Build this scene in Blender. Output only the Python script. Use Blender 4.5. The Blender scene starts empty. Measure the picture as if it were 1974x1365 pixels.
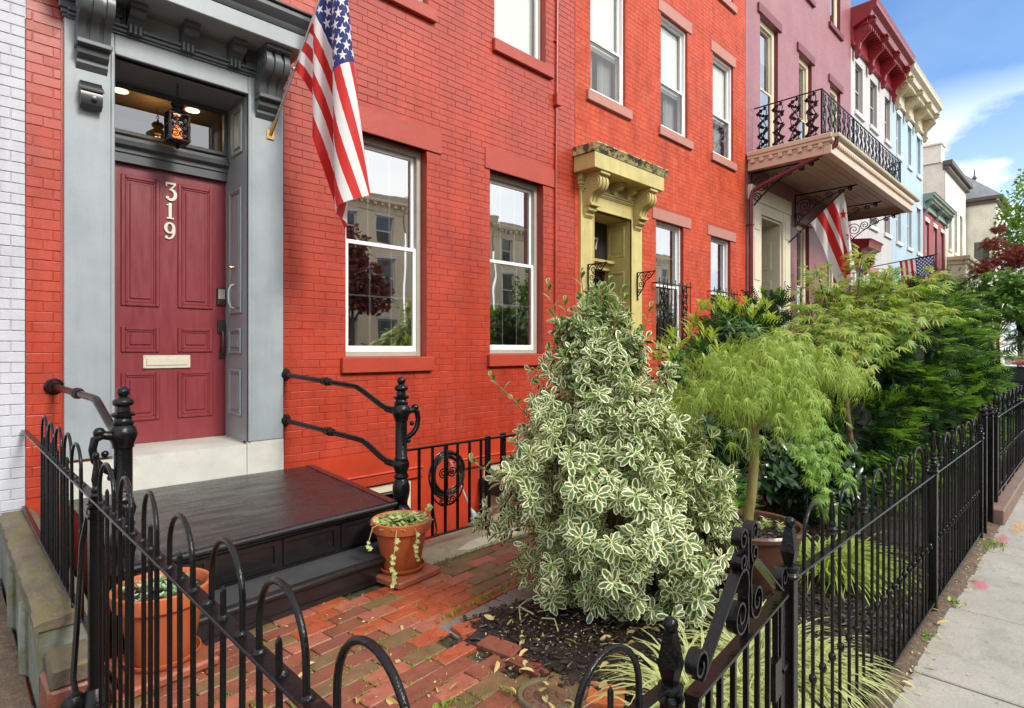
import bpy, bmesh, math, random
import numpy as np
from mathutils import Vector, Matrix
D = bpy.data
SC = bpy.context.scene
COL = SC.collection
PI = math.pi
R = random.Random(11)
NR = np.random.default_rng(5)
TH = math.radians(45.46)
CT, ST = math.cos(TH), math.sin(TH)
CAMP = (0.0, -5.6, 1.6)

# ------------------------------------------------------------------ camera
cam = D.cameras.new('camera')
cam.sensor_width = 36
cam.lens = 36 * 1120 / 1974
cam.shift_y = -0.0033
cam.clip_start = 0.05
cam.clip_end = 900
co = D.objects.new('camera', cam)
co.location = CAMP
co.rotation_euler = (PI / 2, 0, TH - PI / 2)
COL.objects.link(co)
SC.camera = co
# ------------------------------------------------------------------ light and exposure
SUN_EL, SUN_AZ = 38, 205          # azimuth measured from +Y clockwise (towards +X)
EXPOSURE = 0.88
SKY_STRENGTH = 0.15
SUN_STRENGTH = 2.0
SC.view_settings.view_transform = 'Standard'
SC.view_settings.look = 'None'
SC.view_settings.exposure = EXPOSURE
SC.view_settings.gamma = 1
SC.view_settings.use_curve_mapping = False
SC.render.engine = 'CYCLES'
SC.cycles.max_bounces = 7
SC.cycles.diffuse_bounces = 3
SC.cycles.glossy_bounces = 3
SC.cycles.transmission_bounces = 4
SC.cycles.transparent_max_bounces = 12
SC.cycles.caustics_reflective = False
SC.cycles.caustics_refractive = False
SC.cycles.use_denoising = True
SC.cycles.sample_clamp_indirect = 6


def N(nt, t, **k):
    n = nt.nodes.new(t)
    for a, b in k.items():
        if a.startswith('i_'):
            n.inputs[a[2:].replace('_', ' ')].default_value = b
        elif a[0] == 'i' and a[1:].isdigit():
            n.inputs[int(a[1:])].default_value = b
        else:
            setattr(n, a, b)
    return n


def mth(nt, op, a, b=None, c=None):
    n = nt.nodes.new('ShaderNodeMath')
    n.operation = op
    for i, q in enumerate((a, b, c)):
        if q is None:
            continue
        if isinstance(q, (int, float)):
            n.inputs[i].default_value = q
        else:
            nt.links.new(q, n.inputs[i])
    return n.outputs[0]


def mixc(nt, fac, a, b, blend='MIX'):
    n = nt.nodes.new('ShaderNodeMix')
    n.data_type = 'RGBA'
    n.blend_type = blend
    for i, q in ((0, fac), (6, a), (7, b)):
        if isinstance(q, (int, float)):
            n.inputs[i].default_value = q
        elif isinstance(q, (tuple, list)):
            n.inputs[i].default_value = tuple(q) + (1,) if len(q) == 3 else q
        else:
            nt.links.new(q, n.inputs[i])
    return n.outputs[2]


def ramp(nt, fac, stops):
    n = nt.nodes.new('ShaderNodeValToRGB')
    e = n.color_ramp.elements
    while len(e) < len(stops):
        e.new(0.5)
    for k, (p, c) in zip(e, stops):
        k.position = p
        k.color = tuple(c) + (1,) if len(c) == 3 else c
    nt.links.new(fac, n.inputs[0])
    return n.outputs[0]


world = D.worlds.new('World')
SC.world = world
world.use_nodes = True
wt = world.node_tree
wt.nodes.clear()
sky = N(wt, 'ShaderNodeTexSky', sky_type='NISHITA', sun_disc=False)
sky.sun_elevation = math.radians(SUN_EL)
sky.sun_rotation = math.radians(SUN_AZ)
sky.air_density = 1.0
sky.dust_density = 1.0
tc = N(wt, 'ShaderNodeTexCoord')
mp = N(wt, 'ShaderNodeMapping')
mp.inputs['Scale'].default_value = (1, 1, 2.0)
mp.inputs['Location'].default_value = (2.0, 0.9, 0.0)
wt.links.new(tc.outputs['Generated'], mp.inputs[0])
n1 = N(wt, 'ShaderNodeTexNoise', i_Scale=1.3, i_Detail=9.0, i_Roughness=0.55)
wt.links.new(mp.outputs[0], n1.inputs['Vector'])
cl = ramp(wt, n1.outputs['Fac'], [(0.40, (0, 0, 0)), (0.60, (1, 1, 1))])
sepw = N(wt, 'ShaderNodeSeparateXYZ')
wt.links.new(tc.outputs['Generated'], sepw.inputs[0])
# open blue patch of sky down the street, thick white cloud behind the photographer
dotx = mth(wt, 'ADD', mth(wt, 'MULTIPLY', sepw.outputs['X'], 0.93), mth(wt, 'MULTIPLY', sepw.outputs['Y'], 0.36))
openm = ramp(wt, dotx, [(0.45, (0, 0, 0)), (0.86, (1, 1, 1))])
low = ramp(wt, sepw.outputs['Z'], [(0.0, (0.45, 0.45, 0.45)), (0.12, (0.28, 0.28, 0.28)), (0.27, (0.12, 0.12, 0.12)), (0.36, (0.03, 0.03, 0.03)), (0.6, (0.0, 0.0, 0.0))])
wisp = mth(wt, 'MULTIPLY', cl, 0.10)
n2 = N(wt, 'ShaderNodeTexNoise', i_Scale=4.2, i_Detail=8.0, i_Roughness=0.5)
wt.links.new(mp.outputs[0], n2.inputs['Vector'])
puff = mth(wt, 'MULTIPLY', ramp(wt, n2.outputs['Fac'], [(0.46, (0, 0, 0)), (0.56, (1, 1, 1))]), ramp(wt, sepw.outputs['Z'], [(0.12, (0.8, 0.8, 0.8)), (0.25, (0.7, 0.7, 0.7)), (0.36, (0, 0, 0))]))
clear_c = mth(wt, 'MAXIMUM', mth(wt, 'MAXIMUM', wisp, low), puff)
cloudy = mth(wt, 'ADD', mth(wt, 'MULTIPLY', cl, 0.35), 0.55)
cf = N(wt, 'ShaderNodeMix', data_type='FLOAT')
wt.links.new(openm, cf.inputs[0])
wt.links.new(cloudy, cf.inputs[2])
wt.links.new(clear_c, cf.inputs[3])
skyb = mixc(wt, 1.0, sky.outputs[0], (.43, .66, .86), 'MULTIPLY')
skyc = mixc(wt, cf.outputs[0], skyb, (7.9, 7.8, 7.5))
bg = N(wt, 'ShaderNodeBackground')
bg.inputs['Strength'].default_value = SKY_STRENGTH
wt.links.new(skyc, bg.inputs['Color'])
wo = N(wt, 'ShaderNodeOutputWorld')
wt.links.new(bg.outputs[0], wo.inputs[0])

sun = D.lights.new('sun', 'SUN')
sun.energy = SUN_STRENGTH
sun.angle = math.radians(14)
sun.color = (1.0, 0.95, 0.86)
so = D.objects.new('sun', sun)
a, e = math.radians(SUN_AZ), math.radians(SUN_EL)
# towards the sun: from the street side and from the right of the picture
sd = Vector((0.12 * math.cos(e), -0.993 * math.cos(e), math.sin(e)))
so.rotation_euler = sd.to_track_quat('Z', 'Y').to_euler()
COL.objects.link(so)
sky.sun_rotation = math.atan2(sd.x, sd.y)


# ------------------------------------------------------------------ objects and tags
def tag(o, label=None, cat=None, group=None, kind=None):
    if label:
        o['label'] = label
    if cat:
        o['category'] = cat
    if group:
        o['group'] = group
    if kind:
        o['kind'] = kind
    return o


def thing(name, label, cat, loc=(0, 0, 0), group=None):
    o = D.objects.new(name, None)
    o.empty_display_size = 0.1
    o.location = loc
    COL.objects.link(o)
    return tag(o, label, cat, group)


def base_of(p):
    v = Vector((0, 0, 0))
    while p is not None:
        v = v + Vector(p.location)
        p = p.parent
    return v


def link(name, me, parent=None, loc=None):
    """link a mesh given in world coordinates (loc None) or a shared mesh placed at world loc"""
    o = D.objects.new(name, me)
    COL.objects.link(o)
    if parent is not None:
        o.parent = parent
    if loc is not None:
        o.location = Vector(loc) - (base_of(parent) if parent is not None else Vector((0, 0, 0)))
    return o


class MB:
    def __init__(s):
        s.v = []
        s.f = []
        s.mi = []
        s.cur = 0

    def add(s, vs, fs):
        n = len(s.v)
        s.v += [tuple(q) for q in vs]
        s.f += [tuple(i + n for i in f) for f in fs]
        s.mi += [s.cur] * len(fs)
        return s

    def box(s, x0, x1, y0, y1, z0, z1, b=0.0):
        if x0 > x1: x0, x1 = x1, x0
        if y0 > y1: y0, y1 = y1, y0
        if z0 > z1: z0, z1 = z1, z0
        if b <= 0:
            vs = [(x, y, z) for z in (z0, z1) for y in (y0, y1) for x in (x0, x1)]
            return s.add(vs, [(0, 2, 3, 1), (4, 5, 7, 6), (0, 1, 5, 4), (2, 6, 7, 3), (0, 4, 6, 2), (1, 3, 7, 5)])
        b = min(b, (x1 - x0) * .45, (y1 - y0) * .45, (z1 - z0) * .45)
        vs = []
        idx = {}
        for i in (0, 1):
            for j in (0, 1):
                for k in (0, 1):
                    c = ((x0, x1)[i], (y0, y1)[j], (z0, z1)[k])
                    d = (b if i == 0 else -b, b if j == 0 else -b, b if k == 0 else -b)
                    for ax in range(3):
                        p = [c[q] + (0 if q == ax else d[q]) for q in range(3)]
                        idx[i, j, k, ax] = len(vs)
                        vs.append(p)
        fs = []
        for ax in range(3):
            o = [q for q in range(3) if q != ax]
            for sgn in (0, 1):
                q = []
                for (a, c) in ((0, 0), (1, 0), (1, 1), (0, 1)):
                    key = [0, 0, 0]
                    key[ax] = sgn
                    key[o[0]] = a
                    key[o[1]] = c
                    q.append(idx[key[0], key[1], key[2], ax])
                fs.append(q)
            for a in (0, 1):
                for c in (0, 1):
                    k0 = [0, 0, 0]
                    k1 = [0, 0, 0]
                    k0[o[0]] = k1[o[0]] = a
                    k0[o[1]] = k1[o[1]] = c
                    k1[ax] = 1
                    fs.append((idx[k0[0], k0[1], k0[2], o[0]], idx[k1[0], k1[1], k1[2], o[0]], idx[k1[0], k1[1], k1[2], o[1]], idx[k0[0], k0[1], k0[2], o[1]]))
        for i in (0, 1):
            for j in (0, 1):
                for k in (0, 1):
                    fs.append((idx[i, j, k, 0], idx[i, j, k, 1], idx[i, j, k, 2]))
        return s.add(vs, fs)

    def prism(s, poly, ax, a, b):
        n = len(poly)
        def pt(p, h):
            if ax == 'x': return (h, p[0], p[1])
            if ax == 'y': return (p[0], h, p[1])
            return (p[0], p[1], h)
        vs = [pt(p, a) for p in poly] + [pt(p, b) for p in poly]
        fs = [tuple(range(n))[::-1], tuple(range(n, 2 * n))]
        fs += [(i, (i + 1) % n, n + (i + 1) % n, n + i) for i in range(n)]
        return s.add(vs, fs)

    def hexa(s, bot, top):
        return s.add(list(bot) + list(top), [(3, 2, 1, 0), (4, 5, 6, 7), (0, 1, 5, 4), (1, 2, 6, 5), (2, 3, 7, 6), (3, 0, 4, 7)])

    def tube(s, pts, r, n=8, closed=False, caps=True):
        P = [Vector(p) for p in pts]
        m = len(P)
        rr = r if isinstance(r, (list, tuple)) else [r] * m
        vs, fs = [], []
        up = None
        for i in range(m):
            if closed:
                t = P[(i + 1) % m] - P[i - 1]
            else:
                t = P[min(i + 1, m - 1)] - P[max(i - 1, 0)]
            if t.length < 1e-9:
                t = Vector((0, 0, 1))
            t.normalize()
            if up is None:
                up = Vector((0, 0, 1)) if abs(t.z) < .9 else Vector((1, 0, 0))
            u = up - t * up.dot(t)
            if u.length < 1e-6:
                u = t.orthogonal()
            u.normalize()
            up = u
            w = t.cross(u)
            for k in range(n):
                a = 2 * PI * k / n
                vs.append(P[i] + u * (rr[i] * math.cos(a)) + w * (rr[i] * math.sin(a)))
        for i in range(m if closed else m - 1):
            j = (i + 1) % m
            for k in range(n):
                fs.append((i * n + k, i * n + (k + 1) % n, j * n + (k + 1) % n, j * n + k))
        if caps and not closed:
            fs.append(tuple(range(n))[::-1])
            fs.append(tuple(range((m - 1) * n, m * n)))
        return s.add(vs, fs)

    def bar(s, pts, nrm, w, t):
        """flat bar bent along pts in the plane with normal nrm; width w along nrm, thickness t"""
        P = [Vector(p) for p in pts]
        nn = Vector(nrm).normalized()
        vs, fs = [], []
        m = len(P)
        for i in range(m):
            tt = (P[min(i + 1, m - 1)] - P[max(i - 1, 0)]).normalized()
            q = nn.cross(tt).normalized()
            for (a, b) in ((-1, -1), (1, -1), (1, 1), (-1, 1)):
                vs.append(P[i] + nn * (a * w / 2) + q * (b * t / 2))
        for i in range(m - 1):
            for k in range(4):
                fs.append((i * 4 + k, i * 4 + (k + 1) % 4, i * 4 + 4 + (k + 1) % 4, i * 4 + 4 + k))
        fs.append((3, 2, 1, 0))
        fs.append(tuple((m - 1) * 4 + k for k in range(4)))
        return s.add(vs, fs)

    def lathe(s, prof, cx=0, cy=0, n=16, z0=0, caps=True):
        vs, fs = [], []
        for (r, z) in prof:
            for k in range(n):
                a = 2 * PI * k / n
                vs.append((cx + max(r, 1e-4) * math.cos(a), cy + max(r, 1e-4) * math.sin(a), z0 + z))
        m = len(prof)
        for i in range(m - 1):
            for k in range(n):
                fs.append((i * n + k, i * n + (k + 1) % n, (i + 1) * n + (k + 1) % n, (i + 1) * n + k))
        if caps:
            fs.append(tuple(range(n))[::-1])
            fs.append(tuple(range((m - 1) * n, m * n)))
        return s.add(vs, fs)

    def ball(s, c, r, n=10, sx=1, sy=1, sz=1):
        vs, fs = [], []
        h = max(4, n // 2)
        for i in range(h + 1):
            ph = PI * i / h
            for k in range(n):
                a = 2 * PI * k / n
                rr = max(math.sin(ph), 1e-3) * r
                vs.append((c[0] + rr * math.cos(a) * sx, c[1] + rr * math.sin(a) * sy, c[2] - r * math.cos(ph) * sz))
        for i in range(h):
            for k in range(n):
                fs.append((i * n + k, i * n + (k + 1) % n, (i + 1) * n + (k + 1) % n, (i + 1) * n + k))
        return s.add(vs, fs)

    def xf(s, M, start=0):
        s.v[start:] = [tuple(M @ Vector(q)) for q in s.v[start:]]
        return s

    def mesh(s, name, mats, off=None, smooth=True, ang=34, recalc=True):
        me = D.meshes.new(name)
        vs = s.v if off is None else [(q[0] - off[0], q[1] - off[1], q[2] - off[2]) for q in s.v]
        me.from_pydata(vs, [], s.f)
        for m in (mats if isinstance(mats, (list, tuple)) else [mats]):
            me.materials.append(m)
        if any(s.mi):
            me.polygons.foreach_set('material_index', s.mi)
        if recalc:
            bm = bmesh.new()
            bm.from_mesh(me)
            bmesh.ops.recalc_face_normals(bm, faces=bm.faces)
            bm.to_mesh(me)
            bm.free()
        if smooth:
            me.polygons.foreach_set('use_smooth', [True] * len(me.polygons))
            me.set_sharp_from_angle(angle=math.radians(ang))
        me.update()
        return me

    def build(s, name, mats, parent=None, **k):
        off = base_of(parent) if parent is not None else None
        return link(name, s.mesh(name, mats, off, **k), parent)


def np_mesh(name, V, F, mat, UV=None, off=None, smooth=False):
    """fast mesh: V (n,3), F (m,k) int, UV (n,2) per vertex"""
    me = D.meshes.new(name)
    V = np.asarray(V, dtype=np.float32)
    if off is not None:
        V = V - np.array(off, dtype=np.float32)
    F = np.asarray(F, dtype=np.int32)
    m, k = F.shape
    me.vertices.add(len(V))
    me.vertices.foreach_set('co', V.ravel())
    me.loops.add(m * k)
    me.loops.foreach_set('vertex_index', F.ravel())
    me.polygons.add(m)
    me.polygons.foreach_set('loop_start', np.arange(0, m * k, k, dtype=np.int32))
    if UV is not None:
        l = me.uv_layers.new(name='UVMap')
        l.data.foreach_set('uv', np.asarray(UV, dtype=np.float32)[F.ravel()].ravel())
    for mm in (mat if isinstance(mat, (list, tuple)) else [mat]):
        me.materials.append(mm)
    me.update(calc_edges=True)
    me.polygons.foreach_set('use_smooth', np.full(m, bool(smooth)))
    me.validate()
    return me


def view_xy(P):
    """picture position (1974 wide) and distance of world points, used only to rank pieces by how large they show"""
    P = np.asarray(P, dtype=float) - np.array(CAMP)
    d = P[:, 0] * CT + P[:, 1] * ST
    r = P[:, 0] * ST - P[:, 1] * CT
    dd = np.where(d > .1, d, .1)
    return 987 + 1120 * r / dd, 676 - 1120 * P[:, 2] / dd, np.where(d > .1, d, 1e6)


# ------------------------------------------------------------------ materials
def mat(name, col, rough=.5, var=.12, vs=2.5, col2=None, c2=(.5, .62), bump=0., bs=40., bd=.01, spec=.5, metal=0., rvar=0., coat=0., fine=0., fs=120., objc=False, stretch=None, streak=0.):
    m = D.materials.new(name)
    m.use_nodes = True
    nt = m.node_tree
    b = nt.nodes['Principled BSDF']
    g = N(nt, 'ShaderNodeTexCoord').outputs['Object'] if objc else N(nt, 'ShaderNodeNewGeometry').outputs['Position']
    if stretch:
        mp_ = N(nt, 'ShaderNodeMapping')
        mp_.inputs['Scale'].default_value = stretch
        nt.links.new(g, mp_.inputs[0])
        g = mp_.outputs[0]
    nz = N(nt, 'ShaderNodeTexNoise', i_Scale=vs, i_Detail=6.0, i_Roughness=0.6)
    nt.links.new(g, nz.inputs['Vector'])
    lo = tuple(c * (1 - var) for c in col)
    hi = tuple(min(1, c * (1 + var)) for c in col)
    c = ramp(nt, nz.outputs['Fac'], [(.3, lo), (.7, hi)])
    if col2:
        n2 = N(nt, 'ShaderNodeTexNoise', i_Scale=vs * 1.7, i_Detail=8.0, i_Roughness=0.7)
        nt.links.new(g, n2.inputs['Vector'])
        f2 = ramp(nt, n2.outputs['Fac'], [(c2[0], (0, 0, 0)), (c2[1], (1, 1, 1))])
        c = mixc(nt, f2, c, col2)
    if fine:
        n3 = N(nt, 'ShaderNodeTexNoise', i_Scale=fs, i_Detail=3.0, i_Roughness=0.6)
        nt.links.new(g, n3.inputs['Vector'])
        f3 = ramp(nt, n3.outputs['Fac'], [(.25, (1 - fine,) * 3), (.75, (1 + fine,) * 3)])
        c = mixc(nt, 1.0, c, f3, 'MULTIPLY')
    if streak:
        ms_ = N(nt, 'ShaderNodeMapping')
        ms_.inputs['Scale'].default_value = (3.2, 3.2, .32)
        nt.links.new(g, ms_.inputs[0])
        n6 = N(nt, 'ShaderNodeTexNoise', i_Scale=1.6, i_Detail=9.0, i_Roughness=0.72)
        nt.links.new(ms_.outputs[0], n6.inputs['Vector'])
        f6 = ramp(nt, n6.outputs['Fac'], [(.30, (1 - streak, 1 - streak, 1 - streak * .9)), (.52, (1, 1, 1)), (.80, (1 + streak * .6, 1 + streak * .8, 1 + streak * .9))])
        c = mixc(nt, 1.0, c, f6, 'MULTIPLY')
    nt.links.new(c, b.inputs['Base Color'])
    b.inputs['Roughness'].default_value = rough
    if rvar:
        rr = N(nt, 'ShaderNodeMapRange')
        rr.inputs[1].default_value = .3
        rr.inputs[2].default_value = .7
        rr.inputs[3].default_value = max(.03, rough - rvar)
        rr.inputs[4].default_value = min(1, rough + rvar)
        nt.links.new(nz.outputs['Fac'], rr.inputs[0])
        nt.links.new(rr.outputs[0], b.inputs['Roughness'])
    b.inputs['Specular IOR Level'].default_value = spec
    b.inputs['Metallic'].default_value = metal
    b.inputs['Coat Weight'].default_value = coat
    if bump:
        n4 = N(nt, 'ShaderNodeTexNoise', i_Scale=bs, i_Detail=5.0, i_Roughness=0.6)
        nt.links.new(g, n4.inputs['Vector'])
        bn = N(nt, 'ShaderNodeBump')
        bn.inputs['Strength'].default_value = bump
        bn.inputs['Distance'].default_value = bd
        nt.links.new(n4.outputs['Fac'], bn.inputs['Height'])
        nt.links.new(bn.outputs[0], b.inputs['Normal'])
    return m


def leafmat(name, cols, trans=.35, rough=.42, spec=.4, uvmode=None, edge=None):
    """cols: 3 colours along a noise ramp; uvmode 'margin' paints a pale margin, 'stripe' pale blade stripes"""
    m = D.materials.new(name)
    m.use_nodes = True
    nt = m.node_tree
    b = nt.nodes['Principled BSDF']
    g = N(nt, 'ShaderNodeNewGeometry')
    nz = N(nt, 'ShaderNodeTexNoise', i_Scale=5.0, i_Detail=4.0, i_Roughness=0.7)
    nt.links.new(g.outputs['Position'], nz.inputs['Vector'])
    wn = N(nt, 'ShaderNodeTexWhiteNoise', noise_dimensions='1D')
    nt.links.new(g.outputs['Random Per Island'], wn.inputs['W'])
    oi = N(nt, 'ShaderNodeObjectInfo')
    fac = mth(nt, 'ADD', mth(nt, 'MULTIPLY', nz.outputs['Fac'], .55), mth(nt, 'MULTIPLY', mth(nt, 'FRACT', mth(nt, 'ADD', wn.outputs[0], oi.outputs['Random'])), .45))
    c = ramp(nt, fac, [(.2, cols[0]), (.5, cols[1]), (.78, cols[2])])
    if uvmode:
        uv = N(nt, 'ShaderNodeUVMap')
        sx = N(nt, 'ShaderNodeSeparateXYZ')
        nt.links.new(uv.outputs[0], sx.inputs[0])
        d = mth(nt, 'ABSOLUTE', mth(nt, 'SUBTRACT', mth(nt, 'MULTIPLY', sx.outputs[0], 2.0), 1.0))
        if uvmode == 'margin':
            n5 = N(nt, 'ShaderNodeTexNoise', i_Scale=55.0, i_Detail=2.0)
            nt.links.new(g.outputs['Position'], n5.inputs['Vector'])
            dd = mth(nt, 'ADD', d, mth(nt, 'MULTIPLY', mth(nt, 'SUBTRACT', n5.outputs['Fac'], .5), .7))
            f = ramp(nt, dd, [(.57, (0, 0, 0)), (.68, (1, 1, 1))])
            # a paler grey-green stain runs between the dark centre and the margin
            f0 = ramp(nt, dd, [(.2, (0, 0, 0)), (.5, (1, 1, 1))])
            c = mixc(nt, mth(nt, 'MULTIPLY', f0, .45), c, (.17, .25, .12))
            c = mixc(nt, f, c, edge)
        else:
            f = ramp(nt, d, [(.25, (0, 0, 0)), (.4, (1, 1, 1))])
            c = mixc(nt, f, c, edge)
    nt.links.new(c, b.inputs['Base Color'])
    b.inputs['Roughness'].default_value = rough
    b.inputs['Specular IOR Level'].default_value = spec
    tr = N(nt, 'ShaderNodeBsdfTranslucent')
    nt.links.new(mixc(nt, 1.0, c, (1.25, 1.3, .75), 'MULTIPLY'), tr.inputs[0])
    mx = N(nt, 'ShaderNodeMixShader')
    mx.inputs[0].default_value = trans
    nt.links.new(b.outputs[0], mx.inputs[1])
    nt.links.new(tr.outputs[0], mx.inputs[2])
    nt.links.new(mx.outputs[0], nt.nodes['Material Output'].inputs[0])
    return m


def glassmat(name, tint=(.8, .85, .85), ior=1.9, low=.0):
    m = D.materials.new(name)
    m.use_nodes = True
    nt = m.node_tree
    nt.nodes.remove(nt.nodes['Principled BSDF'])
    fr = N(nt, 'ShaderNodeFresnel')
    fr.inputs['IOR'].default_value = ior
    t = N(nt, 'ShaderNodeBsdfTransparent')
    t.inputs[0].default_value = tint + (1,)
    gl = N(nt, 'ShaderNodeBsdfGlossy')
    gl.inputs['Roughness'].default_value = .015
    nz = N(nt, 'ShaderNodeTexNoise', i_Scale=2.2, i_Detail=1.0)
    gg = N(nt, 'ShaderNodeNewGeometry')
    nt.links.new(gg.outputs['Position'], nz.inputs['Vector'])
    bn = N(nt, 'ShaderNodeBump')
    bn.inputs['Strength'].default_value = .05
    bn.inputs['Distance'].default_value = .02
    nt.links.new(nz.outputs['Fac'], bn.inputs['Height'])
    nt.links.new(bn.outputs[0], gl.inputs['Normal'])
    mx = N(nt, 'ShaderNodeMixShader')
    nt.links.new(mth(nt, 'MULTIPLY', mth(nt, 'MAXIMUM', fr.outputs[0], low), mth(nt, 'SUBTRACT', 1.0, gg.outputs['Backfacing'])), mx.inputs[0])
    nt.links.new(t.outputs[0], mx.inputs[1])
    nt.links.new(gl.outputs[0], mx.inputs[2])
    nt.links.new(mx.outputs[0], nt.nodes['Material Output'].inputs[0])
    return m


def emis(name, col, s):
    m = D.materials.new(name)
    m.use_nodes = True
    b = m.node_tree.nodes['Principled BSDF']
    b.inputs['Base Color'].default_value = col + (1,)
    b.inputs['Emission Color'].default_value = col + (1,)
    b.inputs['Emission Strength'].default_value = s
    return m


def brickmat(name, c1, c2, cm, scale=1.0, rough=.6, sheen=0.):
    """brick pattern for fronts too far off to tell the bricks apart; wall in the XZ plane"""
    m = D.materials.new(name)
    m.use_nodes = True
    nt = m.node_tree
    b = nt.nodes['Principled BSDF']
    g = N(nt, 'ShaderNodeNewGeometry')
    s = N(nt, 'ShaderNodeSeparateXYZ')
    nt.links.new(g.outputs['Position'], s.inputs[0])
    cb = N(nt, 'ShaderNodeCombineXYZ')
    nt.links.new(mth(nt, 'ADD', s.outputs[0], s.outputs[1]), cb.inputs[0])
    nt.links.new(s.outputs[2], cb.inputs[1])
    br = N(nt, 'ShaderNodeTexBrick')
    br.inputs['Scale'].default_value = 1 / scale
    br.inputs['Brick Width'].default_value = .245
    br.inputs['Row Height'].default_value = .0775
    br.inputs['Mortar Size'].default_value = .006
    br.inputs['Color1'].default_value = c1 + (1,)
    br.inputs['Color2'].default_value = c2 + (1,)
    br.inputs['Mortar'].default_value = cm + (1,)
    nt.links.new(cb.outputs[0], br.inputs[0])
    nz = N(nt, 'ShaderNodeTexNoise', i_Scale=1.2, i_Detail=7.0, i_Roughness=.65)
    nt.links.new(g.outputs['Position'], nz.inputs['Vector'])
    v = ramp(nt, nz.outputs['Fac'], [(.3, (.82, .82, .82)), (.7, (1.15, 1.15, 1.15))])
    nt.links.new(mixc(nt, 1.0, br.outputs[0], v, 'MULTIPLY'), b.inputs['Base Color'])
    bn = N(nt, 'ShaderNodeBump')
    bn.inputs['Strength'].default_value = .6
    bn.inputs['Distance'].default_value = .006
    bn.invert = True
    nt.links.new(br.outputs['Fac'], bn.inputs['Height'])
    nt.links.new(bn.outputs[0], b.inputs['Normal'])
    b.inputs['Roughness'].default_value = rough
    return m


M = {}
M['red'] = mat('red_brick_paint', (.385, .040, .017), .38, .18, 1.1, col2=(.30, .038, .024), c2=(.46, .72), bump=.3, bs=70, bd=.003, rvar=.09, fine=.10, fs=45, streak=.26)
M['red_trim'] = mat('red_trim_paint', (.365, .046, .024), .40, .12, 2, bump=.5, bs=18, bd=.006, fine=.06)
M['red_base'] = mat('red_base_paint', (.40, .040, .015), .36, .2, 2.2, bump=.4, bs=25, bd=.005, col2=(.33, .03, .02), c2=(.55, .75))
M['white_brick'] = mat('white_brick_paint', (.47, .47, .51), .55, .08, 2, bump=.5, bs=60, bd=.005, fine=.05, streak=.18)
M['grey_stucco'] = mat('grey_green_stucco', (.30, .33, .34), .6, .18, 2, col2=(.20, .19, .10), c2=(.52, .72), bump=.5, bs=30)
M['grey'] = mat('grey_blue_paint', (.275, .305, .32), .40, .07, 3, bump=.2, bs=26, bd=.004, fine=.05, streak=.12, rvar=.1)
M['grey_dark'] = mat('dark_grey_paint', (.085, .095, .10), .35, .06, 3, bump=.12, bs=30, bd=.003)
M['door'] = mat('maroon_door_paint', (.215, .032, .040), .36, .06, 4, bump=.14, bs=60, bd=.003, stretch=(6, 1, 1), fine=.06, fs=30, streak=.12, rvar=.08)
M['brass'] = mat('brass', (.75, .52, .2), .25, .08, 6, metal=1)
M['nickel'] = mat('pale_nickel', (.72, .69, .58), .32, .06, 9, metal=.7)
M['cream_metal'] = mat('cream_metal', (.68, .65, .52), .35, .06, 9, metal=.25)
M['steel'] = mat('pole_steel', (.62, .62, .62), .28, .06, 9, metal=1)
M['bronze'] = mat('dark_bronze', (.10, .085, .07), .35, .1, 9, metal=.8)
M['blackplastic'] = mat('black_plastic', (.018, .018, .02), .3, .1, 9)
M['iron'] = mat('black_gloss_iron', (.0045, .0045, .005), .17, .3, 8, bump=.6, bs=75, bd=.004, spec=.28, rvar=.08)
M['iron_rust'] = mat('rusty_black_iron', (.005, .0045, .005), .22, .3, 8, col2=(.05, .016, .010), c2=(.58, .70), bump=.5, bs=60, bd=.004, spec=.28)
M['marble'] = mat('white_stone', (.52, .51, .46), .5, .1, 3.0, col2=(.45, .43, .36), c2=(.55, .72), bump=.35, bs=28, bd=.006, fine=.05)
M['deck'] = mat('wet_black_paint', (.013, .0125, .0135), .26, .4, 2.4, col2=(.028, .013, .012), c2=(.56, .68), bump=.8, bs=30, bd=.008, rvar=.2, spec=.5, stretch=(1, 3.5, 1))
M['deck_edge'] = mat('black_gloss_paint', (.013, .011, .012), .2, .3, 5, bump=.25, bs=40, bd=.004, spec=.55)
M['mat_rubber'] = mat('ribbed_rubber', (.02, .02, .021), .36, .2, 8, bump=.3, bs=60)
M['deck_side'] = mat('maroon_step_paint', (.06, .013, .013), .28, .2, 5, bump=.3, bs=40, bd=.004)
M['win_white'] = mat('white_window_paint', (.78, .78, .77), .35, .03, 5)
M['casing'] = mat('greige_casing', (.37, .34, .29), .5, .07, 4)
M['muntin'] = mat('pale_grille', (.62, .63, .62), .45, .03, 5)
M['glass'] = glassmat('window_glass', (.80, .83, .83), 1.9, .58)
M['glass_thin'] = glassmat('thin_glass', (.93, .94, .93), 1.45, .13)
M['glass_clear'] = glassmat('transom_glass', (.7, .7, .68), 1.65, .22)
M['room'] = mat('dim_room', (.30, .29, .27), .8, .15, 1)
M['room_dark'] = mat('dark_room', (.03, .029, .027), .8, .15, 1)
M['shade'] = mat('white_roller_shade', (.82, .82, .80), .8, .02, 3)
M['curtain'] = mat('sheer_grey_curtain', (.42, .41, .39), .85, .15, 3, stretch=(14, 14, .4))
M['lobby'] = mat('warm_lobby_paint', (.34, .20, .07), .6, .08, 3)
M['orange'] = mat('orange_brick', (.47, .060, .022), .55, .2, 2.2, col2=(.53, .105, .05), c2=(.45, .7), bump=.35, bs=60, bd=.004, fine=.14, fs=30, spec=.22, streak=.28)
M['orange_mortar'] = mat('orange_mortar', (.36, .042, .02), .6, .15, 3)
M['brownstone'] = mat('pink_brownstone', (.40, .175, .135), .6, .1, 3, bump=.3, bs=50, fine=.06)
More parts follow.
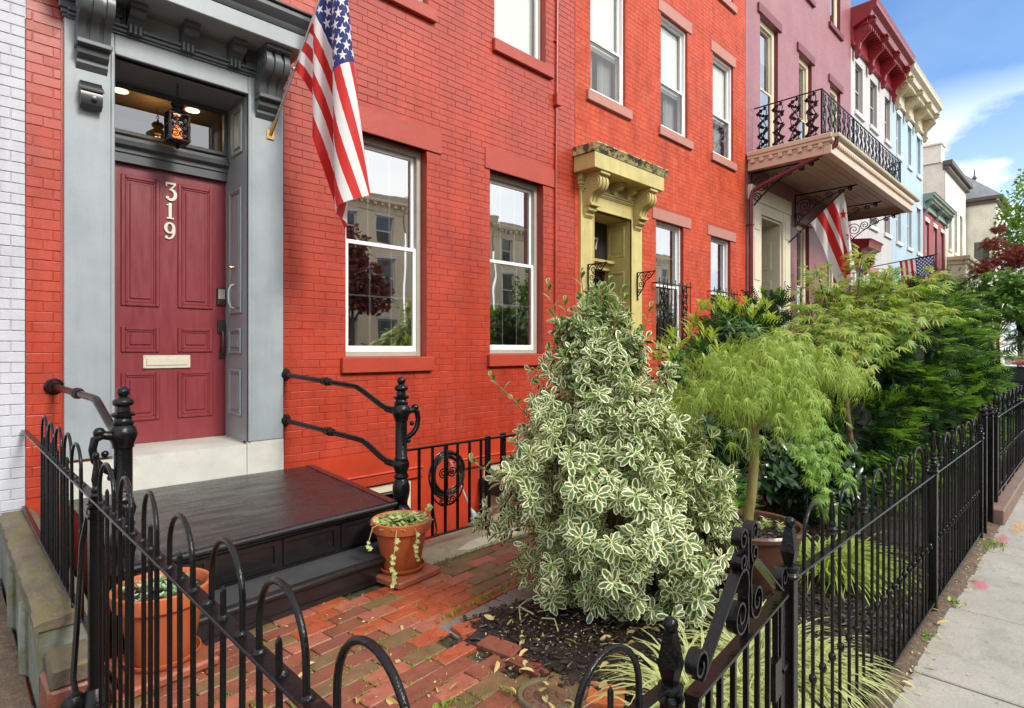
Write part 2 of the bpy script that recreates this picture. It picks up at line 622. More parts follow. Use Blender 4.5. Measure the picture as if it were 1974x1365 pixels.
M['yellow'] = mat('mustard_cream_paint', (.52, .43, .16), .42, .14, 2.2, streak=.2, col2=(.36, .29, .11), c2=(.6, .76), bump=.2, bs=30, bd=.004)
M['yellow_worn'] = mat('worn_mustard_paint', (.52, .44, .20), .6, .2, 6, col2=(.06, .055, .05), c2=(.47, .55), bump=.6, bs=30)
M['dark_paint'] = mat('near_black_paint', (.022, .02, .02), .35, .1, 5)
M['purple'] = brickmat('mauve_brick', (.32, .12, .13), (.295, .11, .12), (.24, .085, .10), rough=.42)
M['maroon'] = mat('maroon_paint', (.155, .018, .025), .4, .12, 4)
M['maroon_trim'] = mat('maroon_cornice_paint', (.26, .022, .030), .3, .15, 5)
M['cream'] = mat('cream_paint', (.66, .585, .43), .45, .06, 3, col2=(.50, .43, .30), c2=(.6, .78))
M['cream_dark'] = mat('aged_cream_paint', (.50, .42, .26), .5, .15, 4, col2=(.25, .22, .14), c2=(.55, .7))
M['plank'] = mat('painted_soffit_plank', (.50, .36, .25), .5, .1, 3)
M['balc_fascia'] = mat('peach_fascia', (.62, .47, .35), .45, .06, 3)
M['grey_house'] = mat('pale_grey_render', (.50, .48, .48), .6, .07, 1.2, streak=.22, bump=.2, bs=40)
M['mauve_house'] = mat('pale_mauve_render', (.44, .39, .41), .6, .06, 1.2)
M['blue_house'] = mat('pale_blue_render', (.38, .50, .58), .6, .06, 1.2, streak=.2, bump=.2, bs=40)
M['white_trim'] = mat('off_white_trim', (.70, .69, .65), .5, .05, 3)
M['far_red'] = mat('far_red_paint', (.33, .035, .035), .5, .1, 1.5)
M['far_green'] = mat('sage_green_cornice', (.22, .29, .25), .5, .12, 3)
M['far_cream'] = brickmat('cream_brick', (.84, .79, .68), (.80, .75, .65), (.70, .65, .55))
M['slate'] = mat('slate_grey_roof', (.20, .21, .23), .6, .15, 4)
M['dark_eave'] = mat('dark_brown_eave', (.09, .07, .065), .5, .1, 4)
M['far_glass'] = mat('far_window_glass', (.06, .065, .07), .06, .1, 3, spec=.9)
M['opp_cream'] = mat('ochre_cream_brick', (.78, .68, .48), .7, .1, 1, fine=.08, fs=14)
M['opp_grey'] = mat('opposite_grey_render', (.55, .52, .47), .7, .1, 1)
M['opp_red'] = mat('opposite_red_brick', (.28, .09, .07), .7, .1, 1)
M['terracotta'] = mat('terracotta', (.43, .105, .035), .42, .14, 5, col2=(.52, .22, .12), c2=(.60, .78), bump=.2, bs=60, rvar=.12, stretch=(1, 1, .35))
M['glazed'] = mat('brown_glazed_clay', (.095, .042, .026), .25, .25, 5, bump=.2, bs=40)
M['plinth'] = mat('wet_red_block', (.30, .085, .045), .4, .2, 6, col2=(.12, .11, .04), c2=(.55, .7), bump=.5, bs=50)
M['soil'] = mat('dark_soil', (.028, .018, .012), .8, .3, 12, bump=1, bs=60, bd=.02)
M['mulch'] = mat('black_wet_mulch', (.017, .012, .010), .5, .4, 20, col2=(.05, .028, .018), c2=(.5, .65), bump=.8, bs=90, bd=.01)
M['chip'] = mat('wet_bark_chip', (.022, .014, .011), .38, .5, 30, col2=(.075, .035, .022), c2=(.56, .66), bump=.6, bs=120, bd=.004)
M['deadleaf'] = leafmat('pale_dead_leaf', [(.50, .36, .13), (.62, .50, .22), (.55, .52, .30)], .25, .5)
M['brickA'] = mat('patio_brick_orange', (.36, .082, .036), .32, .2, 7, col2=(.27, .055, .028), c2=(.48, .65), bump=.6, bs=70, bd=.006, rvar=.16, fine=.15, fs=90)
M['brickB'] = mat('patio_brick_maroon', (.21, .066, .042), .34, .25, 7, col2=(.14, .075, .04), c2=(.5, .66), bump=.6, bs=70, bd=.006, rvar=.15, fine=.15, fs=90)
M['brickC'] = mat('patio_brick_pink', (.34, .115, .072), .38, .2, 7, col2=(.25, .075, .045), c2=(.5, .64), bump=.6, bs=70, bd=.006, rvar=.15, fine=.15, fs=90)
M['brickD'] = mat('patio_brick_mossy', (.17, .095, .046), .45, .3, 9, col2=(.12, .105, .04), c2=(.48, .66), bump=.7, bs=70, bd=.006, rvar=.12, fine=.15, fs=90)
M['paver'] = mat('grey_paver', (.20, .17, .145), .45, .15, 8, bump=.5, bs=90, rvar=.1, fine=.12)
M['bed'] = mat('mossy_joint_sand', (.05, .036, .02), .8, .3, 14, col2=(.07, .09, .018), c2=(.5, .64), bump=.8, bs=80)
M['moss'] = leafmat('bright_moss', [(.10, .20, .02), (.16, .30, .03), (.26, .38, .06)], .3, .7, .2)
M['concrete'] = mat('damp_concrete', (.34, .30, .21), .55, .14, 4, col2=(.24, .22, .12), c2=(.48, .68), bump=.4, bs=70, bd=.005, fine=.08)
M['patch'] = mat('pale_concrete_patch', (.55, .50, .38), .6, .1, 8, bump=.4, bs=70)
M['slab'] = mat('sidewalk_slab', (.355, .335, .295), .55, .14, 2.2, col2=(.23, .21, .175), c2=(.52, .72), bump=.5, bs=110, bd=.004, fine=.16, fs=70)
M['dirt'] = mat('verge_dirt', (.13, .09, .06), .8, .35, 14, col2=(.22, .15, .09), c2=(.52, .62), bump=.9, bs=90, bd=.02)
M['old_render'] = mat('mossy_grey_render', (.20, .215, .20), .7, .2, 3, col2=(.13, .13, .05), c2=(.45, .66), bump=.6, bs=30, streak=.35)
M['coping'] = mat('mossy_coping_stone', (.135, .105, .075), .6, .3, 5, col2=(.14, .125, .035), c2=(.45, .66), bump=.7, bs=45, bd=.012, fine=.12)
M['asphalt'] = mat('asphalt', (.05, .05, .05), .75, .15, 3, bump=.5, bs=120, fine=.2)
M['bark'] = mat('green_brown_bark', (.20, .17, .05), .6, .2, 12, col2=(.14, .10, .05), c2=(.5, .65), bump=.6, bs=60, bd=.006, stretch=(1, 1, .3))
M['twig'] = mat('brown_twig', (.12, .075, .04), .6, .2, 20)
M['hose'] = mat('black_hose', (.025, .025, .02), .3, .3, 9, spec=.5)
M['flagwhite'] = mat('white_nylon', (.78, .77, .75), .6, .03, 5)
M['paleblue'] = mat('pale_blue_plastic', (.42, .50, .58), .35, .1, 9)
M['wood'] = mat('pale_wood_handle', (.55, .48, .40), .5, .1, 20)
def chalkmat(name, col):
    m = mat(name, col, .9, .1, 20)
    nt = m.node_tree
    g = N(nt, 'ShaderNodeNewGeometry')
    nz = N(nt, 'ShaderNodeTexNoise', i_Scale=7.0, i_Detail=6.0, i_Roughness=.7)
    nt.links.new(g.outputs['Position'], nz.inputs['Vector'])
    uv = N(nt, 'ShaderNodeTexCoord')
    s = N(nt, 'ShaderNodeSeparateXYZ')
    nt.links.new(uv.outputs['Generated'], s.inputs[0])
    dx = mth(nt, 'SUBTRACT', s.outputs[0], .5)
    dy = mth(nt, 'SUBTRACT', s.outputs[1], .5)
    r = mth(nt, 'SQRT', mth(nt, 'ADD', mth(nt, 'MULTIPLY', dx, dx), mth(nt, 'MULTIPLY', dy, dy)))
    f = mth(nt, 'SUBTRACT', nz.outputs['Fac'], mth(nt, 'MULTIPLY', r, .75))
    f = ramp(nt, f, [(.10, (0, 0, 0)), (.55, (.5, .5, .5))])
    t = N(nt, 'ShaderNodeBsdfTransparent')
    mx = N(nt, 'ShaderNodeMixShader')
    nt.links.new(f, mx.inputs[0])
    nt.links.new(t.outputs[0], mx.inputs[1])
    nt.links.new(nt.nodes['Principled BSDF'].outputs[0], mx.inputs[2])
    nt.links.new(mx.outputs[0], nt.nodes['Material Output'].inputs[0])
    return m


M['car'] = mat('dark_blue_car_paint', (.02, .035, .09), .15, .1, 3, coat=.6)
M['tyre'] = mat('tyre_rubber', (.02, .02, .02), .7, .1, 9)
M['kerb'] = mat('brown_kerb_stone', (.20, .125, .095), .6, .2, 5, bump=.5, bs=40)
M['warm_light'] = emis('warm_downlight', (1.0, .80, .48), 4)
M['flame'] = emis('lantern_flame', (1.0, .26, .05), .8)


# ------------------------------------------------------------------ setting: ground sheets
def sheet(name, x0, x1, y0, y1, z, m, thick=.12, kind='structure'):
    mb = MB().box(x0, x1, y0, y1, z - thick, z)
    return tag(mb.build(name, m, smooth=False), kind=kind)


def slab_poly(name, poly, z, m, thick=.1, kind='structure'):
    mb = MB().prism(poly, 'z', z - thick, z)
    return tag(mb.build(name, m, smooth=False), kind=kind)


sheet('ground', -300, 400, -300, 300, -1.3, M['dirt'], .2)
sheet('road', -60, 120, -15.4, -8.6, -.13, M['asphalt'], .1)
sheet('road_kerb', -60, 120, -8.6, -8.42, .0, M['paver'], .3)
sheet('far_pavement', -60, 120, -19.5, -15.4, .0, M['slab'], .3)
sheet('side_street', 18.2, 34, -8.42, -2.6, -.22, M['asphalt'], .1)

# sidewalk: real slabs with open joints over a dirt bed
sw = tag(MB().box(-8, 18.2, -8.42, -4.80, -.20, -.035).build('sidewalk', M['dirt'], smooth=False), kind='structure')
xs = [-2.6, -1.35, -.1, 1.15, 2.35, 3.47, 4.50, 5.98, 7.25, 8.6, 10.0, 11.4, 12.8, 14.2, 15.6, 17.0, 18.2]
rows = [(-4.935, -6.25), (-6.27, -7.5)]
k = 0
for (ya, yb) in rows:
    for i in range(len(xs) - 1):
        j = .010
        mb = MB().box(xs[i] + j + R.uniform(-.004, .004), xs[i + 1] - j, yb + .004, ya - .002 + R.uniform(-.008, .008), -.09, -.002 + R.uniform(-.004, .004), .006)
        mb.build('slab', M['slab'], sw)
# dirt verge strip between fence and slabs
vb = MB()
nx = 150
for i in range(nx + 1):
    x = 1.6 + i * 5.3 / nx
    for jj, y in enumerate((-4.96, -4.925, -4.89, -4.86, -4.80)):
        h = (-.012, .004, .012, .016, .012)[jj]
        vb.v.append((x, y + R.uniform(-.008, .008) * (jj < 4), h + R.uniform(-.006, .008)))
for i in range(nx):
    for jj in range(4):
        a = i * 5 + jj
        vb.f.append((a, a + 5, a + 6, a + 1))
        vb.mi.append(0)
tag(vb.build('verge_dirt', M['dirt'], recalc=False), kind='structure')

# paved garden: bed sheet, bricks laid on a slightly skewed grid
RA = math.radians(5.5)
EX = Vector((math.cos(RA), math.sin(RA), 0))
EY = Vector((-math.sin(RA), math.cos(RA), 0))
patio = tag(MB().prism([(.55, -4.84), (2.12, -4.84), (2.12, -3.1), (4.9, -2.95), (4.9, -1.95), (.55, -1.95)], 'z', -.16, -.020).build('patio', M['bed'], smooth=False), kind='structure')


def mulch_zone(x, y):
    return x > 2.06 + .05 * math.sin(y * 9) and y < -3.07 + .04 * math.sin(x * 8)


def paver_mesh(name, w, d, h, mt, seed):
    r = random.Random(seed)
    mb = MB().box(-w / 2, w / 2, -d / 2, d / 2, -h, 0, .005)
    vs = []
    for (x, y, z) in mb.v:
        top = z > -h * .5
        vs.append((x + r.uniform(-.004, .004), y + r.uniform(-.004, .004), z + (r.uniform(-.002, .0015) if top else 0)))
    mb.v = vs
    return mb.mesh(name, mt, ang=25)


PW, PD, PH = .236, .115, .05
pav = {}
for q in 'ABCD':
    pav[q] = [paver_mesh('patio_brick_' + q, PW, PD, PH, M['brick' + q], 10 + s) for s in range(4)]
pavg = [paver_mesh('grey_paver_unit', .098, .20, PH, M['paver'], 50 + s) for s in range(4)]
O0 = Vector((2.04, -2.83, 0))
PATIO_CELLS = []
for jr in range(-24, 10):
    off = (jr % 2) * .5 * PW + R.uniform(-.02, .02)
    for ir in range(-9, 14):
        p = O0 + EX * (ir * PW + off) + EY * (jr * PD)
        if not (.58 < p.x < 4.9 and -4.74 < p.y < -2.02):
            continue
        if p.y > -2.16 and p.x < 2.40:
            continue
        lx = ir * PW + off
        if jr in (-1, -2) and lx > -.10:
            continue
        if p.x > 2.07 and jr < -2:
            continue
        if p.x > 3.1 and p.y < -2.78:
            continue
        if p.y > -2.10 - .02 and p.x > 2.4:
            continue
        n = math.sin(p.x * 2.1 + p.y * 1.3) + R.uniform(-1.1, 1.1)
        edge = p.x > 2.35 and p.y > -2.55
        t = 'D' if (edge and R.random() < .45) or R.random() < .16 else ('A' if n > .42 else ('C' if n > -.30 else 'B'))
        o = link('brick', R.choice(pav[t]), patio, (p.x, p.y, R.uniform(-.002, .002)))
        o.rotation_euler = (R.uniform(-.012, .012), R.uniform(-.01, .01), RA + R.uniform(-.012, .012) + (PI if R.random() < .5 else 0))
        o.scale = (R.uniform(.955, .985), R.uniform(.95, .985), 1)
        PATIO_CELLS.append((p.x, p.y))
# grey soldier course along the mulch
for i in range(11):
    p = O0 + EX * (.05 + i * .103) + EY * (-.165)
    o = link('paver', R.choice(pavg), patio, (p.x, p.y, R.uniform(-.004, .004)))
    o.rotation_euler = (R.uniform(-.02, .02), 0, RA + R.uniform(-.03, .03))
# a loose brick course at the mulch edge
for (x, y, rz, t) in ((2.14, -3.33, -1.42, 'B'), (2.13, -3.58, -1.5, 'B'), (2.10, -3.83, -1.45, 'D'), (2.09, -4.08, -1.5, 'B'), (2.10, -4.34, -1.62, 'C'), (2.19, -3.06, -.1, 'A')):
    o = link('brick', R.choice(pav[t]), patio, (x, y, .022))
    o.rotation_euler = (R.uniform(-.08, .08), R.uniform(-.04, .04), rz)

# concrete landing by the basement railing, with a paler mended patch
con = tag(MB().prism([(2.42, -2.095), (4.95, -2.04), (4.95, -1.22), (2.42, -1.73)], 'z', -.15, .004).build('concrete_landing', M['concrete'], smooth=False), kind='structure')
pp = []
for i in range(18):
    a = 2 * PI * i / 18
    pp.append((3.35 + .42 * math.cos(a) * (1 + R.uniform(-.12, .1)), -1.96 + .075 * math.sin(a) * (1 + R.uniform(-.2, .2)) + .03 * math.cos(a)))
MB().prism(pp, 'z', .0045, .0085).build('mended_patch', M['patch'], con, smooth=False)

# sunken basement area between railing and wall
ar = MB()
ar.box(2.42, 4.95, -1.6, .05, -1.05, -.95)
ar.box(4.95, 5.05, -1.6, .05, -1.05, -.02)
tag(ar.build('basement_well_floor', M['concrete'], smooth=False), kind='structure')

# mulch bed
mg = MB()
nxm, nym = 110, 50
mx0, mx1, my0, my1 = 1.98, 6.3, -4.83, -2.7
def mulch_h(x, y):
    e = min(max((x - 2.02 - .05 * math.sin(y * 7)) / .22, 0), 1) * min(max((-2.95 + .05 * math.sin(x * 6) - y) / .2, 0), 1)
    return -.03 + .075 * e + .02 * e * math.sin(x * 5 + y * 3) * math.sin(y * 6)
for i in range(nxm + 1):
    for j in range(nym + 1):
        x = mx0 + (mx1 - mx0) * i / nxm
        y = my0 + (my1 - my0) * j / nym
        mg.v.append((x, y, mulch_h(x, y) + R.uniform(-.008, .008)))
for i in range(nxm):
    for j in range(nym):
        a = i * (nym + 1) + j
        mg.f.append((a, a + nym + 1, a + nym + 2, a + 1))
        mg.mi.append(0)
tag(mg.build('mulch_bed', M['mulch'], recalc=False), kind='structure')
# neighbour's garden: pale pinkish paving behind the shrubs
npav = tag(MB().box(4.9, 18.2, -4.84, -.02, -.2, -.032).build('neighbour_garden', M['soil'], smooth=False), kind='structure')
npath = tag(MB().prism([(5.4, -3.3), (12.8, -3.3), (12.8, -1.6), (4.95, -1.6)], 'z', -.1, .0).build('neighbour_path', mat('pink_pale_paving', (.48, .33, .27), .5, .12, 4, bump=.3, bs=60), smooth=False), kind='structure')
tag(MB().box(-8, .30, -4.86, -.02, -.30, -.035).build('left_garden_soil', M['dirt'], smooth=False), kind='structure')


# ------------------------------------------------------------------ brickwork
def brick_cells(x0, x1, z0, z1, L, H, openings, seed=0, joint=.0052):
    r = random.Random(seed)
    out = []
    nrow = int((z1 - z0) / H)
    for k in range(nrow):
        za = z0 + k * H
        zb = za + H - joint
        cuts = [(x0, x1)]
        for (a, b, c, d) in openings:
            if zb > c + .004 and za < d - .004:
                nc = []
                for (p, q) in cuts:
                    if b <= p or a >= q:
                        nc.append((p, q))
                    else:
                        if a > p: nc.append((p, a))
                        if b < q: nc.append((b, q))
                cuts = nc
        off = (k % 2) * L / 2 + (L / 4 if k % 6 == 0 else 0)
        for (p, q) in cuts:
            n0 = math.floor((p - off) / L)
            x = n0 * L + off
            while x < q:
                a = max(x, p)
                b = min(x + L, q)
                if b - a > .03:
                    out.append((a + (joint / 2 if a > p + 1e-6 else 0), b - (joint / 2 if b < q - 1e-6 else 0), za, zb))
                x += L
    return out


def brick_arrays(r, w, h, depth=.03, ch=.0032, jit=.0018):
    hw, hh = w / 2, h / 2
    cs = ((-1, -1), (1, -1), (1, 1), (-1, 1))
    v = [(c[0] * hw, depth, c[1] * hh) for c in cs]
    tl = r.uniform(-.0012, .0012)
    v += [(c[0] * hw + r.uniform(-jit, jit) * .5, ch + r.uniform(-.0006, .0006), c[1] * hh + r.uniform(-jit, jit) * .8) for c in cs]
    v += [(c[0] * (hw - ch) + r.uniform(-jit, jit), tl * c[0] * .6 + r.uniform(-.0007, .0007), c[1] * (hh - ch) + r.uniform(-jit, jit)) for c in cs]
    f = []
    for i in range(4):
        j = (i + 1) % 4
        f += [(i, j, 4 + j, 4 + i), (4 + i, 4 + j, 8 + j, 8 + i)]
    f.append((8, 9, 10, 11))
    return v, f


def brickwork(wall, cells, Y, mt, L, H, joint=.0052, seed=1, parts=300, name='brick', stuff='brickwork', bx=(0, 1974, 0, 1365)):
    r = random.Random(seed)
    W0, H0 = L - joint, H - joint
    var = []
    for s in range(6):
        v, f = brick_arrays(random.Random(seed * 31 + s), W0, H0)
        me = D.meshes.new(mt.name + '_brick')
        me.from_pydata(v, [], f)
        me.materials.append(mt)
        me.polygons.foreach_set('use_smooth', [True] * len(me.polygons))
        me.set_sharp_from_angle(angle=math.radians(18))
        var.append(me)
    C = np.array([((a + b) / 2, Y, (c + d) / 2) for (a, b, c, d) in cells])
    A = np.array([(b - a) for (a, b, c, d) in cells])
    px, py, dd = view_xy(C)
    inside = (px > -20) & (px < 1990) & (py > -20) & (py < 1380)
    score = np.where(inside, A / dd ** 3, 0)
    top = set(np.argsort(-score)[:parts].tolist())
    V, F = [], []
    for i, (a, b, c, d) in enumerate(cells):
        dy = r.uniform(-.0009, .0009)
        if i in top and score[i] > 0:
            o = link(name, var[r.randrange(6)], wall, ((a + b) / 2, Y + dy, (c + d) / 2))
            o.scale = ((b - a) / W0, 1, (d - c) / H0)
        else:
            v, f = brick_arrays(r, b - a, d - c)
            n = len(V)
            V += [(x + (a + b) / 2, y + Y + dy, z + (c + d) / 2) for (x, y, z) in v]
            F += [tuple(q + n for q in ff) for ff in f]
    if V:
        o = link(stuff, np_mesh(stuff, V, F, mt, off=base_of(wall)), wall)
        tag(o, kind='stuff')


def holed_wall(mb, x0, x1, z0, z1, holes, Y, depth):
    X = sorted({x0, x1} | {q for h in holes for q in h[:2] if x0 < q < x1})
    Z = sorted({z0, z1} | {q for h in holes for q in h[2:4] if z0 < q < z1})
    for i in range(len(X) - 1):
        for j in range(len(Z) - 1):
            cx, cz = (X[i] + X[i + 1]) / 2, (Z[j] + Z[j + 1]) / 2
            if any(h[0] < cx < h[1] and h[2] < cz < h[3] for h in holes):
                continue
            mb.add([(X[i], Y, Z[j]), (X[i + 1], Y, Z[j]), (X[i + 1], Y, Z[j + 1]), (X[i], Y, Z[j + 1])], [(0, 1, 2, 3)])
    for (a, b, c, d) in [h[:4] for h in holes]:
        mb.add([(a, Y, c), (a, Y, d), (a, Y + depth, d), (a, Y + depth, c)], [(0, 1, 2, 3)])
        mb.add([(b, Y, c), (b, Y + depth, c), (b, Y + depth, d), (b, Y, d)], [(0, 1, 2, 3)])
        mb.add([(a, Y, d), (b, Y, d), (b, Y + depth, d), (a, Y + depth, d)], [(0, 1, 2, 3)])
        mb.add([(a, Y, c), (a, Y + depth, c), (b, Y + depth, c), (b, Y, c)], [(0, 1, 2, 3)])
    return mb


def frame_mb(x0, x1, z0, z1, y0, y1, w, b=.004, wb=None):
    wb = w if wb is None else wb
    mb = MB()
    mb.box(x0, x0 + w, y0, y1, z0, z1, b)
    mb.box(x1 - w, x1, y0, y1, z0, z1, b)
    mb.box(x0 + w, x1 - w, y0 + .001, y1, z1 - w, z1 - .0005, b)
    mb.box(x0 + w, x1 - w, y0 + .001, y1, z0 + .0005, z0 + wb, b)
    return mb


def window(house, h, Y=.12, casing=.055, cm='casing', sm='win_white', sash=.045, grid=(3, 2), split=.5, shade=0, curtain=True, glass='glass', bottom=.075, gy=None):
    """a double hung window: casing (the window part) with sashes, panes, grilles and blinds as its pieces"""
    x0, x1, z0, z1 = h
    w = frame_mb(x0 + .001, x1 - .001, z0 + .001, z1 - .001, Y - .03, Y + .12, casing, .005).build('window', M[cm], house)
    a, b, c, d = x0 + casing, x1 - casing, z0 + casing * .8, z1 - casing
    zm = c + (d - c) * split
    up = frame_mb(a, b, zm - .02, d, Y + .03, Y + .07, sash, .004).build('sash', M[sm], w)
    lo = frame_mb(a, b, c, zm + .025, Y - .015, Y + .028, sash, .004, bottom).build('sash', M[sm], w)
    for (za, zb, yy, par) in ((zm + .02, d - sash, Y + .05, up), (c + bottom, zm - .015, Y + .006, lo)):
        mb = MB().box(a + sash, b - sash, yy - .003, yy + .003, za, zb)
        mb.build('pane', M[glass], w, smooth=False)
        if grid:
            g = MB()
            for i in range(1, grid[0]):
                xx = a + sash + (b - a - 2 * sash) * i / grid[0]
                g.box(xx - .008, xx + .008, yy + .008, yy + .014, za, zb)
            for i in range(1, grid[1]):
                zz = za + (zb - za) * i / grid[1]
                g.box(a + sash, b - sash, yy + .0075, yy + .0145, zz - .008, zz + .008)
            g.build('muntin', M['muntin'], w, smooth=False)
    if shade:
        zs = d - (d - c) * shade
        MB().box(a + .01, b - .01, Y + .10, Y + .104, zs, d).build('roller_shade', M['shade'], w, smooth=False)
    if curtain:
        mb = MB()
        n = 40
        for s in (0, 1):
            pts = []
            for i in range(n + 1):
                t = i / n
                xx = (a + t * (b - a) * .40) if s == 0 else (b - t * (b - a) * .40)
                pts.append((xx, Y + .20 + .022 * math.sin(t * 38 + s)))
            for i in range(n):
                (xa, ya), (xb, yb) = pts[i], pts[i + 1]
                mb.add([(xa, ya, c), (xb, yb, c), (xb, yb, d), (xa, ya, d)], [(0, 1, 2, 3)])
        mb.build('curtain', M['curtain'], w, recalc=False)
    return w


def sill(house, x0, x1, z0, z1, m, out=.05, name='sill'):
    return MB().box(x0, x1, -out, .10, z0, z1, .008).build(name, m, house)


def room(house, x0, x1, z0, z1, Y0=.40, Y1=2.2, m='room'):
    mb = MB()
    mb.box(x0, x1, Y1, Y1 + .1, z0, z1)
    mb.box(x0, x1, Y0, Y1, z0 - .1, z0)
    mb.box(x0, x1, Y0, Y1, z1, z1 + .1)
    mb.box(x0 - .1, x0, Y0, Y1, z0, z1)
    mb.box(x1, x1 + .1, Y0, Y1, z0, z1)
    return mb.build('room', M[m], house, smooth=False)


def spiral(c, r0, r1, a0, a1, n=22):
    out = []
    for i in range(n + 1):
        t = i / n
        a = a0 + (a1 - a0) * t
        r = r0 + (r1 - r0) * t
        out.append((c[0] + r * math.cos(a), c[1] + r * math.sin(a)))
    return out


def console(par, xc, w, zt, m, s=1.0, name='console_bracket', Y=-.032):
    pr = [(0, 0), (.31, 0), (.31, -.045), (.275, -.055), (.30, -.10), (.305, -.16), (.285, -.215), (.24, -.255), (.185, -.275), (.15, -.31), (.125, -.36), (.115, -.405), (.145, -.42), (.145, -.455), (.10, -.465), (.112, -.485), (.105, -.515), (.075, -.535), (.045, -.545), (.045, -.575), (.02, -.60), (0, -.62)]
    mb = MB()
    def prof(f, f2):
        return [(Y - o * f * s, zt + z * s) for (o, z) in pr]
    mb.prism(prof(.90, 1), 'x', xc - w * .47, xc + w * .47)
    for (a, b) in ((-.5, -.27), (-.13, .13), (.27, .5)):
        mb.prism(prof(1.0, 1)[:12] + [(Y, zt - .405 * s)], 'x', xc + a * w, xc + b * w)
    mb.box(xc - w * .53, xc + w * .53, Y - .152 * s, Y, zt - .458 * s, zt - .418 * s, .006)
    mb.box(xc - w * .55, xc + w * .55, Y - .325 * s, Y, zt - .042 * s, zt - .001, .006)
    for sg in (-1, 1):
        pts = spiral((Y - .20 * s, zt - .155 * s), .095 * s, .012 * s, 0, 3.6 * PI, 40)
        mb.tube([(xc + sg * w * .485, p[0], p[1]) for p in pts], .011 * s, 6)
    return mb.build(name, m, par, ang=30)


def modillion(par, xc, w, zt, m, Y0, s=1.0):
    pr = [(0, 0), (.20, 0), (.20, -.03), (.17, -.045), (.18, -.075), (.15, -.10), (.10, -.105), (.06, -.14), (.05, -.17), (0, -.18)]
    mb = MB()
    mb.prism([(Y0 - o * s, zt + z * s) for (o, z) in pr], 'x', xc - w / 2, xc + w / 2)
    for k in (-1, 0, 1):
        mb.tube([(xc + k * w * .3, Y0 - .055 * s, zt - .10 * s), (xc + k * w * .3, Y0 - .05 * s, zt - .20 * s)], .017 * s, 6)
    return mb.build('modillion', m, par, ang=30)


def raised_panel(x0, x1, z0, z1, Y, m, par, name='panel', ax='y', w=.035, sgn=1):
    """a framed moulding with a raised field; ax 'y' lies in a wall facing -Y, ax 'x' in a reveal facing -X"""
    mb = MB()
    def bx(a, b, c, d, o0, o1, bev):
        if ax == 'y':
            mb.box(a, b, Y - o1, Y - o0, c, d, bev)
        else:
            mb.box(Y - o1, Y - o0, a, b, c, d, bev)
    t = .016
    for (a, b, c, d) in ((x0, x0 + w, z0, z1), (x1 - w, x1, z0, z1), (x0 + w * .98, x1 - w * .98, z1 - w, z1), (x0 + w * .98, x1 - w * .98, z0, z0 + w)):
        bx(a, b, c, d, -.002, t, .007)
    q = w * .45
    for (a, b, c, d) in ((x0 + w, x0 + w + q, z0 + w, z1 - w), (x1 - w - q, x1 - w, z0 + w, z1 - w), (x0 + w + q, x1 - w - q, z1 - w - q, z1 - w), (x0 + w + q, x1 - w - q, z0 + w, z0 + w + q)):
        bx(a, b, c, d, -.002, t * .55, .004)
    g = w * 2.0
    if x1 - x0 > 2 * g + .03 and z1 - z0 > 2 * g + .03:
        bx(x0 + g, x1 - g, z0 + g, z1 - g, -.002, .011, .008)
    return mb.build(name, m, par, ang=25)


def portico(house, P, m, md):
    """door surround with pilasters, frieze, consoles and hood"""
    xl0, xl1, xr0, xr1 = P['x']
    zt, zb = P['top'], P['bot']
    s = thing('door_surround', None, None)
    s.parent = house
    s.location = Vector(((xl0 + xr1) / 2, 0, zb)) - base_of(house)
    for (a, b) in ((xl0, xl1), (xr0, xr1)):
        mb = MB().box(a, b, -.032, .02, zb, P['hood'] - .16, .006)
        mb.build('pilaster', m, s)
        cap = MB()
        zc = P['hood'] - .16
        for (g, z0, z1) in ((.012, zc - .06, zc - .035), (.022, zc - .035, zc), (.035, zc, zc + .06), (.05, zc + .06, zc + .16)):
            cap.box(a - g, b + g, -.032 - g, .02, z0, z1, .006)
        cap.build('pilaster_capital', md, s)
    MB().box(xl1 + .001, xr0 - .001, -.028, .05, zt, P['hood'], .003).build('frieze', m, s)
    arch = MB()
    za = zt + (P['hood'] - zt) * .56
    for (g, z0, z1) in ((.015, za - .05, za - .03), (.03, za - .03, za), (.05, za, za + .025)):
        arch.box(xl0 + .02, xr1 - .02, -.03 - g, 0, z0, z1, .005)
    arch.build('architrave_moulding', md, s)
    # bead round the opening
    bead = MB()
    for (a, b, c, d) in ((xl1 - .028, xl1, zb, zt + .028), (xr0, xr0 + .028, zb, zt + .028), (xl1, xr0, zt, zt + .028)):
        bead.box(a, b, -.045, .0, c, d, .007)
    bead.build('opening_bead', m, s)
    # deep reveal
    rv = MB()
    rd = P['recess']
    rv.box(xl1 - .05, xl1 + .0, .02, rd, zb, zt)
    rv.box(xr0 - .0, xr0 + .05, .02, rd, zb, zt)
    rv.box(xl1, xr0, .0, rd, zt, zt + .05)
    rv.build('reveal', P['mrev'], s, smooth=False)
    ho = P['hood']
    out = P['out']
    hx0, hx1 = P['hx']
    cw = xl1 - xl0
    console(s, (xl0 + xl1) / 2 + P.get('cs', 0), cw * .66, ho, md, P.get('csz', 1))
    console(s, (xr0 + xr1) / 2 + P.get('cs2', 0), cw * .66, ho, md, P.get('csz', 1))
    nmod = 3
    for i in range(nmod):
        modillion(s, xl1 + (xr0 - xl1) * (i + .5 + (i - 1) * .12) / nmod, .115, ho - .001, md, -.028, 1.0)
    hd = MB()
    hd.box(hx0, hx1, -out, .0, ho, ho + P['fh'], .006)
    hd.build('hood_fascia', m, s)
    return s


